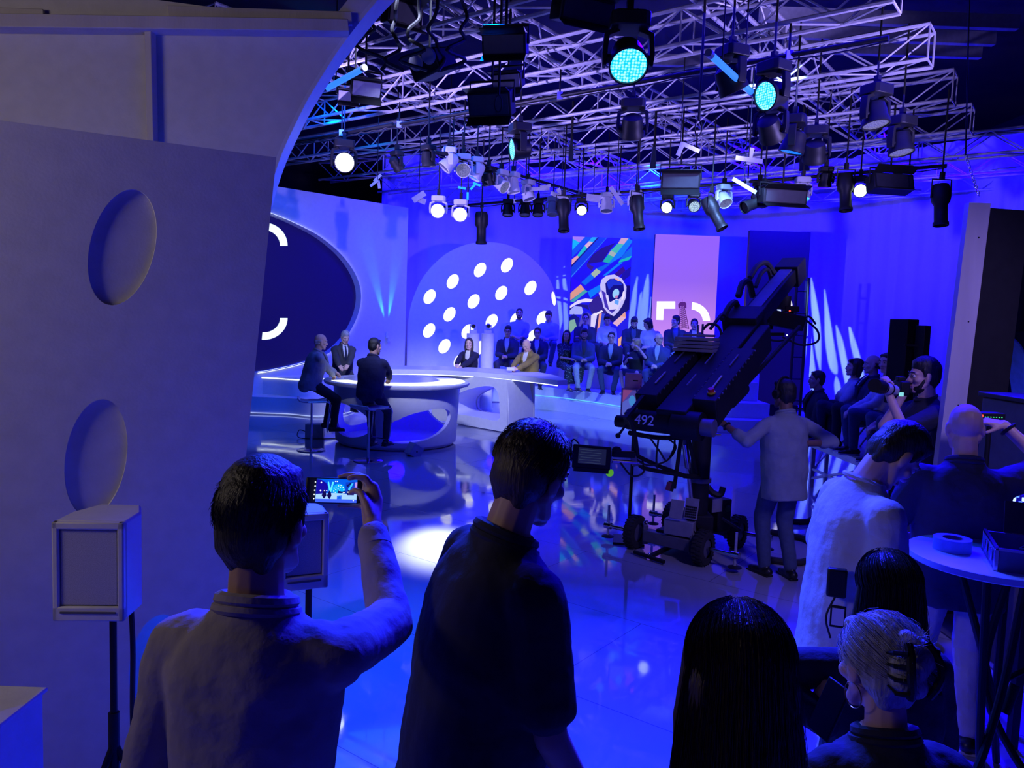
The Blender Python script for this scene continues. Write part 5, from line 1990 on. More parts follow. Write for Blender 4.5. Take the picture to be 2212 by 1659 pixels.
    if face:
        for k in (-1, 1):
            ey = MB().ell(Xh @ V((0.031 * k, 0.0745, 0.003)), 0.0125, n=10, m=7).build('eye', EYEW, body)
            MB().ell(Xh @ V((0.031 * k, 0.084, 0.002)), 0.0062, n=8, m=5).build('iris', IRIS, ey)
            MB().tube([Xh @ V((k * x, y, z)) for x, y, z in ((0.014, 0.0925, 0.024), (0.032, 0.089, 0.030), (0.050, 0.076, 0.024))], [0.0035, 0.0045, 0.003], 5).build('eyebrow', HAIR['black' if hairc in ('black', 'brown') else 'grey'], body)
            MB().tube([Xh @ V((k * x, y, z)) for x, y, z in ((0.018, 0.084, 0.009), (0.031, 0.0875, 0.0125), (0.044, 0.080, 0.008))], 0.0035, 5).build('eyelid', SKIN[skin], body)
        MB().tube([Xh @ V(p) for p in ((-0.024, 0.0815, -0.069), (-0.010, 0.0915, -0.0665), (0.010, 0.0915, -0.0665), (0.024, 0.0815, -0.069))], [0.003, 0.0065, 0.0065, 0.003], 6).build('lips', LIP, body)
    if beard:
        m = Blob()

        def c(a, b, r0, r1):
            m.cap(Xh @ V(a), Xh @ V(b), r0, r1, 8)
        for k in (-1, 1):
            c((0.062 * k, 0.018, -0.03), (0.046 * k, 0.045, -0.085), 0.011, 0.017)
            c((0.046 * k, 0.045, -0.085), (0, 0.072, -0.105), 0.018, 0.021)
        m.ell(Xh @ V((0, 0.031, -0.080)), (0.053, 0.050, 0.045), Xh.to_3x3())
        c((-0.024, 0.086, -0.053), (0.024, 0.086, -0.053), 0.007, 0.007)
        m.fuse('beard', HAIR[beard], body, 0.006, 2, 0.004)
    if glasses:
        m = MB()
        for k in (-1, 1):
            m.tube([Xh @ V((0.033 * k + 0.021 * math.cos(x), 0.098 - 0.004 * abs(math.cos(x)), 0.0 + 0.016 * math.sin(x))) for x in [2 * PI * i / 14 for i in range(14)]], 0.0022, 5, True)
            m.tube([Xh @ V((0.054 * k, 0.093, 0.006)), Xh @ V((0.076 * k, 0.06, 0.008)), Xh @ V((0.080 * k, -0.004, 0.006))], 0.0022, 5)
        m.tube([Xh @ V((-0.012, 0.099, 0.004)), Xh @ V((0, 0.101, 0.007)), Xh @ V((0.012, 0.099, 0.004))], 0.0022, 5)
        m.build('glasses', GLASS_FRAME, body)
    body['_'] = 0
    del body['_']
    info = dict(Ux=U, body=body, Xh=Wm @ Xh, U=Wm @ U, A={k: [Wm @ p for p in v] for k, v in A.items()}, J={k: [Wm @ p for p in v[:3]] for k, v in J.items()}, Wm=Wm, top=tp, s=s, Xl=Xh, Ul=U)
    return info


# ---- the five at the desks
TBL = 1.06
BAR = 0.30      # bar stools have their foot rest 0.3 m up
a = G(672, 973)
person('person in a grey jacket seen from behind on the left bar stool', 694, 738, 12.0, -62, lean=14, hyaw=-6, hpitch=2,
       topc='grey', shirt='lightblue', pants='black', hair='ring', hairc='grey', lh=('w', P(735, 812, 12.7)), rh=('w', P(726, 818, 12.4)),
       feet=((-0.10, 0.28, 0.30, 0), (0.12, 0.34, 0.27, 8)), tz=0.0, voxel=0.0075)
person('person in a navy suit seen from behind on the right bar stool', 811, 748, 11.3, -16, lean=10, hyaw=-28, hpitch=6,
       topc='navy', shirt='white', pants='navy', hair='short', hairc='black', lh=('w', P(800, 818, 11.9)), rh=('w', P(845, 826, 11.85)), rpole=(1, -0.2, -0.4),
       feet=((-0.06, 0.22, 0.16, 0), (0.13, 0.30, 0.16, 8)), tz=0.0, voxel=0.0075, skin='tan')
person('person in a dark suit and tie looking down behind the round desk', 746, 729, 14.9, -152, lean=10, hyaw=6, hpitch=16,
       topc='charcoal', shirt='white', tie='tie', pants='charcoal', hair='quiff', hairc='grey', lh=('w', P(752, 790, 14.55)), rh=('w', P(733, 793, 14.4)), tz=0.25, voxel=0.0075)
w = person('person in a black jacket with folded hands at the curved desk', 1013, 742, 16.5, 168, lean=10, hyaw=4, hpitch=3, fem=True,
           topc='black', shirt='white', pants='black', hair='long', hairc='brown', lh=('w', P(998, 791, 16.1)), rh=('w', P(985, 788, 16.05)), tz=0.25, voxel=0.0075)
o = person('person in an olive jacket reading cards at the curved desk', 1137, 746, 15.55, 150, lean=12, hyaw=2, hpitch=24,
           topc='olive', shirt='white', pants='olive', hair='ring', hairc='grey', lh=('w', P(1112, 800, 15.15)), rh=('w', P(1104, 797, 15.15)), tz=0.25, voxel=0.0075)
p = P(1103, 797, 15.0)
tag(MB().box(p, (0.15, 0.1, 0.004), Matrix.Rotation(R(35), 3, 'X')).build('cue_card', WHITE), 'small white card held by the person in the olive jacket', 'card')


# ---- the audience on the steps
AU = dict(group='seated audience on the white steps')


def aud(label, hx, hy, d, yaw, **k):
    k.setdefault('voxel', 0.010)
    k.setdefault('s', 1.08)
    k.setdefault('lh', (-0.05, 0.36, 0.10))
    k.setdefault('rh', (0.06, 0.37, 0.11))
    return person(label, hx, hy, d, yaw, group=AU['group'], **k)


aud('person in a dark suit, open collar and glasses, front row left end', 1097, 716, 18.6, 172, topc='navy', shirt='lightblue', pants='navy', hair='thick', hairc='black', tz=0.52, lean=10, skin='tan', glasses=True)
aud('person with glasses in a dark jacket sitting just behind the olive jacket', 1161, 719, 18.4, 176, topc='navy', shirt='lightblue', pants='navy', hair='short', hairc='brown', glasses=True, tz=0.52)
aud('person in a patterned dress reaching an arm out to the right', 1224, 724, 18.2, -150, fem=True, top='dress', topc='pattern', pants='navy', hair='long', hairc='black', hyaw=-40, tz=0.52, bare_legs=True, shoes='sandal', skin='tan',
    lh=('w', P(1252, 730, 18.1)), lpole=(-1, 0, -0.2), s=1.02, sleeves='short')
aud('person in a blue jacket and pale jeans in the front row', 1262, 722, 18.0, 180, topc='blue', shirt='darkgrey', pants='palejeans', hair='thick', hairc='black', beard='black', tz=0.52, lean=12, shoes='sneaker', skin='tan', hpitch=4)
aud('person with glasses in dark jacket and jeans right of the pale jeans', 1321, 729, 17.7, 168, topc='navy', shirt='lightblue', pants='jeans', hair='short', hairc='black', glasses=True, tz=0.52, lean=8)
fb = aud('person in a dark blouse with bare legs holding a microphone', 1373, 742, 17.5, 150, fem=True, top='blouse', topc='black', hair='bob', hairc='blonde', hyaw=-70, tz=0.52, bare_legs=True, skirt='navy', shoes='sandal', s=1.04, sleeves='short',
         rh=('w', P(1356, 775, 17.2)), lh=('w', P(1380, 752, 17.25)), lpole=(-1, 0.4, -1))
aud('person with glasses in a blue jacket looking right beside the dark blouse', 1424, 732, 17.3, 160, topc='blue', shirt='lightblue', pants='blue', hair='ring', hairc='brown', glasses=True, hyaw=48, tz=0.52)
aud('person in a pale shirt half hidden by the crane weights', 1473, 741, 17.2, 165, top='shirt', topc='lightblue', pants='navy', hair='short', hairc='white', hyaw=-55, tz=0.52)
aud('person in a light shirt with rolled sleeves, back row left end', 1122, 677, 19.2, 178, top='shirt', topc='lightblue', pants='navy', hair='short', hairc='black', beard='black', tz=1.02, sleeves='rolled', lean=3, skin='tan')
aud('person in a blue shirt looking down, second from left in the back row', 1185, 683, 19.2, 170, top='shirt', topc='lightblue', pants='blue', hair='short', hairc='brown', tz=1.02, hpitch=24, lean=10)
aud('person with glasses in a dark jacket before the chrome figure screen', 1265, 688, 18.9, 178, topc='charcoal', shirt='lightblue', pants='navy', hair='short', hairc='brown', glasses=True, tz=1.02)
aud('person in a white shirt with rolled sleeves looking down, back row', 1312, 691, 18.8, 172, fem=True, top='shirt', topc='white', pants='navy', hair='thick', hairc='brown', tz=1.02, hpitch=22, sleeves='rolled')
aud('person in a dark jacket looking down before the white stripes', 1370, 697, 18.7, 180, topc='navy', shirt='blue', pants='navy', hair='thick', hairc='black', beard='black', tz=1.02, hpitch=26, lean=12)
aud('person in a white top leaning left in the back row', 1399, 699, 18.6, 150, fem=True, top='tee', topc='white', pants='palejeans', hair='bob', hairc='brown', tz=1.02, hyaw=-50, hpitch=22, lean=14)
aud('person in a dark jacket turned left before the pink screen', 1459, 694, 18.5, 172, topc='charcoal', shirt='blue', pants='navy', hair='thick', hairc='brown', hyaw=-52, tz=1.02)
aud('person in a dark suit and white collar, right end of the back row', 1500, 700, 18.4, 172, topc='navy', shirt='white', pants='navy', hair='short', hairc='brown', tz=1.02)
c = fb['A']['r'][2]
t = thing('microphone', 'handheld microphone in the hand of the person in the dark blouse', 'microphone', c)
MB().cyl(c + V((0.01, -0.05, -0.10)), c + V((0.0, -0.03, 0.10)), 0.013, 0.018, 10).build('handle', BLACK_METAL, t, world=True)
MB().ell(c + V((0, -0.03, 0.12)), 0.026).build('grille', ALU, t, world=True)
# ------------------------------------------------------------------ telescopic camera crane
W1, W2, W3 = V((1.21, 7.13, 0)), V((1.745, 6.68, 0)), V((2.22, 7.27, 0))
W4 = W1 + W3 - W2
cen = (W1 + W3) / 2
crane = thing('camera_crane', 'big black telescopic camera crane on a wheeled dolly, numbered 492', 'camera crane', cen)
CB = M('crane_black', (0.012, 0.012, 0.015), 0.6, var=0.2, scale=8, spec=0.25)
CG = M('crane_grey', (0.10, 0.10, 0.13), 0.5)
CGP = M('case_grey', (0.22, 0.22, 0.27), 0.55)


def part(mb, name, mat, parent=None, **k):
    k.setdefault('world', True)
    return mb.build(name, mat, parent or crane, **k)


e = (W2 - W1).normalized()
fwd = (W3 - W2).normalized()
for wpos, out in ((W1, -e), (W2, e), (W3, e), (W4, -e)):
    c = wpos + V((0, 0, 0.155))
    ax = e
    m = MB()
    xx, zz = fwd, V((0, 0, 1))
    mx = Matrix((xx, zz, ax)).transposed().to_4x4()
    mx.translation = c
    m.lathe([(0.085, -0.045), (0.12, -0.052), (0.145, -0.045), (0.155, -0.02), (0.155, 0.02), (0.145, 0.045), (0.12, 0.052), (0.085, 0.045)], mx, 32)
    for i in range(26):
        for s in (-1, 1):
            a = 2 * PI * (i + 0.5 * (s > 0)) / 26
            p = c + xx * (0.155 * math.cos(a)) + zz * (0.155 * math.sin(a)) + ax * (0.024 * s)
            r_ = (xx * math.cos(a) + zz * math.sin(a))
            tg = ax.cross(r_)
            m.box(p, (0.016, 0.040, 0.010), Matrix((tg, ax, r_)).transposed())
    ti = part(m, 'tyre', RUBBER, smooth=40)
    part(MB().lathe([(0, -0.035), (0.05, -0.035), (0.088, -0.03), (0.088, 0.03), (0.05, 0.035), (0, 0.035)], mx, 20), 'hub', CG, ti)
    # outrigger jack
    j0, j1 = c + out * 0.05, c + out * 0.30
    if wpos is W4:
        j1 = c + out * 0.22
    part(MB().cyl(j0, j1, 0.020, n=12), 'outrigger_tube', STEEL)
    part(MB().cyl(j1 - out * 0.035, j1 + out * 0.035, 0.032, n=12), 'outrigger_sleeve', STEEL)
    part(MB().cyl(j1 + V((0, 0, 0.20)), j1 + V((0, 0, -0.10)), 0.013, n=10), 'jack_rod', ALU)
    part(MB().lathe([(0, 0), (0.06, 0), (0.06, 0.008), (0.02, 0.02), (0, 0.02)], Matrix.Translation(V((j1.x, j1.y, 0.045))), 18), 'jack_foot', CB)
    k1 = c - out * 0.11 + V((0, 0, 0.0))
    part(MB().bar(k1 - V((0, 0, 0.09)), k1 + V((0, 0, 0.09)), 0.05, 0.05, (1, 0, 0)), 'king_pin', CG, bevel=0.006)
    part(MB().tube([k1 + V((0, 0, 0.11)) + V((0.02 * math.cos(t), 0, 0.02 * math.sin(t))) for t in [2 * PI * i / 12 for i in range(12)]], 0.006, 6, True), 'lifting_eye', STEEL)
for a, b in ((W1, W2), (W4, W3)):
    part(MB().bar(a + e * 0.11 + V((0, 0, 0.15)), b - e * 0.11 + V((0, 0, 0.15)), 0.10, 0.11), 'axle_beam', CG, bevel=0.008)
part(MB().bar((W1 + W2) / 2 + V((0, 0, 0.17)), (W4 + W3) / 2 + V((0, 0, 0.17)), 0.26, 0.12), 'chassis', CB, bevel=0.01)
colp = P(1513, 1000, 6.92)
cx, cy = colp.x, colp.y
ztop = P(1513, 925, 6.92).z
part(MB().box((cx, cy, 0.30), (0.24, 0.24, 0.22)), 'column_base', CB, bevel=0.012)
part(MB().cyl((cx, cy, 0.2), (cx, cy, ztop), 0.088, n=28), 'column', CB)
for f in (0.42, 0.80):
    part(MB().cyl((cx, cy, ztop * f + 0.2), (cx, cy, ztop * f + 0.24), 0.105, n=28), 'column_collar', CG)
for dx, dy in ((0.13, -0.03), (-0.06, -0.13), (0.1, 0.1)):
    part(MB().cyl((cx + dx * 0.7, cy + dy * 0.7, ztop - 0.05), (cx + dx * 1.25, cy + dy * 1.25, ztop - 0.05), 0.012, n=8), 'clamp_lever', STEEL)
part(MB().cyl(P(1480, 960, 6.75), P(1494, 1078, 6.85), 0.020, n=12), 'gas_strut', STEEL)
part(MB().cyl(P(1476, 930, 6.75), P(1486, 1010, 6.8), 0.028, n=12), 'strut_sleeve', CG)
# arm
R0, F0 = P(1418, 905, 6.25), P(1688, 588, 8.9)
ad = (F0 - R0).normalized()
AL = (F0 - R0).length
al = ad.cross(V((0, 0, 1))).normalized()
an_ = al.cross(ad)


def A_(t, l=0.0, n=0.0):
    return R0 + ad * t + al * l + an_ * n


def abox(t0, t1, l, n, w, h, name, mat=CB, bevel=0.01, parent=None):
    return part(MB().bar(A_(t0, l, n), A_(t1, l, n), w, h, an_), name, mat, parent, bevel=bevel)


abox(-0.05, 1.95, 0.16, 0.02, 0.26, 0.20, 'outer_arm')
abox(0.10, 1.28, -0.12, 0.05, 0.20, 0.22, 'electronics_case')
abox(0.10, 1.10, 0.38, 0.04, 0.20, 0.24, 'electronics_case')
for l in (-0.12, 0.16, 0.38):
    for k in range(2):
        abox(0.30 + 0.42 * k, 0.52 + 0.42 * k, l, 0.17, 0.012, 0.008, 'label_strip' if l < 0.1 or k else 'slot', M('pale_label', (0.4, 0.4, 0.46), 0.5) if (l > 0.3 or l < 0) and k == 0 else CG, 0)
for l, hh in ((-0.23, 0.17), (-0.015, 0.17), (0.285, 0.17), (0.485, 0.17)):
    for i in range(12):
        part(MB().cyl(A_(0.16 + 0.082 * i, l, hh - 0.02), A_(0.16 + 0.082 * i, l, hh - 0.006), 0.006, n=6), 'rivet', CG)
abox(1.6, AL + 0.05, 0.12, 0.02, 0.20, 0.16, 'inner_arm')
abox(1.85, AL - 0.1, 0.12, 0.108, 0.13, 0.012, 'rail', CG, 0)
abox(1.72, 2.05, 0.12, 0.05, 0.34, 0.26, 'arm_collar')
abox(AL - 0.22, AL + 0.10, 0.12, 0.02, 0.26, 0.24, 'arm_nose')
abox(1.05, 1.75, 0.36, -0.02, 0.10, 0.26, 'side_plate')
# drum with the number
part(MB().cyl(A_(-0.03, -0.24, -0.01), A_(-0.03, 0.16, -0.01), 0.088, n=30), 'drum', CB)
part(MB().cyl(A_(-0.03, 0.17, -0.01), A_(-0.03, 0.40, -0.01), 0.115, n=30), 'motor', CB)
part(MB().cyl(A_(-0.03, 0.402, -0.01), A_(-0.03, 0.50, -0.01), 0.07, n=24), 'motor', CG)
nrm = (EYE - A_(-0.03)).normalized()
nrm = (nrm - al * nrm.dot(al)).normalized()
mx = Matrix((al, nrm.cross(al), nrm)).transposed().to_4x4()
mx.translation = A_(-0.03, -0.055, -0.01) + nrm * 0.089
text('number', '492', 0.115, mx, M('white_number', (0.95, 0.95, 0.95), 0.6), crane, 0.003, True)
# estop button
sb = A_(0.22, 0.40, 0.165)
part(MB().cyl(sb, sb + an_ * 0.012, 0.034, n=18), 'button_ring', M('yellow_plastic', (0.55, 0.42, 0.03), 0.5))
part(MB().cyl(sb + an_ * 0.012, sb + an_ * 0.04, 0.024, n=18), 'stop_button', M('red_plastic', (0.45, 0.02, 0.02), 0.4))
# steel tube framing under the rear of the arm
for pts, r in (([(1352, 890, 6.2), (1368, 925, 6.2), (1377, 985, 6.2)], 0.020), ([(1377, 985, 6.2), (1420, 1005, 6.35), (1480, 1028, 6.6)], 0.018), ([(1377, 997, 6.22), (1395, 1012, 6.3), (1478, 1027, 6.55)], 0.018),
               ([(1472, 940, 6.6), (1464, 1000, 6.6), (1456, 1055, 6.6)], 0.018), ([(1485, 938, 6.7), (1497, 990, 6.75), (1506, 1028, 6.8)], 0.018), ([(1360, 935, 6.2), (1420, 945, 6.4), (1500, 945, 6.7)], 0.020),
               ([(1478, 1028, 6.6), (1510, 1030, 6.8)], 0.022), ([(1500, 930, 6.7), (1540, 880, 6.6)], 0.03)):
    part(MB().tube(spline([P(*p) for p in pts], 5), r, 10), 'frame_tube', CB)
part(MB().tube([P(1336, 940, 6.1), P(1352, 918, 6.15)], 0.010, 8), 'crank_rod', CB)
part(MB().ell(P(1335, 941, 6.1), 0.022), 'crank_knob', CB)
part(MB().cyl(A_(-0.02, -0.36, -0.05), A_(-0.02, -0.22, -0.05), 0.05, n=18), 'brake', CB)
part(MB().bar(P(1350, 905, 6.1), P(1395, 850, 6.4), 0.03, 0.03), 'side_rod', CB)
m = MB().box(P(1449, 1050, 6.58), (0.055, 0.04, 0.085), Matrix.Rotation(R(12), 3, 'Y'))
part(m, 'control_box', CB, bevel=0.006)
part(MB().box(P(1444, 1050, 6.555), (0.04, 0.012, 0.07), Matrix.Rotation(R(12), 3, 'Y')), 'rear_lamp', M('dull_red_plastic', (0.16, 0.03, 0.02), 0.4))
# cables looping beneath
for pts in ([(1400, 940, 6.25), (1425, 975, 6.2), (1440, 995, 6.2), (1455, 970, 6.3), (1458, 945, 6.4)], [(1372, 990, 6.2), (1400, 1005, 6.15), (1440, 995, 6.2), (1460, 965, 6.35), (1440, 945, 6.4)],
            [(1340, 1000, 6.15), (1365, 1028, 6.1), (1390, 1020, 6.1), (1388, 995, 6.2)], [(1422, 950, 6.3), (1418, 990, 6.25), (1420, 1012, 6.25)]):
    part(MB().tube(spline([P(*p) for p in pts], 8), 0.008, 6), 'cable', CABLE)
# cable loops on top of the boom
for pts, r in (([(1560, 690, 7.5), (1577, 660, 7.6), (1590, 655, 7.7), (1600, 690, 7.8)], 0.03), ([(1595, 640, 7.9), (1604, 612, 8.0), (1618, 610, 8.1), (1626, 640, 8.2)], 0.034), ([(1620, 600, 8.3), (1636, 575, 8.4), (1655, 568, 8.5), (1672, 590, 8.6)], 0.03),
               ([(1632, 620, 8.3), (1645, 590, 8.4), (1660, 584, 8.5), (1668, 620, 8.6)], 0.022), ([(1535, 710, 7.2), (1550, 690, 7.3), (1560, 680, 7.4), (1575, 690, 7.5)], 0.016)):
    part(MB().tube(spline([P(*p) for p in pts], 8), r, 8), 'cable_loop', CABLE)
part(MB().tube(spline([P(*p) for p in ((1518, 712, 7.1), (1532, 700, 7.1), (1550, 704, 7.1), (1560, 722, 7.1))], 8), 0.012, 8), 'cable', CABLE)
# remote head and camera
hd = F0 + al * 0.12
h0, h1 = P(1690, 640, 8.9), P(1688, 668, 8.9)
part(MB().cyl(P(1692, 600, 8.9), h0, 0.06, n=18), 'head_post', CB)
part(MB().cyl(h0, h1, 0.10, n=22), 'pan_motor', CB)
for dx in (-0.09, 0.09):
    part(MB().bar(h1 + V((dx, 0, 0.03)), P(1690, 712, 8.9) + V((dx * 1.6, 0, 0)), 0.05, 0.04, (0, 1, 0)), 'head_arm', CB)
camb = P(1695, 692, 8.85)
cbody = part(MB().box(camb, (0.40, 0.20, 0.17), Matrix.Rotation(R(10), 3, 'Y')), 'camera_body', CB, bevel=0.012)
part(MB().cyl(camb + V((-0.20, -0.02, 0.03)), camb + V((-0.36, -0.04, 0.05)), 0.065, 0.08, 20), 'camera_lens', CB, cbody)
part(MB().box(camb + V((0.06, 0, 0.13)), (0.16, 0.12, 0.07)), 'transmitter', CB, cbody, bevel=0.008)
part(MB().ell(P(1706, 672, 8.7), 0.010), 'tally_light', E('red_led', (1.0, 0.05, 0.02), 3.0), cbody)
part(MB().bar(P(1558, 722, 8.2), P(1692, 722, 8.7), 0.035, 0.035), 'balance_bar', CB)
for pts in ([(1740, 690, 8.8), (1766, 715, 8.8), (1765, 738, 8.8), (1730, 745, 8.8), (1690, 728, 8.8)], [(1640, 716, 8.6), (1668, 735, 8.6), (1700, 733, 8.6), (1722, 720, 8.6)], [(1730, 690, 8.8), (1748, 684, 8.8), (1762, 700, 8.8)]):
    part(MB().tube(spline([P(*p) for p in pts], 8), 0.012, 6), 'cable', CABLE)
for x, y in ((1634, 716), (1648, 721), (1700, 724), (1712, 722)):
    part(MB().ell(P(x, y, 8.55), 0.009), 'glint_bead', E('glint_glow', (0.8, 0.9, 1.0), 1.6))  # glowing beads stand in for light glints along the bar
# pan bar with sleeve
p0, p1 = P(1727, 706, 8.3), P(1552, 893, 6.35)
part(MB().cyl(p0, p1, 0.022, n=12), 'pan_bar', CB)
sa, sb2 = P(1604, 838, 6.95), P(1574, 868, 6.6)
part(MB().cyl(sa, sb2, 0.068, n=18), 'bar_weight', CB, bevel=0.015)
part(MB().cyl(p1 - (p0 - p1).normalized() * 0.02, p1 + (p0 - p1).normalized() * 0.2, 0.028, n=12), 'bar_grip', RUBBER)
# dolly fittings
part(MB().box(P(1470, 1138, 6.85), (0.27, 0.14, 0.14), R(-30)), 'battery_box', CGP, bevel=0.006)
for (x, y, w_, h_, rz) in ((1462, 1100, 0.12, 0.17, -28), (1494, 1099, 0.12, 0.19, -28)):
    c = P(x, y, 6.80)
    mm = Matrix.Rotation(R(rz), 3, 'Z') @ Matrix.Rotation(R(70), 3, 'X')
    k = part(MB().box(c, (w_, h_, 0.014), mm), 'keyboard', CGP, bevel=0.003)
    m = MB()
    if x > 1480:
        for i in range(6):
            for j in range(5):
                m.box(c + mm @ V((-0.042 + 0.0168 * i, -0.075 + 0.022 * j, 0.0095)), (0.013, 0.016, 0.006), mm)
        part(m, 'keys', CB, k)
part(MB().box(P(1552, 1110, 7.05), (0.17, 0.16, 0.30), R(30)), 'cable_case', CB, bevel=0.01)
part(MB().box(P(1549, 1092, 6.93), (0.12, 0.01, 0.12), R(30)), 'case_label', CGP)
part(MB().ell(P(1571, 1098, 7.0), 0.034), 'ball_marker', M('green_felt', (0.03, 0.16, 0.03), 0.9))
part(MB().tube(spline([P(*p) for p in ((1528, 1052, 7.0), (1540, 1065, 7.0), (1556, 1068, 7.0), (1562, 1052, 7.0))], 6), 0.03, 8), 'cable_loop', CABLE)
a, b = G(1460, 1188), G(1402, 1210)
part(MB().bar(a + V((0, 0, 0.06)), b + V((0, 0, 0.03)), 0.035, 0.03), 'tow_bar', CB)
q0, q1 = G(1370, 1199), G(1434, 1221)
part(MB().cyl(q0 + V((0, 0, 0.03)), q1 + V((0, 0, 0.03)), 0.018, n=10), 'tow_handle', CB)
part(MB().ell(b + V((0, 0, 0.055)), 0.014), 'tow_bolt', STEEL)
for x0, y0, x1, y1 in ((1505, 1130, 1530, 1165), (1560, 1120, 1600, 1145)):
    part(MB().bar(P(x0, y0, 6.8), P(x1, y1, 6.75), 0.03, 0.02), 'brace', CB)
# monitor arm
part(MB().cyl(P(1322, 996, 6.15), P(1386, 1000, 6.2), 0.018, n=14), 'monitor_arm', STEEL)
part(MB().box(P(1370, 995, 6.2), (0.05, 0.05, 0.09), Matrix.Rotation(R(-20), 3, 'Y')), 'arm_clamp', CG, bevel=0.006)
part(MB().cyl(P(1319, 978, 6.15), P(1318, 1014, 6.15), 0.012, n=10), 'arm_spindle', STEEL)
part(MB().bar(P(1322, 980, 6.15), P(1372, 982, 6.2), 0.05, 0.05), 'monitor_bracket', CB, bevel=0.008)
part(MB().ell(P(1332, 972, 6.15), (0.04, 0.03, 0.03)), 'bracket_knob', CB)

# tennis ball on the spindle end
b = P(1317, 1021, 6.15)
t = tag(MB().ell(b, 0.033, n=20, m=14).build('tennis_ball', M('glowing_felt', (0.42, 0.75, 0.05), 0.95, bump=0.3, bscale=300, emit=(0.10, 0.40, 0.01), es=0.7)), 'green tennis ball stuck on the end of the crane monitor arm', 'ball')  # felt given its own glow to show lime under the blue lamps
# operator monitor
c = P(1278, 988, 6.1)
rm = Matrix.Rotation(R(6), 3, 'Z') @ Matrix.Rotation(R(-12), 3, 'X') @ Matrix.Rotation(R(4), 3, 'Y')
t = thing('monitor', 'small tablet monitor on the arm at the crane rear, beside the black polo', 'monitor', c, rot=rm)
MB().box((0, 0, 0), (0.31, 0.035, 0.19)).build('case', CB, t, bevel=0.01)
MB().box((0, -0.019, 0.008), (0.225, 0.004, 0.125)).build('display', M('dim_display', (0.01, 0.01, 0.01), 0.15, emit=srgb(22, 26, 62), es=1.0), t)
for i in range(6):
    MB().box((-0.02 + 0.01 * (i % 2), -0.0215, 0.055 - 0.02 * i), (0.17, 0.001, 0.004)).build('screen_line', E('dim_line', srgb(45, 55, 80), 1.0), t)
MB().box((0, 0.0, -0.105), (0.28, 0.05, 0.03)).build('battery', CB, t)
MB().tube(spline([(-0.15, 0, 0.02), (-0.19, -0.01, 0.06), (-0.16, -0.01, 0.13), (-0.11, 0, 0.10)], 6), 0.006, 6).build('cable', CABLE, t)
MB().tube(spline([(-0.15, 0, -0.02), (-0.2, -0.02, -0.06), (-0.17, -0.01, -0.1)], 6), 0.006, 6).build('cable', CABLE, t)
# weights
c = P(1506, 742, 7.05)
t = thing('weight_stack', 'stack of flat grey weights with a clamp on top of the crane', 'weights', c, R(-28))
WG = M('weight_grey', (0.20, 0.19, 0.24), 0.5)
for i in range(4):
    MB().box((0, 0, -0.06 + 0.034 * i), (0.37 - 0.012 * i, 0.30, 0.028)).build('weight_plate', WG, t, bevel=0.004)
MB().box((0.02, -0.02, 0.075), (0.26, 0.14, 0.022)).build('clamp_plate', WG, t, bevel=0.004)
MB().cyl((0.0, 0, 0.07), (0.0, 0, 0.17), 0.012, n=10).build('screw', STEEL, t)
MB().cyl((0.05, -0.03, 0.07), (0.05, -0.03, 0.18), 0.010, n=10).build('screw', STEEL, t)
MB().cyl((0, 0, -0.16), (0, 0, -0.07), 0.05, n=14).build('spigot', CB, t)
# return monitors beyond the arm
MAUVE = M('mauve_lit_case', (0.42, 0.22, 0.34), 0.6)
c = P(1372, 870, 7.3)
t = thing('return_monitor', 'monitor with a colourful picture standing left of the crane arm', 'monitor', c, R(-8))
MB().box((0, 0.02, 0), (0.27, 0.05, 0.27)).build('case', MAUVE, t, bevel=0.008)
art = Art(-0.12, 0.12, -0.12, 0.12)
art.poly([(-.12, -.12), (.12, -.12), (.12, .12), (-.12, .12)], (70, 60, 150))
for pts, col in (([(-.12, .0), (-.03, .12), (-.12, .12)], (120, 60, 120)), ([(-.12, -.12), (.0, -.12), (.02, -.02), (-.06, .04), (-.12, .0)], (80, 90, 190)), ([(.03, .06), (.12, .1), (.12, -.02), (.05, -.05)], (140, 60, 110)), (oval(.06, -.07, .035, .04), (170, 90, 100)), (oval(-.03, .02, .03, .05), (60, 130, 200)), ([(.0, -.12), (.12, -.12), (.12, -.08), (.04, -.06)], (100, 80, 60))):
    art.poly(pts, col)
art.mb.build('picture', art.mats, t, smooth=0)
kid(t, 'picture').location.y = -0.006
MB().box((0.10, -0.012, 0.128), (0.06, 0.01, 0.012)).build('tally_light', E('red_led', (1.0, 0.05, 0.02), 3.0), t)
MB().cyl((0, 0.03, -0.13), (0, 0.05, -c.z), 0.016, n=8).build('stand', BLACK_METAL, t)
MB().box((0, 0.05, 0.01 - c.z), (0.3, 0.3, 0.02)).build('foot', BLACK_METAL, t)
c = P(1368, 824, 7.35)
t = thing('monitor_hood', 'mauve monitor back standing above the picture monitor by the crane', 'monitor', c, R(-8))
MB().box((0, 0, 0), (0.16, 0.06, 0.16)).build('case', MAUVE, t, bevel=0.01)
MB().box((0.02, -0.032, 0.01), (0.05, 0.006, 0.012)).build('latch', BLACK_PLASTIC, t)
MB().cyl((0.02, 0, -0.08), (0.02, 0, -0.105), 0.02, n=10).build('pivot', WHITE, t)
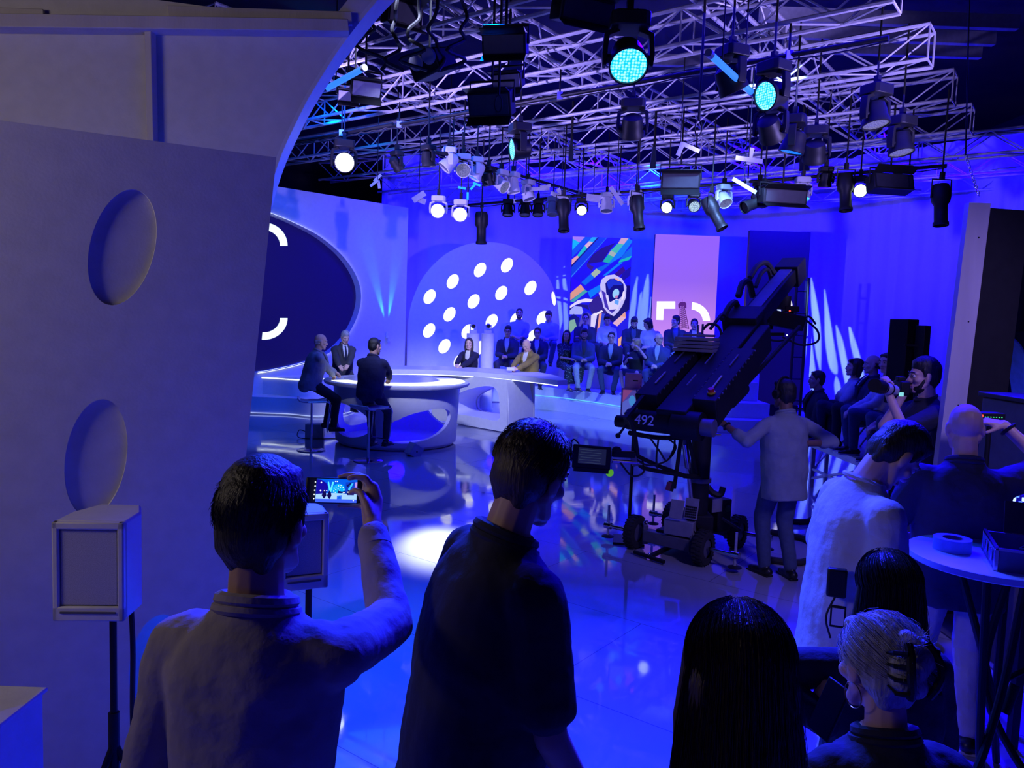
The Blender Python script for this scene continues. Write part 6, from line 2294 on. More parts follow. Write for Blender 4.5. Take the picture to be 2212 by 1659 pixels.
# ------------------------------------------------------------------ right hand platform, its audience and the crew
PZ = 0.65
pl = [G(1752, 948, PZ), G(1868, 992, PZ)]
pa = V((pl[0].x, pl[0].y, 0))
pbv = V((pl[1].x, pl[1].y, 0))
bk_ = V((0.50, 0.86, 0))
t = thing('stage_platform', 'dark wooden platform on trestle legs carrying the right audience', 'platform', pa)
poly = [pbv + (pbv - pa).normalized() * 1.3, pbv, pa, pa + bk_ * 3.6, pa + bk_ * 3.6 + (pbv - pa).normalized() * 2.6]
MB().prism([(p.x, p.y) for p in poly], PZ - 0.03, PZ).build('deck', M('dark_deck', (0.10, 0.10, 0.12), 0.4, var=0.3, scale=6), t, world=True, bevel=0.004)
MB().prism([(p.x * 1.0, p.y) for p in poly], PZ - 0.11, PZ - 0.031).build('edge_frame', ALU, t, world=True)
ex = (pbv - pa).normalized()
legs = [pa + ex * 0.08 + bk_ * 0.05, pbv - ex * 0.0 + bk_ * 0.05, pa + bk_ * 1.6, pbv + ex * 1.1 + bk_ * 0.05, pa + ex * 1.0 + bk_ * 1.8]
for p in legs:
    MB().bar((p.x, p.y, 0), (p.x, p.y, PZ - 0.11), 0.05, 0.05, (1, 0, 0)).build('leg', ALU, t, world=True)
for p, q in ((legs[0], legs[1]), (legs[0], legs[2]), (legs[1], legs[3])):
    MB().bar((p.x, p.y, 0.12), (q.x, q.y, PZ - 0.14), 0.03, 0.03).build('brace', ALU, t, world=True)
    MB().bar((p.x, p.y, 0.25), (q.x, q.y, 0.25), 0.03, 0.03).build('rail', ALU, t, world=True)

RA = 'audience on the right platform'
person('person kneeling in a dark jacket with a badge, profile to the left', 1763, 820, 10.2, 78, lean=6, hyaw=4, topc='black', shirt='charcoal', pants='black', hair='short', hairc='black', kneel=True, tz=PZ, group=RA, skin='tan', voxel=0.009, lh=(-0.08, 0.26, -0.02), rh=(0.08, 0.26, -0.02))
b_ = P(1757, 874, 9.95)
person('person in a white top looking up left on the right platform', 1845, 793, 10.0, 75, fem=True, lean=2, hyaw=0, hpitch=-6, top='tee', topc='tee', pants='navy', hair='bob', hairc='brown', tz=PZ, group=RA, lh=(-0.08, 0.38, 0.02), rh=(0.06, 0.40, 0.0))
person('person in a dark suit and open white collar on the right platform', 1883, 787, 9.7, 78, lean=0, topc='navy', shirt='white', pants='black', hair='ring', hairc='brown', tz=PZ, group=RA)
person('person in a pale shirt, face half hidden by the black slab lamp', 1915, 784, 9.1, 80, lean=6, hyaw=40, top='shirt', topc='white', pants='jeans', hair='short', hairc='black', tz=PZ, group=RA, shoes='sneaker', lh=(-0.04, 0.42, 0.05), rh=(0.05, 0.42, 0.06))
person('person in dark jeans with bare forearms behind the photographer', 1962, 806, 8.4, 82, lean=12, top='tee', topc='darkgrey', pants='jeans', hair='short', hairc='brown', tz=PZ, group=RA, shoes='sneaker', lh=(-0.06, 0.44, 0.03), rh=(0.06, 0.44, 0.04))
p1 = P(1904, 930, 9.0)
for i, (px, d) in enumerate(((1868, 9.9), (1908, 9.55), (1936, 9.0), (1984, 8.3))):
    c = P(px, 900, d)
    t = thing('folding_chair', ('white framed chair under the person in the white top', 'white framed chair under the person in the dark suit', 'white framed chair under the person in the pale shirt', 'white framed chair behind the photographer')[i], 'chair', (c.x, c.y, PZ), R(80), group='chairs on the right platform')
    MB().box((0, 0, 0.44), (0.4, 0.4, 0.025)).build('seat', LAMP_WHITE, t, bevel=0.008)
    for sx in (-1, 1):
        MB().tube([(0.19 * sx, 0.2, 0.0), (0.19 * sx, -0.05, 0.40), (0.19 * sx, -0.22, 0.82)], 0.011, 8).build('leg', LAMP_WHITE, t)
        MB().tube([(0.17 * sx, -0.24, 0.0), (0.17 * sx, 0.1, 0.42)], 0.011, 8).build('leg', LAMP_WHITE, t)
    MB().box((0, -0.2, 0.72), (0.36, 0.02, 0.16), Matrix.Rotation(R(12), 3, 'X')).build('backrest', LAMP_WHITE, t, bevel=0.006)

# black panels and floor lamps behind the photographer
t = thing('panel_stand', 'tall black slab lamp standing left behind the photographer', 'lamp', (P(1947, 780, 8.0).x, 8.0, 0))
z0, z1 = P(1947, 872, 8.0).z, P(1947, 689, 8.0).z
MB().box((0, 0, (z0 + z1) / 2), (0.17, 0.22, z1 - z0), R(25)).build('housing', BLACK_PLASTIC, t, bevel=0.01)
MB().cyl((0, 0, 0.0), (0, 0, z0), 0.03, n=10).build('pole', BLACK_METAL, t)
MB().cyl((0, 0, 0), (0, 0, 0.03), 0.25, n=20).build('base', BLACK_METAL, t)
t = thing('panel_stand', 'narrow black slab lamp standing right above the photographer', 'lamp', (P(1985, 780, 7.8).x, 7.8, 0))
z0, z1 = P(1985, 800, 7.8).z, P(1988, 703, 7.8).z
MB().box((0.02, 0, (z0 + z1) / 2), (0.08, 0.12, z1 - z0), R(15)).build('housing', BLACK_PLASTIC, t, bevel=0.006)
MB().bar((-0.15, 0.02, z0 + 0.25), (0.0, 0, z0 + 0.25), 0.02, 0.02).build('bracket', BLACK_METAL, t)
MB().cyl((0, 0, 0.0), (0, 0, z0), 0.025, n=10).build('pole', BLACK_METAL, t)
MB().cyl((0, 0, 0), (0, 0, 0.03), 0.2, n=20).build('base', BLACK_METAL, t)

# photographer with the long lens
cpos = P(1944, 838, 5.95)
ph = person('person in a black t-shirt taking a photo with a long lens', 1994, 812, 6.05, 84, 'stand', stand_z=0.0, lean=2, hyaw=-2, hpitch=2, top='tee', topc='black', pants='jeans', hair='thick', hairc='black', beard='black',
            voxel=0.007, lh=('w', P(1920, 852, 5.85)), rh=('w', P(1952, 852, 6.1)), lpole=(-0.5, 0.1, -1), rpole=(0.5, 0, -1), curl=0.9,
            lhand=((0.1, 0, 1), (-1, 0, 0.3), 'w', 0.9), rhand=((0, 0.2, 1), (-1, 0, 0), 'w', 1.0))
t = thing('photo_camera', 'camera with a long grey and black telephoto lens held by the photographer', 'camera', cpos)
ax = (P(1858, 826, 5.55) - P(1935, 846, 5.9))
ax.normalize()
l0 = P(1937, 845, 5.9)
MB().box(cpos + V((0.01, 0, 0)), (0.075, 0.14, 0.11)).build('body', BLACK_PLASTIC, t, world=True, bevel=0.012)
MB().box(cpos + V((0.0, 0, 0.07)), (0.06, 0.06, 0.04)).build('viewfinder', BLACK_PLASTIC, t, world=True, bevel=0.01)
LG = M('lens_grey_paint', (0.45, 0.45, 0.47), 0.45)
segs = [(0.0, 0.05, 0.036, BLACK_PLASTIC), (0.05, 0.13, 0.042, LG), (0.13, 0.16, 0.043, BLACK_PLASTIC), (0.16, 0.24, 0.044, LG), (0.24, 0.27, 0.046, BLACK_PLASTIC), (0.27, 0.285, 0.047, LG), (0.285, 0.40, 0.052, BLACK_PLASTIC)]
for a, b, r, mt in segs:
    MB().cyl(l0 + ax * a * 0.9, l0 + ax * b * 0.9, r, n=22).build('lens_hood' if b == 0.40 else 'lens_barrel', mt, t, world=True)
MB().box(P(1947, 852, 5.86), (0.035, 0.004, 0.03)).build('display', E('camera_display', (0.25, 0.75, 0.8), 1.0), t, world=True)

# crane operator
gr = P(1545, 905, 6.35)
op_ = person('person in a grey shirt and headphones steering the crane by its bar', 1692, 850, 6.45, 22, 'stand', stand_z=0.0, lean=4, hyaw=6, hpitch=4, top='shirt', topc='greyshirt', pants='jeans', hair='short', hairc='black', skin='dark', voxel=0.0065,
             lh=('w', gr + V((0.06, 0, -0.03))), lpole=(-0.6, -0.7, -0.7), rh=('w', P(1742, 958, 6.35)), rpole=(1, -0.3, -0.2), sleeves='rolled', face=False, curl=0.9, feet=((-0.06, 0.10, 0, -5), (0.10, -0.04, 0, 12)), shoes='shoe',
             lhand=((-0.9, 0.1, 0.25), (0.2, 0.6, -0.7), 'w', 1.15))
X = op_['Xl']
t = thing('headphones', 'black headphones on the head of the crane operator', 'headphones', op_['Xh'].translation)
hm = op_['Xh']
MB().tube([hm @ V((0.094 * math.cos(a), -0.01, 0.01 + 0.13 * math.sin(a))) for a in [PI * i / 14 for i in range(15)]], 0.011, 8).build('headband', BLACK_PLASTIC, t, world=True)
for k in (-1, 1):
    MB().cyl(hm @ V((0.078 * k, -0.005, -0.005)), hm @ V((0.112 * k, -0.005, -0.005)), 0.040, 0.036, 18).build('ear_cup', BLACK_PLASTIC, t, world=True, bevel=0.008)
w_ = op_['A']['l']
d_ = (w_[2] - w_[1]).normalized()
wt = w_[2] - d_ * 0.05
tag(MB().tube([wt + d_.orthogonal().normalized() * (0.034 * math.cos(a)) + d_.cross(d_.orthogonal().normalized()) * (0.034 * math.sin(a)) for a in [2 * PI * i / 18 for i in range(18)]], 0.008, 8, True).build('wristwatch', BLACK_PLASTIC), 'dark wristwatch on the left wrist of the crane operator', 'watch')
# cables on the floor behind the crane operator
for k, pts in enumerate(([(1690, 1130), (1740, 1132), (1790, 1120)], [(1665, 1155), (1730, 1168), (1800, 1185)], [(1655, 1215), (1720, 1222), (1790, 1218)])):
    g = [G(*p) for p in pts]
    g = [g[0]] + [g[1]] + [g[2], g[2] + V((1.4, 0.5 - 0.3 * k, 0))]
    tag(MB().tube([p + V((0, 0, 0.03)) for p in spline(g, 8)], 0.03, 8).build('floor_cable', RUBBER), ('upper', 'middle', 'lowest')[k] + ' of three thick black cables on the floor right of the crane', 'cable', 'floor cables by the crane')

# ---- crew at the right edge
ym = person('person in a white t-shirt bending the head down to the right', 1936, 984, 3.05, -88, 'stand', stand_z=0.0, lean=4, nf=38, loosek=0.7, hyaw=6, hpitch=30, top='tee', topc='tee', pants='khaki', hair='thick', hairc='black', voxel=0.0055, voxc=0.007,
            lh=(-0.20, 0.24, 0.05), rh=(0.22, 0.06, -0.15), lpole=(-0.6, -1, -0.5), rpole=(0.5, -1, -0.2), foldk=0.6)
c = G(1808, 1300, 0.85)
c = P(1806, 1290, 2.82)
t = thing('belt_radio', 'black belt pack with a badge at the waist of the white t-shirt wearer', 'radio', c, R(-20))
MB().box((0, 0.02, 0.05), (0.07, 0.035, 0.11)).build('body', BLACK_PLASTIC, t, bevel=0.008)
MB().tube(spline([(0, 0.02, 0), (-0.03, 0, -0.08), (-0.01, 0, -0.16)], 6), 0.004, 6).build('cable', CABLE, t)
bd = MB().box((0.01, -0.01, -0.07), (0.055, 0.006, 0.085)).build('badge', BLACK_PLASTIC, t, bevel=0.003)
MB().box((0.01, -0.0135, -0.07), (0.042, 0.002, 0.065)).build('badge_card', WHITE, bd)
h_ = ym['Xh']
t = tag(MB().tube([h_ @ V((-0.04 + 0.01 * i, -0.03 + 0.002 * i, 0.128 - 0.001 * i * i)) for i in range(9)], 0.003, 5).build('hair_clip', BLACK_PLASTIC), 'thin dark headset band in the hair of the white t-shirt wearer', 'headset')

bp_ = person('person in a dark polo and pale trousers reaching up at the right', 2084, 925, 3.85, -14, 'stand', stand_z=0.0, lean=4, hyaw=-6, hpitch=6, top='polo', topc='navy', pants='khaki', hair=None, voxel=0.006, voxc=0.008, face=False,
             rh=('w', P(2168, 918, 4.0)), rpole=(1, -0.1, -0.55), lh=(-0.24, 0.22, 0.05), shoes='sneaker', curl=0.6, rhand=((-0.9, 0.3, 0.15), (0, 0.3, -1), 'w', 0.5))
# arm continues to the right: watch
w_ = bp_['A']['r']
d_ = (w_[2] - w_[1]).normalized()
o_ = d_.orthogonal().normalized()
wt = w_[2] - d_ * 0.03
tag(MB().tube([wt + o_ * (0.036 * math.cos(a)) + d_.cross(o_) * (0.036 * math.sin(a)) for a in [2 * PI * i / 18 for i in range(18)]], 0.009, 8, True).build('wristwatch', BLACK_PLASTIC), 'dark wristwatch on the raised wrist of the person in the dark polo', 'watch')

# equipment rack with small lights before the bald man
c = P(2185, 905, 4.6)
t = thing('equipment_rack', 'dark equipment desk with small coloured lights at the right edge', 'rack', (3.56, 4.9, 0))
MB().box((0, 0, 0.85), (0.8, 0.5, 1.70)).build('cabinet', GREY, t, bevel=0.01)
MB().box((0.0, 0, 1.72), (0.84, 0.54, 0.03)).build('top', BLACK, t, bevel=0.006)
c = P(2141, 901, 4.45)
t = thing('video_switcher', 'dark device with a row of red and green lights by the raised hand', 'electronics', (c.x, c.y, c.z))
MB().box((0.01, 0.05, 0), (0.15, 0.10, 0.045)).build('case', BLACK_PLASTIC, t, bevel=0.004)
MB().box((-0.052, -0.002, 0.006), (0.008, 0.004, 0.014)).build('red_light', E('red_led', (1.0, 0.05, 0.02), 3.0), t)
for i in range(7):
    MB().box((-0.034 + 0.016 * i, -0.002, 0.0), (0.005, 0.004, 0.005)).build('green_light', E('green_led', (0.05, 0.7, 0.25), 1.2), t)
MB().cyl((0.03, 0.06, -c.z), (0.03, 0.06, -0.02), 0.015, n=8).build('stand', BLACK_METAL, t)
c = P(2200, 1040, 3.9)
t = thing('control_desk', 'mixing desk with rows of blue white lights cut off by the right edge', 'control desk', (c.x + 0.12, 4.0, 0))
MB().box((0.1, 0, c.z - 0.18), (0.5, 0.5, 0.08), Matrix.Rotation(R(-12), 3, 'Y')).build('panel', BLACK_PLASTIC, t, bevel=0.006)
for i in range(3):
    for j in range(5):
        MB().box((-0.13 + 0.05 * i, -0.12 + 0.05 * j, c.z - 0.13 + 0.01 * j), (0.012, 0.012, 0.02)).build('fader_light', E('fader_blue', (0.1, 0.25, 1.0), 1.5) if j % 2 else E('fader_white', (0.6, 0.8, 0.95), 1.2), t)
for x, y in ((-0.1, -0.2), (0.3, -0.2), (-0.1, 0.2), (0.3, 0.2)):
    MB().bar((x, y, 0), (x, y, c.z - 0.22), 0.04, 0.04, (1, 0, 0)).build('leg', BLACK_METAL, t)

# bistro table with tape roll and case
tc_ = G(2120, 1215, 1.04)
TR = 0.36
tc_ = P(2145, 1200, 3.35)
tz_ = tc_.z
tx, ty = tc_.x, tc_.y
t = thing('folding_table', 'round white folding table with dark tube legs at the lower right', 'table', (tx, ty, 0))
MB().lathe([(0, tz_ - 0.035), (0.335, tz_ - 0.035), (0.345, tz_ - 0.028), (0.345, tz_ - 0.004), (0.338, tz_), (0, tz_)], n=56).build('tabletop', WHITE, t)
for pts in ([(-0.12, -0.16, tz_ - 0.04), (-0.12, -0.20, 0.45), (-0.13, -0.26, 0.2), (-0.24, -0.45, 0.012)], [(0.12, -0.06, tz_ - 0.04), (-0.02, -0.16, 0.55), (-0.22, -0.30, 0.22), (-0.46, -0.36, 0.012)],
            [(0.18, 0.12, tz_ - 0.04), (0.05, 0.05, 0.5), (0.25, -0.2, 0.012)], [(-0.05, 0.2, tz_ - 0.04), (0.1, 0.1, 0.5), (0.3, 0.3, 0.012)]):
    MB().tube(spline(pts, 6), 0.017, 10).build('leg', BLACK_METAL, t)
for p, q in (((-0.14, -0.27, 0.20), (0.35, -0.25, 0.16)), ((-0.35, -0.33, 0.1), (0.3, -0.12, 0.14)), ((0.02, -0.12, 0.62), (0.2, 0.0, 0.62))):
    MB().cyl(p, q, 0.013, n=8).build('stretcher', BLACK_METAL, t)
MB().cyl((0.02, -0.14, 0.48), (0.07, -0.12, 0.60), 0.022, n=12).build('hinge_sleeve', BLACK_METAL, t)
rp_ = P(2056, 1188, 3.42)
m = MB()
m.lathe([(0.045, 0), (0.078, 0), (0.078, 0.055), (0.045, 0.055), (0.045, 0)], n=40)
t = thing('tape_roll', 'roll of pale blue tape lying on the round table', 'tape', (rp_.x, rp_.y, tz_ + 0.001))
m.build('tape', M('pale_blue_tape', (0.30, 0.42, 0.62), 0.5), t, smooth=40)
MB().lathe([(0.041, 0), (0.0455, 0), (0.0455, 0.055), (0.041, 0.055), (0.041, 0)], n=40).build('core', M('card_core', (0.25, 0.2, 0.16), 0.8), t, smooth=40)
c = P(2176, 1218, 3.22)
t = thing('tool_case', 'open aluminium tool case on the round table at the right edge', 'case', (c.x + 0.10, c.y, tz_ + 0.001), R(-24))
for (x, y, sx, sy) in ((-0.15, 0, 0.012, 0.34), (0.15, 0, 0.012, 0.34), (0, -0.165, 0.30, 0.012), (0, 0.165, 0.30, 0.012)):
    MB().box((x, y, 0.045), (sx, sy, 0.09)).build('side', CGP, t)
MB().box((0, 0, 0.006), (0.29, 0.32, 0.012)).build('bottom', BLACK, t)
for x, y in ((-0.153, -0.165), (-0.153, 0.165), (0.153, -0.165)):
    MB().box((x, y, 0.045), (0.018, 0.018, 0.092)).build('corner', STEEL, t, bevel=0.003)
for (p, q) in (((-0.153, -0.17, 0.092), (-0.153, 0.17, 0.092)), ((-0.15, -0.17, 0.092), (0.15, -0.17, 0.092)), ((-0.156, -0.17, 0.002), (-0.156, 0.17, 0.002))):
    MB().bar(p, q, 0.014, 0.01).build('edge_trim', STEEL, t)
for y in (-0.09, 0.04):
    MB().box((-0.162, y, 0.05), (0.008, 0.035, 0.05)).build('latch', STEEL, t, bevel=0.002)
MB().box((0.1, 0.19, 0.16), (0.36, 0.012, 0.14), Matrix.Rotation(R(-12), 3, 'X')).build('lid', BLACK, t)
random.seed(5)
MB().tube(spline([(0.0, -0.1, 0.03), (0.05, 0.0, 0.07), (-0.03, 0.06, 0.05), (0.06, 0.1, 0.08)], 6), 0.008, 6).build('cable', CABLE, t)
c = P(2185, 1115, 3.9)
t = thing('cardboard_box', 'yellowish box end lying behind the tool case', 'box', (c.x, c.y, c.z - 0.07), R(10))
MB().box((0, 0, 0.05), (0.12, 0.2, 0.10)).build('body', M('kraft_card', (0.36, 0.24, 0.08), 0.8), t, bevel=0.004)
MB().cyl((0, 0, -(c.z - 0.07)), (0, 0, 0), 0.02, n=8).build('stand', BLACK_METAL, t)
# dark bag at the foot of the post
c = G(2003, 1400)
t = thing('backpack', 'dark backpack with a pale buckle leaning at the foot of the post', 'bag', (c.x + 0.04, c.y + 0.15, 0))
m = Blob()
m.ell((0, 0, 0.22), (0.10, 0.12, 0.22))
m.ell((0, -0.05, 0.16), (0.085, 0.09, 0.14))
m.fuse('bag_body', C['black'], t, 0.012, 5)
MB().tube(spline([(-0.06, -0.08, 0.40), (-0.13, -0.12, 0.30), (-0.09, -0.14, 0.12)], 6), 0.014, 6).build('strap', C['black'], t)
MB().box((-0.10, -0.15, 0.22), (0.02, 0.012, 0.05)).build('buckle', ALU, t)
# ------------------------------------------------------------------ people close to the camera


def strands(X, n, rx, ln, seed, parent, mat, name='hair_strands', hang=None, wave=0.004, r0=0.0011, lift=0.006, tilt=-25, face=62, low=112, stray=0.0):
    """single hairs growing from the crown: X head space, ln length range, hang = height where long hair ends"""
    rnd = random.Random(seed)
    m = MB()
    c0 = V((0, -0.014, 0.034))
    T = Matrix.Rotation(R(tilt), 3, 'X')
    Ti = T.inverted()
    for k in range(n):
        az = rnd.uniform(0, 2 * PI)
        p = math.acos(1 - rnd.random() * 1.35)
        dv = T @ V((math.sin(p) * math.cos(az), math.sin(p) * math.sin(az), math.cos(p)))
        if dv.y > 0.35 and dv.z < math.cos(R(face)):
            continue
        L = rnd.uniform(*ln)
        steps = 7 if hang is None else 12
        if hang is not None:
            L = 9
        pts, pp = [], p
        q = None
        ph = rnd.uniform(0, 6)
        dz = rnd.uniform(0.85, 1.1)
        li = lift * rnd.uniform(0.4, 1.4)
        if hang is None:
            for i in range(steps):
                f = i / (steps - 1)
                a2 = p + f * L / 0.09
                d2 = T @ V((math.sin(a2) * math.cos(az), math.sin(a2) * math.sin(az), math.cos(a2)))
                k2 = 1.0 + (li * (0.3 + f) + stray * f * f * rnd.random()) / 0.09
                pts.append(c0 + V((d2.x * rx[0], d2.y * rx[1], d2.z * rx[2])) * k2)
        else:
            a2 = p
            while a2 < R(low):
                d2 = T @ V((math.sin(a2) * math.cos(az), math.sin(a2) * math.sin(az), math.cos(a2)))
                pts.append(c0 + V((d2.x * rx[0], d2.y * rx[1], d2.z * rx[2])) * (1 + li / 0.09))
                a2 += 0.22
            if not pts:
                continue
            e = pts[-1].copy()
            out = V((e.x, e.y, 0)).normalized()
            zend = hang * dz
            for i in range(1, 9):
                f = i / 8
                z = e.z + (zend - e.z) * f
                w_ = wave * math.sin(ph + 9 * f) * (0.3 + f)
                pts.append(V((e.x, e.y, z)) + out * (0.030 * math.sin(PI * 0.5 * f) + w_ + stray * f * rnd.uniform(-1, 1)) + V((w_ * 0.8, 0, 0)))
        if len(pts) < 3:
            continue
        K = len(pts)
        m.tube([X @ q for q in pts], [r0 * (1 - 0.7 * i / (K - 1)) for i in range(K)], 3)
    return m.build(name, mat, parent, smooth=80)


NV = 0.0048
# man filming with his phone
hw = P(806, 1152, 2.05)
ch = lambda *c: [(P(x, y, d), r) for x, y, d, r in c]
pm_hand = [
    ch((806, 1160, 2.040, .027), (806, 1128, 2.075, .025), (806, 1092, 2.120, .022), (803, 1058, 2.145, .017)),
    ch((800, 1130, 2.080, .022), (793, 1096, 2.130, .018), (792, 1056, 2.160, .015)),
    ch((810, 1120, 2.090, .018), (816, 1080, 2.130, .016), (808, 1050, 2.150, .014)),
    ch((802, 1052, 2.145, .0125), (790, 1033, 2.145, .0115), (770, 1029, 2.142, .0098), (754, 1033, 2.138, .0085)),
    ch((798, 1048, 2.165, .0118), (778, 1027, 2.175, .0102), (752, 1026, 2.178, .0092), (733, 1031, 2.175, .008)),
    ch((800, 1075, 2.175, .012), (778, 1064, 2.195, .010), (752, 1062, 2.198, .009), (736, 1064, 2.195, .008)),
    ch((800, 1098, 2.150, .0125), (780, 1093, 2.160, .0098), (754, 1092, 2.162, .0088), (733, 1093, 2.158, .0078)),
    ch((800, 1116, 2.075, .017), (791, 1088, 2.095, .0145), (781, 1066, 2.115, .0115), (768, 1059, 2.127, .0098), (757, 1065, 2.133, .0085)),
]
pm = person('person in a light shirt seen from behind filming with a raised phone', 573, 1128, 1.62, -8, 'stand', stand_z=0.0, lean=2, hyaw=-4, hpitch=2, top='shirt', topc='beige', pants='navy', hair='thick', hairc='black', voxel=NV, voxc=0.006,
            rh=('w', hw), rpole=(0.55, 0.0, -0.85), foldk=0.9, rcustom=pm_hand, loosek=0.35, shw=0.93, lh=(-0.21, 0.06, -0.14), face=False, skin='tan')
strands(pm['Xl'], 2600, (0.080, 0.094, 0.088), (0.04, 0.08), 1, pm['body'], HAIR['black'], stray=0.010, lift=0.004, r0=0.0009)
pc_ = P(726, 1060, 2.152)
vz = (EYE - pc_).normalized()
vx = _r * math.cos(R(-1.5)) + _u * math.sin(R(-1.5))
vx = (vx - vz * vx.dot(vz)).normalized()
vy = vz.cross(vx)
rm = Matrix((vx, -vz, vy)).transposed()
t = thing('phone', 'phone held up sideways showing the blue studio on its screen', 'phone', pc_, rot=rm)
PXM = 2.152 / F * 0.93
MB().box((0, 0.004, 0), (0.168, 0.008, 0.073)).build('case', BLACK_PLASTIC, t, bevel=0.004)


def ph_(pts):
    return [((640 + x / 10.05 - 722) * PXM, (1060 - 1000 - y / 10.05) * PXM) for x, y in pts]


art = Art(-0.082, 0.058, -0.033, 0.033)
art.poly(ph_([(215, 330), (1330, 330), (1330, 900), (215, 900)]), (0, 96, 240))
for pts, col in (
    ([(215, 330), (365, 330), (355, 900), (215, 900)], (2, 2, 14)), ([(365, 345), (480, 360), (590, 430), (636, 520), (622, 620), (560, 690), (362, 690)], (14, 2, 150)),
    ([(620, 400), (650, 395), (690, 560), (730, 395), (765, 400), (712, 650), (672, 650)], (90, 225, 255)), (oval(880, 580, 145, 140), (0, 168, 236)),
    ([(1040, 400), (1250, 380), (1250, 640), (1040, 640)], (10, 60, 190)), ([(1100, 560), (1180, 420), (1220, 420), (1130, 600)], (60, 190, 240)), ([(1060, 470), (1150, 410), (1180, 410), (1080, 520)], (5, 20, 90)),
    ([(1255, 400), (1320, 385), (1320, 600), (1250, 620)], (180, 140, 225)), ([(362, 695), (560, 672), (760, 660), (1320, 680), (1320, 800), (362, 802)], (158, 200, 255)),
    ([(850, 720), (960, 705), (960, 800), (850, 800)], (60, 110, 235)), ([(870, 760), (910, 730), (945, 760), (945, 790), (865, 790)], (0, 90, 220)), ([(362, 800), (1320, 800), (1320, 900), (362, 900)], (58, 92, 235)),
    ([(500, 720), (530, 620), (560, 590), (590, 640), (610, 720), (560, 790), (540, 780)], (8, 2, 70)), ([(620, 720), (650, 640), (680, 595), (705, 640), (725, 720), (690, 800), (665, 790)], (8, 2, 70)),
    ([(860, 660), (870, 600), (960, 620), (1040, 600), (1060, 660)], (10, 10, 100)), ([(970, 660), (1000, 630), (1040, 650)], (230, 235, 255)), ([(1060, 640), (1110, 580), (1180, 650), (1250, 640), (1240, 700), (1080, 700)], (20, 6, 90))):
    art.poly(ph_(pts), col, 1.2)
for x, y, r_ in ((340, 412, 17), (340, 508, 17), (335, 605, 17), (330, 702, 16), (326, 796, 16), (778, 548, 11), (820, 516, 11), (876, 488, 11), (930, 478, 11), (866, 552, 11), (920, 532, 11), (980, 520, 11), (816, 578, 11), (772, 612, 11), (806, 642, 11), (900, 590, 11), (1000, 578, 12), (800, 385, 14), (840, 385, 14), (560, 605, 14), (610, 605, 14), (1098, 630, 14), (1232, 822, 14), (478, 420, 18), (470, 606, 20)):
    art.poly(ph_(oval(x, y, r_, r_, 0, 10)), (240, 250, 255), 1.3)
sc_ = art.mb.build('display', art.mats, t, smooth=0)
sc_.location.y = -0.0005

# tall man in a black polo
po = person('person in a black polo standing with the back to the camera', 1152, 1022, 2.0, -64, 'stand', stand_z=0.0, lean=8, nf=14, hyaw=24, hpitch=6, top='polo', topc='black', pants='black', hair='short', hairc='brown', voxel=NV, voxc=0.006,
            rh=(0.24, 0.20, -0.12), lh=(-0.26, 0.12, -0.12), rpole=(0.4, -1, -0.3), foldk=0.8, face=True, skin='tan')
strands(po['Xl'], 3000, (0.083, 0.098, 0.089), (0.018, 0.035), 2, po['body'], HAIR['brown'], lift=0.006, r0=0.0010, low=118)

# woman with long hair at the bottom
lw = person('person in black seen from behind, closest to the camera at bottom centre', 1592, 1452, 1.24, -6, 'stand', stand_z=0.0, lean=2, hyaw=0, hpitch=4, fem=True, top='shirt', topc='black', pants='black', hair='verylong', hairc='brown', voxel=0.006, voxc=0.008, face=False)
strands(lw['Xl'], 3000, (0.083, 0.096, 0.089), (0.1, 0.2), 3, lw['body'], HAIR['brown'], hang=-0.46, wave=0.007, stray=0.006, lift=0.008, r0=0.0007)

# woman with dark hair before the white t-shirt man
dw = person('person in a dark jacket holding a phone, below the white t-shirt', 1912, 1272, 2.15, 6, 'stand', stand_z=0.0, lean=2, hyaw=0, hpitch=2, fem=True, top='jacket', topc='black', shirt='black', pants='black', hair='verylong', hairc='black', voxel=0.006, voxc=0.008, face=False,
            lh=('w', P(1782, 1560, 2.0)), lpole=(-1, -0.5, -0.6), rh=(0.10, 0.26, 0.06), lhand=((-0.1, 0.5, 0.9), (0.8, 0.4, 0.0), 'w', 0.8), s=0.95)
strands(dw['Xl'], 1200, (0.086, 0.099, 0.092), (0.1, 0.2), 4, dw['body'], HAIR['black'], hang=-0.42, wave=0.004, stray=0.005, lift=0.010)
c = P(1790, 1532, 1.95)
t = thing('phone', 'dark phone with a shiny edge in the hand of the person in the dark jacket', 'phone', c, rot=Matrix.Rotation(R(20), 3, 'Y') @ Matrix.Rotation(R(25), 3, 'Z'))
MB().box((0, 0, 0), (0.008, 0.072, 0.15)).build('case', BLACK_PLASTIC, t, bevel=0.003)
MB().box((-0.0045, 0, 0), (0.001, 0.066, 0.14)).build('display', M('glass_off', (0.01, 0.01, 0.012), 0.1), t)

# grey haired woman with a clip
gl = person('person in black with a hair clip and hoop earring, bottom right', 1893, 1432, 1.62, 6, 'stand', stand_z=0.0, lean=4, hyaw=8, hpitch=8, fem=True, top='shirt', topc='black', pants='black', hair='short', hairc='grey', voxel=NV, voxc=0.007, face=True)
strands(gl['Xl'], 3200, (0.080, 0.094, 0.087), (0.09, 0.15), 5, gl['body'], HAIR['grey'], lift=0.010, r0=0.0009, stray=0.014, tilt=-62, face=80)
m = Blob()
X = gl['Xl']
for a, b, r0, r1 in (((-0.02, -0.11, 0.0), (0.03, -0.125, 0.05), 0.036, 0.032), ((0.03, -0.125, 0.05), (0.0, -0.10, 0.085), 0.030, 0.022), ((0.0, -0.12, -0.02), (-0.03, -0.115, 0.03), 0.030, 0.028)):
    m.cap(X @ V(a), X @ V(b), r0, r1)
bun = m.fuse('hair_bun', HAIR['grey'], gl['body'], 0.006, 3, 0.008)
rnd = random.Random(9)
m = MB()
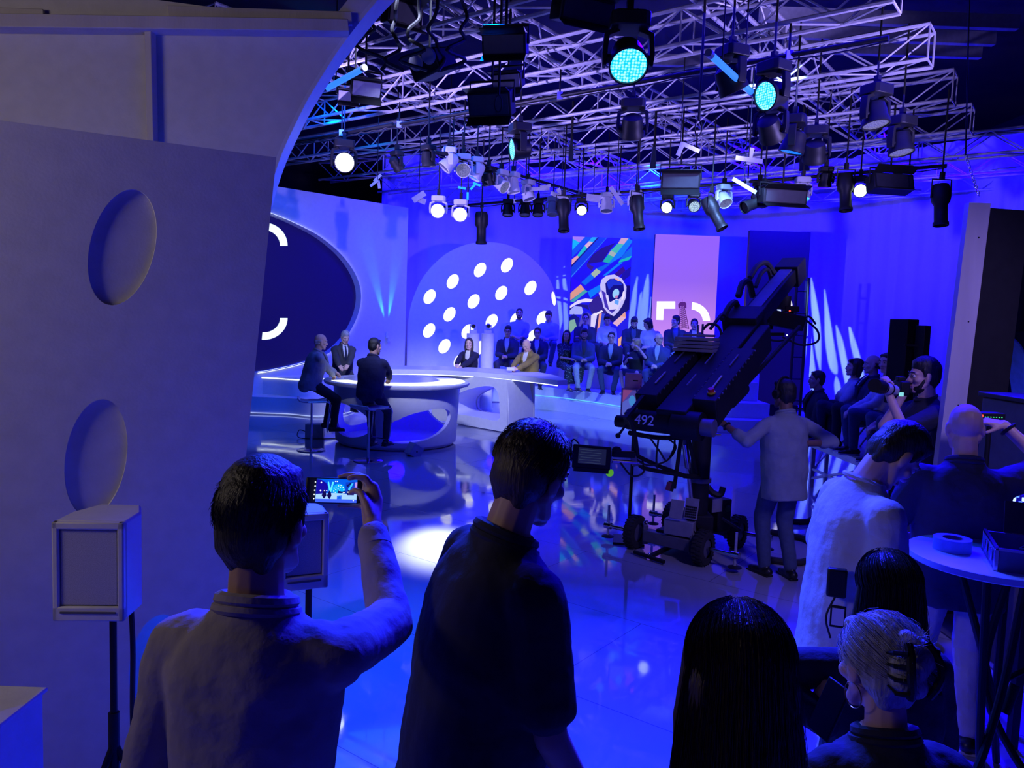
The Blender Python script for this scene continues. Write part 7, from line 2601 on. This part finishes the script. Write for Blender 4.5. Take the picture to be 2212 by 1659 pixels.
for k in range(260):
    a = rnd.uniform(0, 2 * PI)
    c0 = V((rnd.uniform(-0.03, 0.03), -0.12 + rnd.uniform(-0.01, 0.02), rnd.uniform(0.0, 0.08)))
    d = V((math.cos(a), -0.5 + rnd.uniform(-0.4, 0.3), math.sin(a) + 0.35)).normalized()
    sd_ = d.cross(V((0, 1, 0.2))).normalized() * rnd.uniform(-0.02, 0.02)
    L = rnd.uniform(0.02, 0.06)
    m.tube([X @ (c0 + d * (L * f) + sd_ * (f * f)) for f in (0.0, 0.35, 0.7, 1.0)], [0.0012, 0.0010, 0.0008, 0.0004], 3)
m.build('hair_strands', HAIR['grey'], bun, smooth=80)
ct = thing('hair_clip', 'dark claw clip pinned in the hair at the bottom right', 'hair clip', gl['Xh'] @ V((0, -0.13, 0.02)))
hm = gl['Xh']
for sx in (-1, 1):
    MB().tube([hm @ V((sx * (0.045 - 0.02 * abs(f)), -0.135 - 0.025 * (1 - f * f), 0.02 + 0.06 * f)) for f in (-1, -0.6, -0.2, 0.2, 0.6, 1)], 0.009, 8).build('jaw', BLACK_PLASTIC, ct, world=True)
    for f in (-0.8, -0.3, 0.2, 0.7):
        MB().tube([hm @ V((sx * 0.04, -0.15, 0.02 + 0.06 * f)), hm @ V((sx * 0.06, -0.13, 0.02 + 0.06 * f)), hm @ V((sx * 0.055, -0.10, 0.02 + 0.05 * f))], [0.006, 0.005, 0.003], 6).build('tooth', BLACK_PLASTIC, ct, world=True)
MB().tube([X @ V((-0.078, -0.006 + 0.030 * math.sin(a), -0.068 + 0.030 * math.cos(a))) for a in [2 * PI * i / 28 for i in range(28)]], 0.0015, 6, True).build('earring', M('gold_metal', (0.6, 0.45, 0.2), 0.25, 1.0), gl['body'])

# ------------------------------------------------------------------ loudspeakers on stands at the left
SPK = M('white_speaker_shell', (0.60, 0.59, 0.60), 0.6, var=0.05, bump=0.05, bscale=120)
GRILLE = M('pale_speaker_grille', (0.42, 0.41, 0.44), 0.8, var=0.25, scale=420)


def loudspeaker(px, py, d, rz, label, label2, w=0.222, h=0.325, dep=0.22):
    c = P(px, py, d)
    t = thing('loudspeaker', label, 'speaker', (c.x, c.y, c.z), rz, group=None)
    pl_ = [(-w / 2, 0), (w / 2, 0), (w / 2, dep * 0.55), (w * 0.32, dep), (-w * 0.32, dep), (-w / 2, dep * 0.55)]
    MB().prism(pl_, -h / 2, h / 2).build('cabinet', SPK, t, bevel=0.008)
    fr_ = MB()
    for x, z, sx, sz in ((0, h / 2 - 0.012, w, 0.024), (0, -h / 2 + 0.024, w, 0.048), (-w / 2 + 0.010, 0, 0.020, h), (w / 2 - 0.010, 0, 0.020, h)):
        fr_.box((x, -0.010, z), (sx, 0.022, sz))
    fr_.build('front_frame', SPK, t, bevel=0.005)
    MB().box((0, -0.006, 0.012), (w - 0.044, 0.012, h - 0.076)).build('grille', GRILLE, t, bevel=0.004)
    MB().box((0, -0.0225, -h / 2 + 0.030), (w - 0.05, 0.004, 0.006)).build('trim_line', GREY, t)
    st = thing('speaker_stand', label2, 'stand', (c.x, c.y, 0), rz)
    zt = c.z - h / 2 - 0.001
    MB().cyl((0.03, dep * 0.4, 0.55), (0.03, dep * 0.4, zt), 0.0115, n=12).build('pole', BLACK_METAL, st)
    MB().cyl((0.03, dep * 0.4, 0.3), (0.03, dep * 0.4, zt - 0.36), 0.018, n=12).build('sleeve', BLACK_METAL, st)
    for k in range(3):
        a = 2 * PI * k / 3
        MB().tube([(0.03, dep * 0.4, 0.62), (0.03 + 0.3 * math.cos(a), dep * 0.4 + 0.3 * math.sin(a), 0.015)], 0.012, 8).build('leg', BLACK_METAL, st)
    return t, c


lt, lc = loudspeaker(196, 1232, 2.42, R(4), 'pale loudspeaker on a stand before the big flat', 'thin black stand under the pale loudspeaker')
tag(MB().tube(spline([lc + V((0.07, 0.12, -0.165)), lc + V((0.085, 0.10, -0.3)), lc + V((0.09, 0.09, -0.6)), V((lc.x + 0.12, lc.y + 0.1, 0.4)), V((lc.x + 0.1, lc.y + 0.25, 0.012))], 8), 0.009, 8).build('speaker_cable', CABLE), 'black cable hanging from the pale loudspeaker', 'cable')
loudspeaker(656, 1190, 2.55, R(24), 'blue lit loudspeaker half hidden by the head of the person filming', 'black stand under the half hidden loudspeaker', 0.16, 0.26, 0.17)
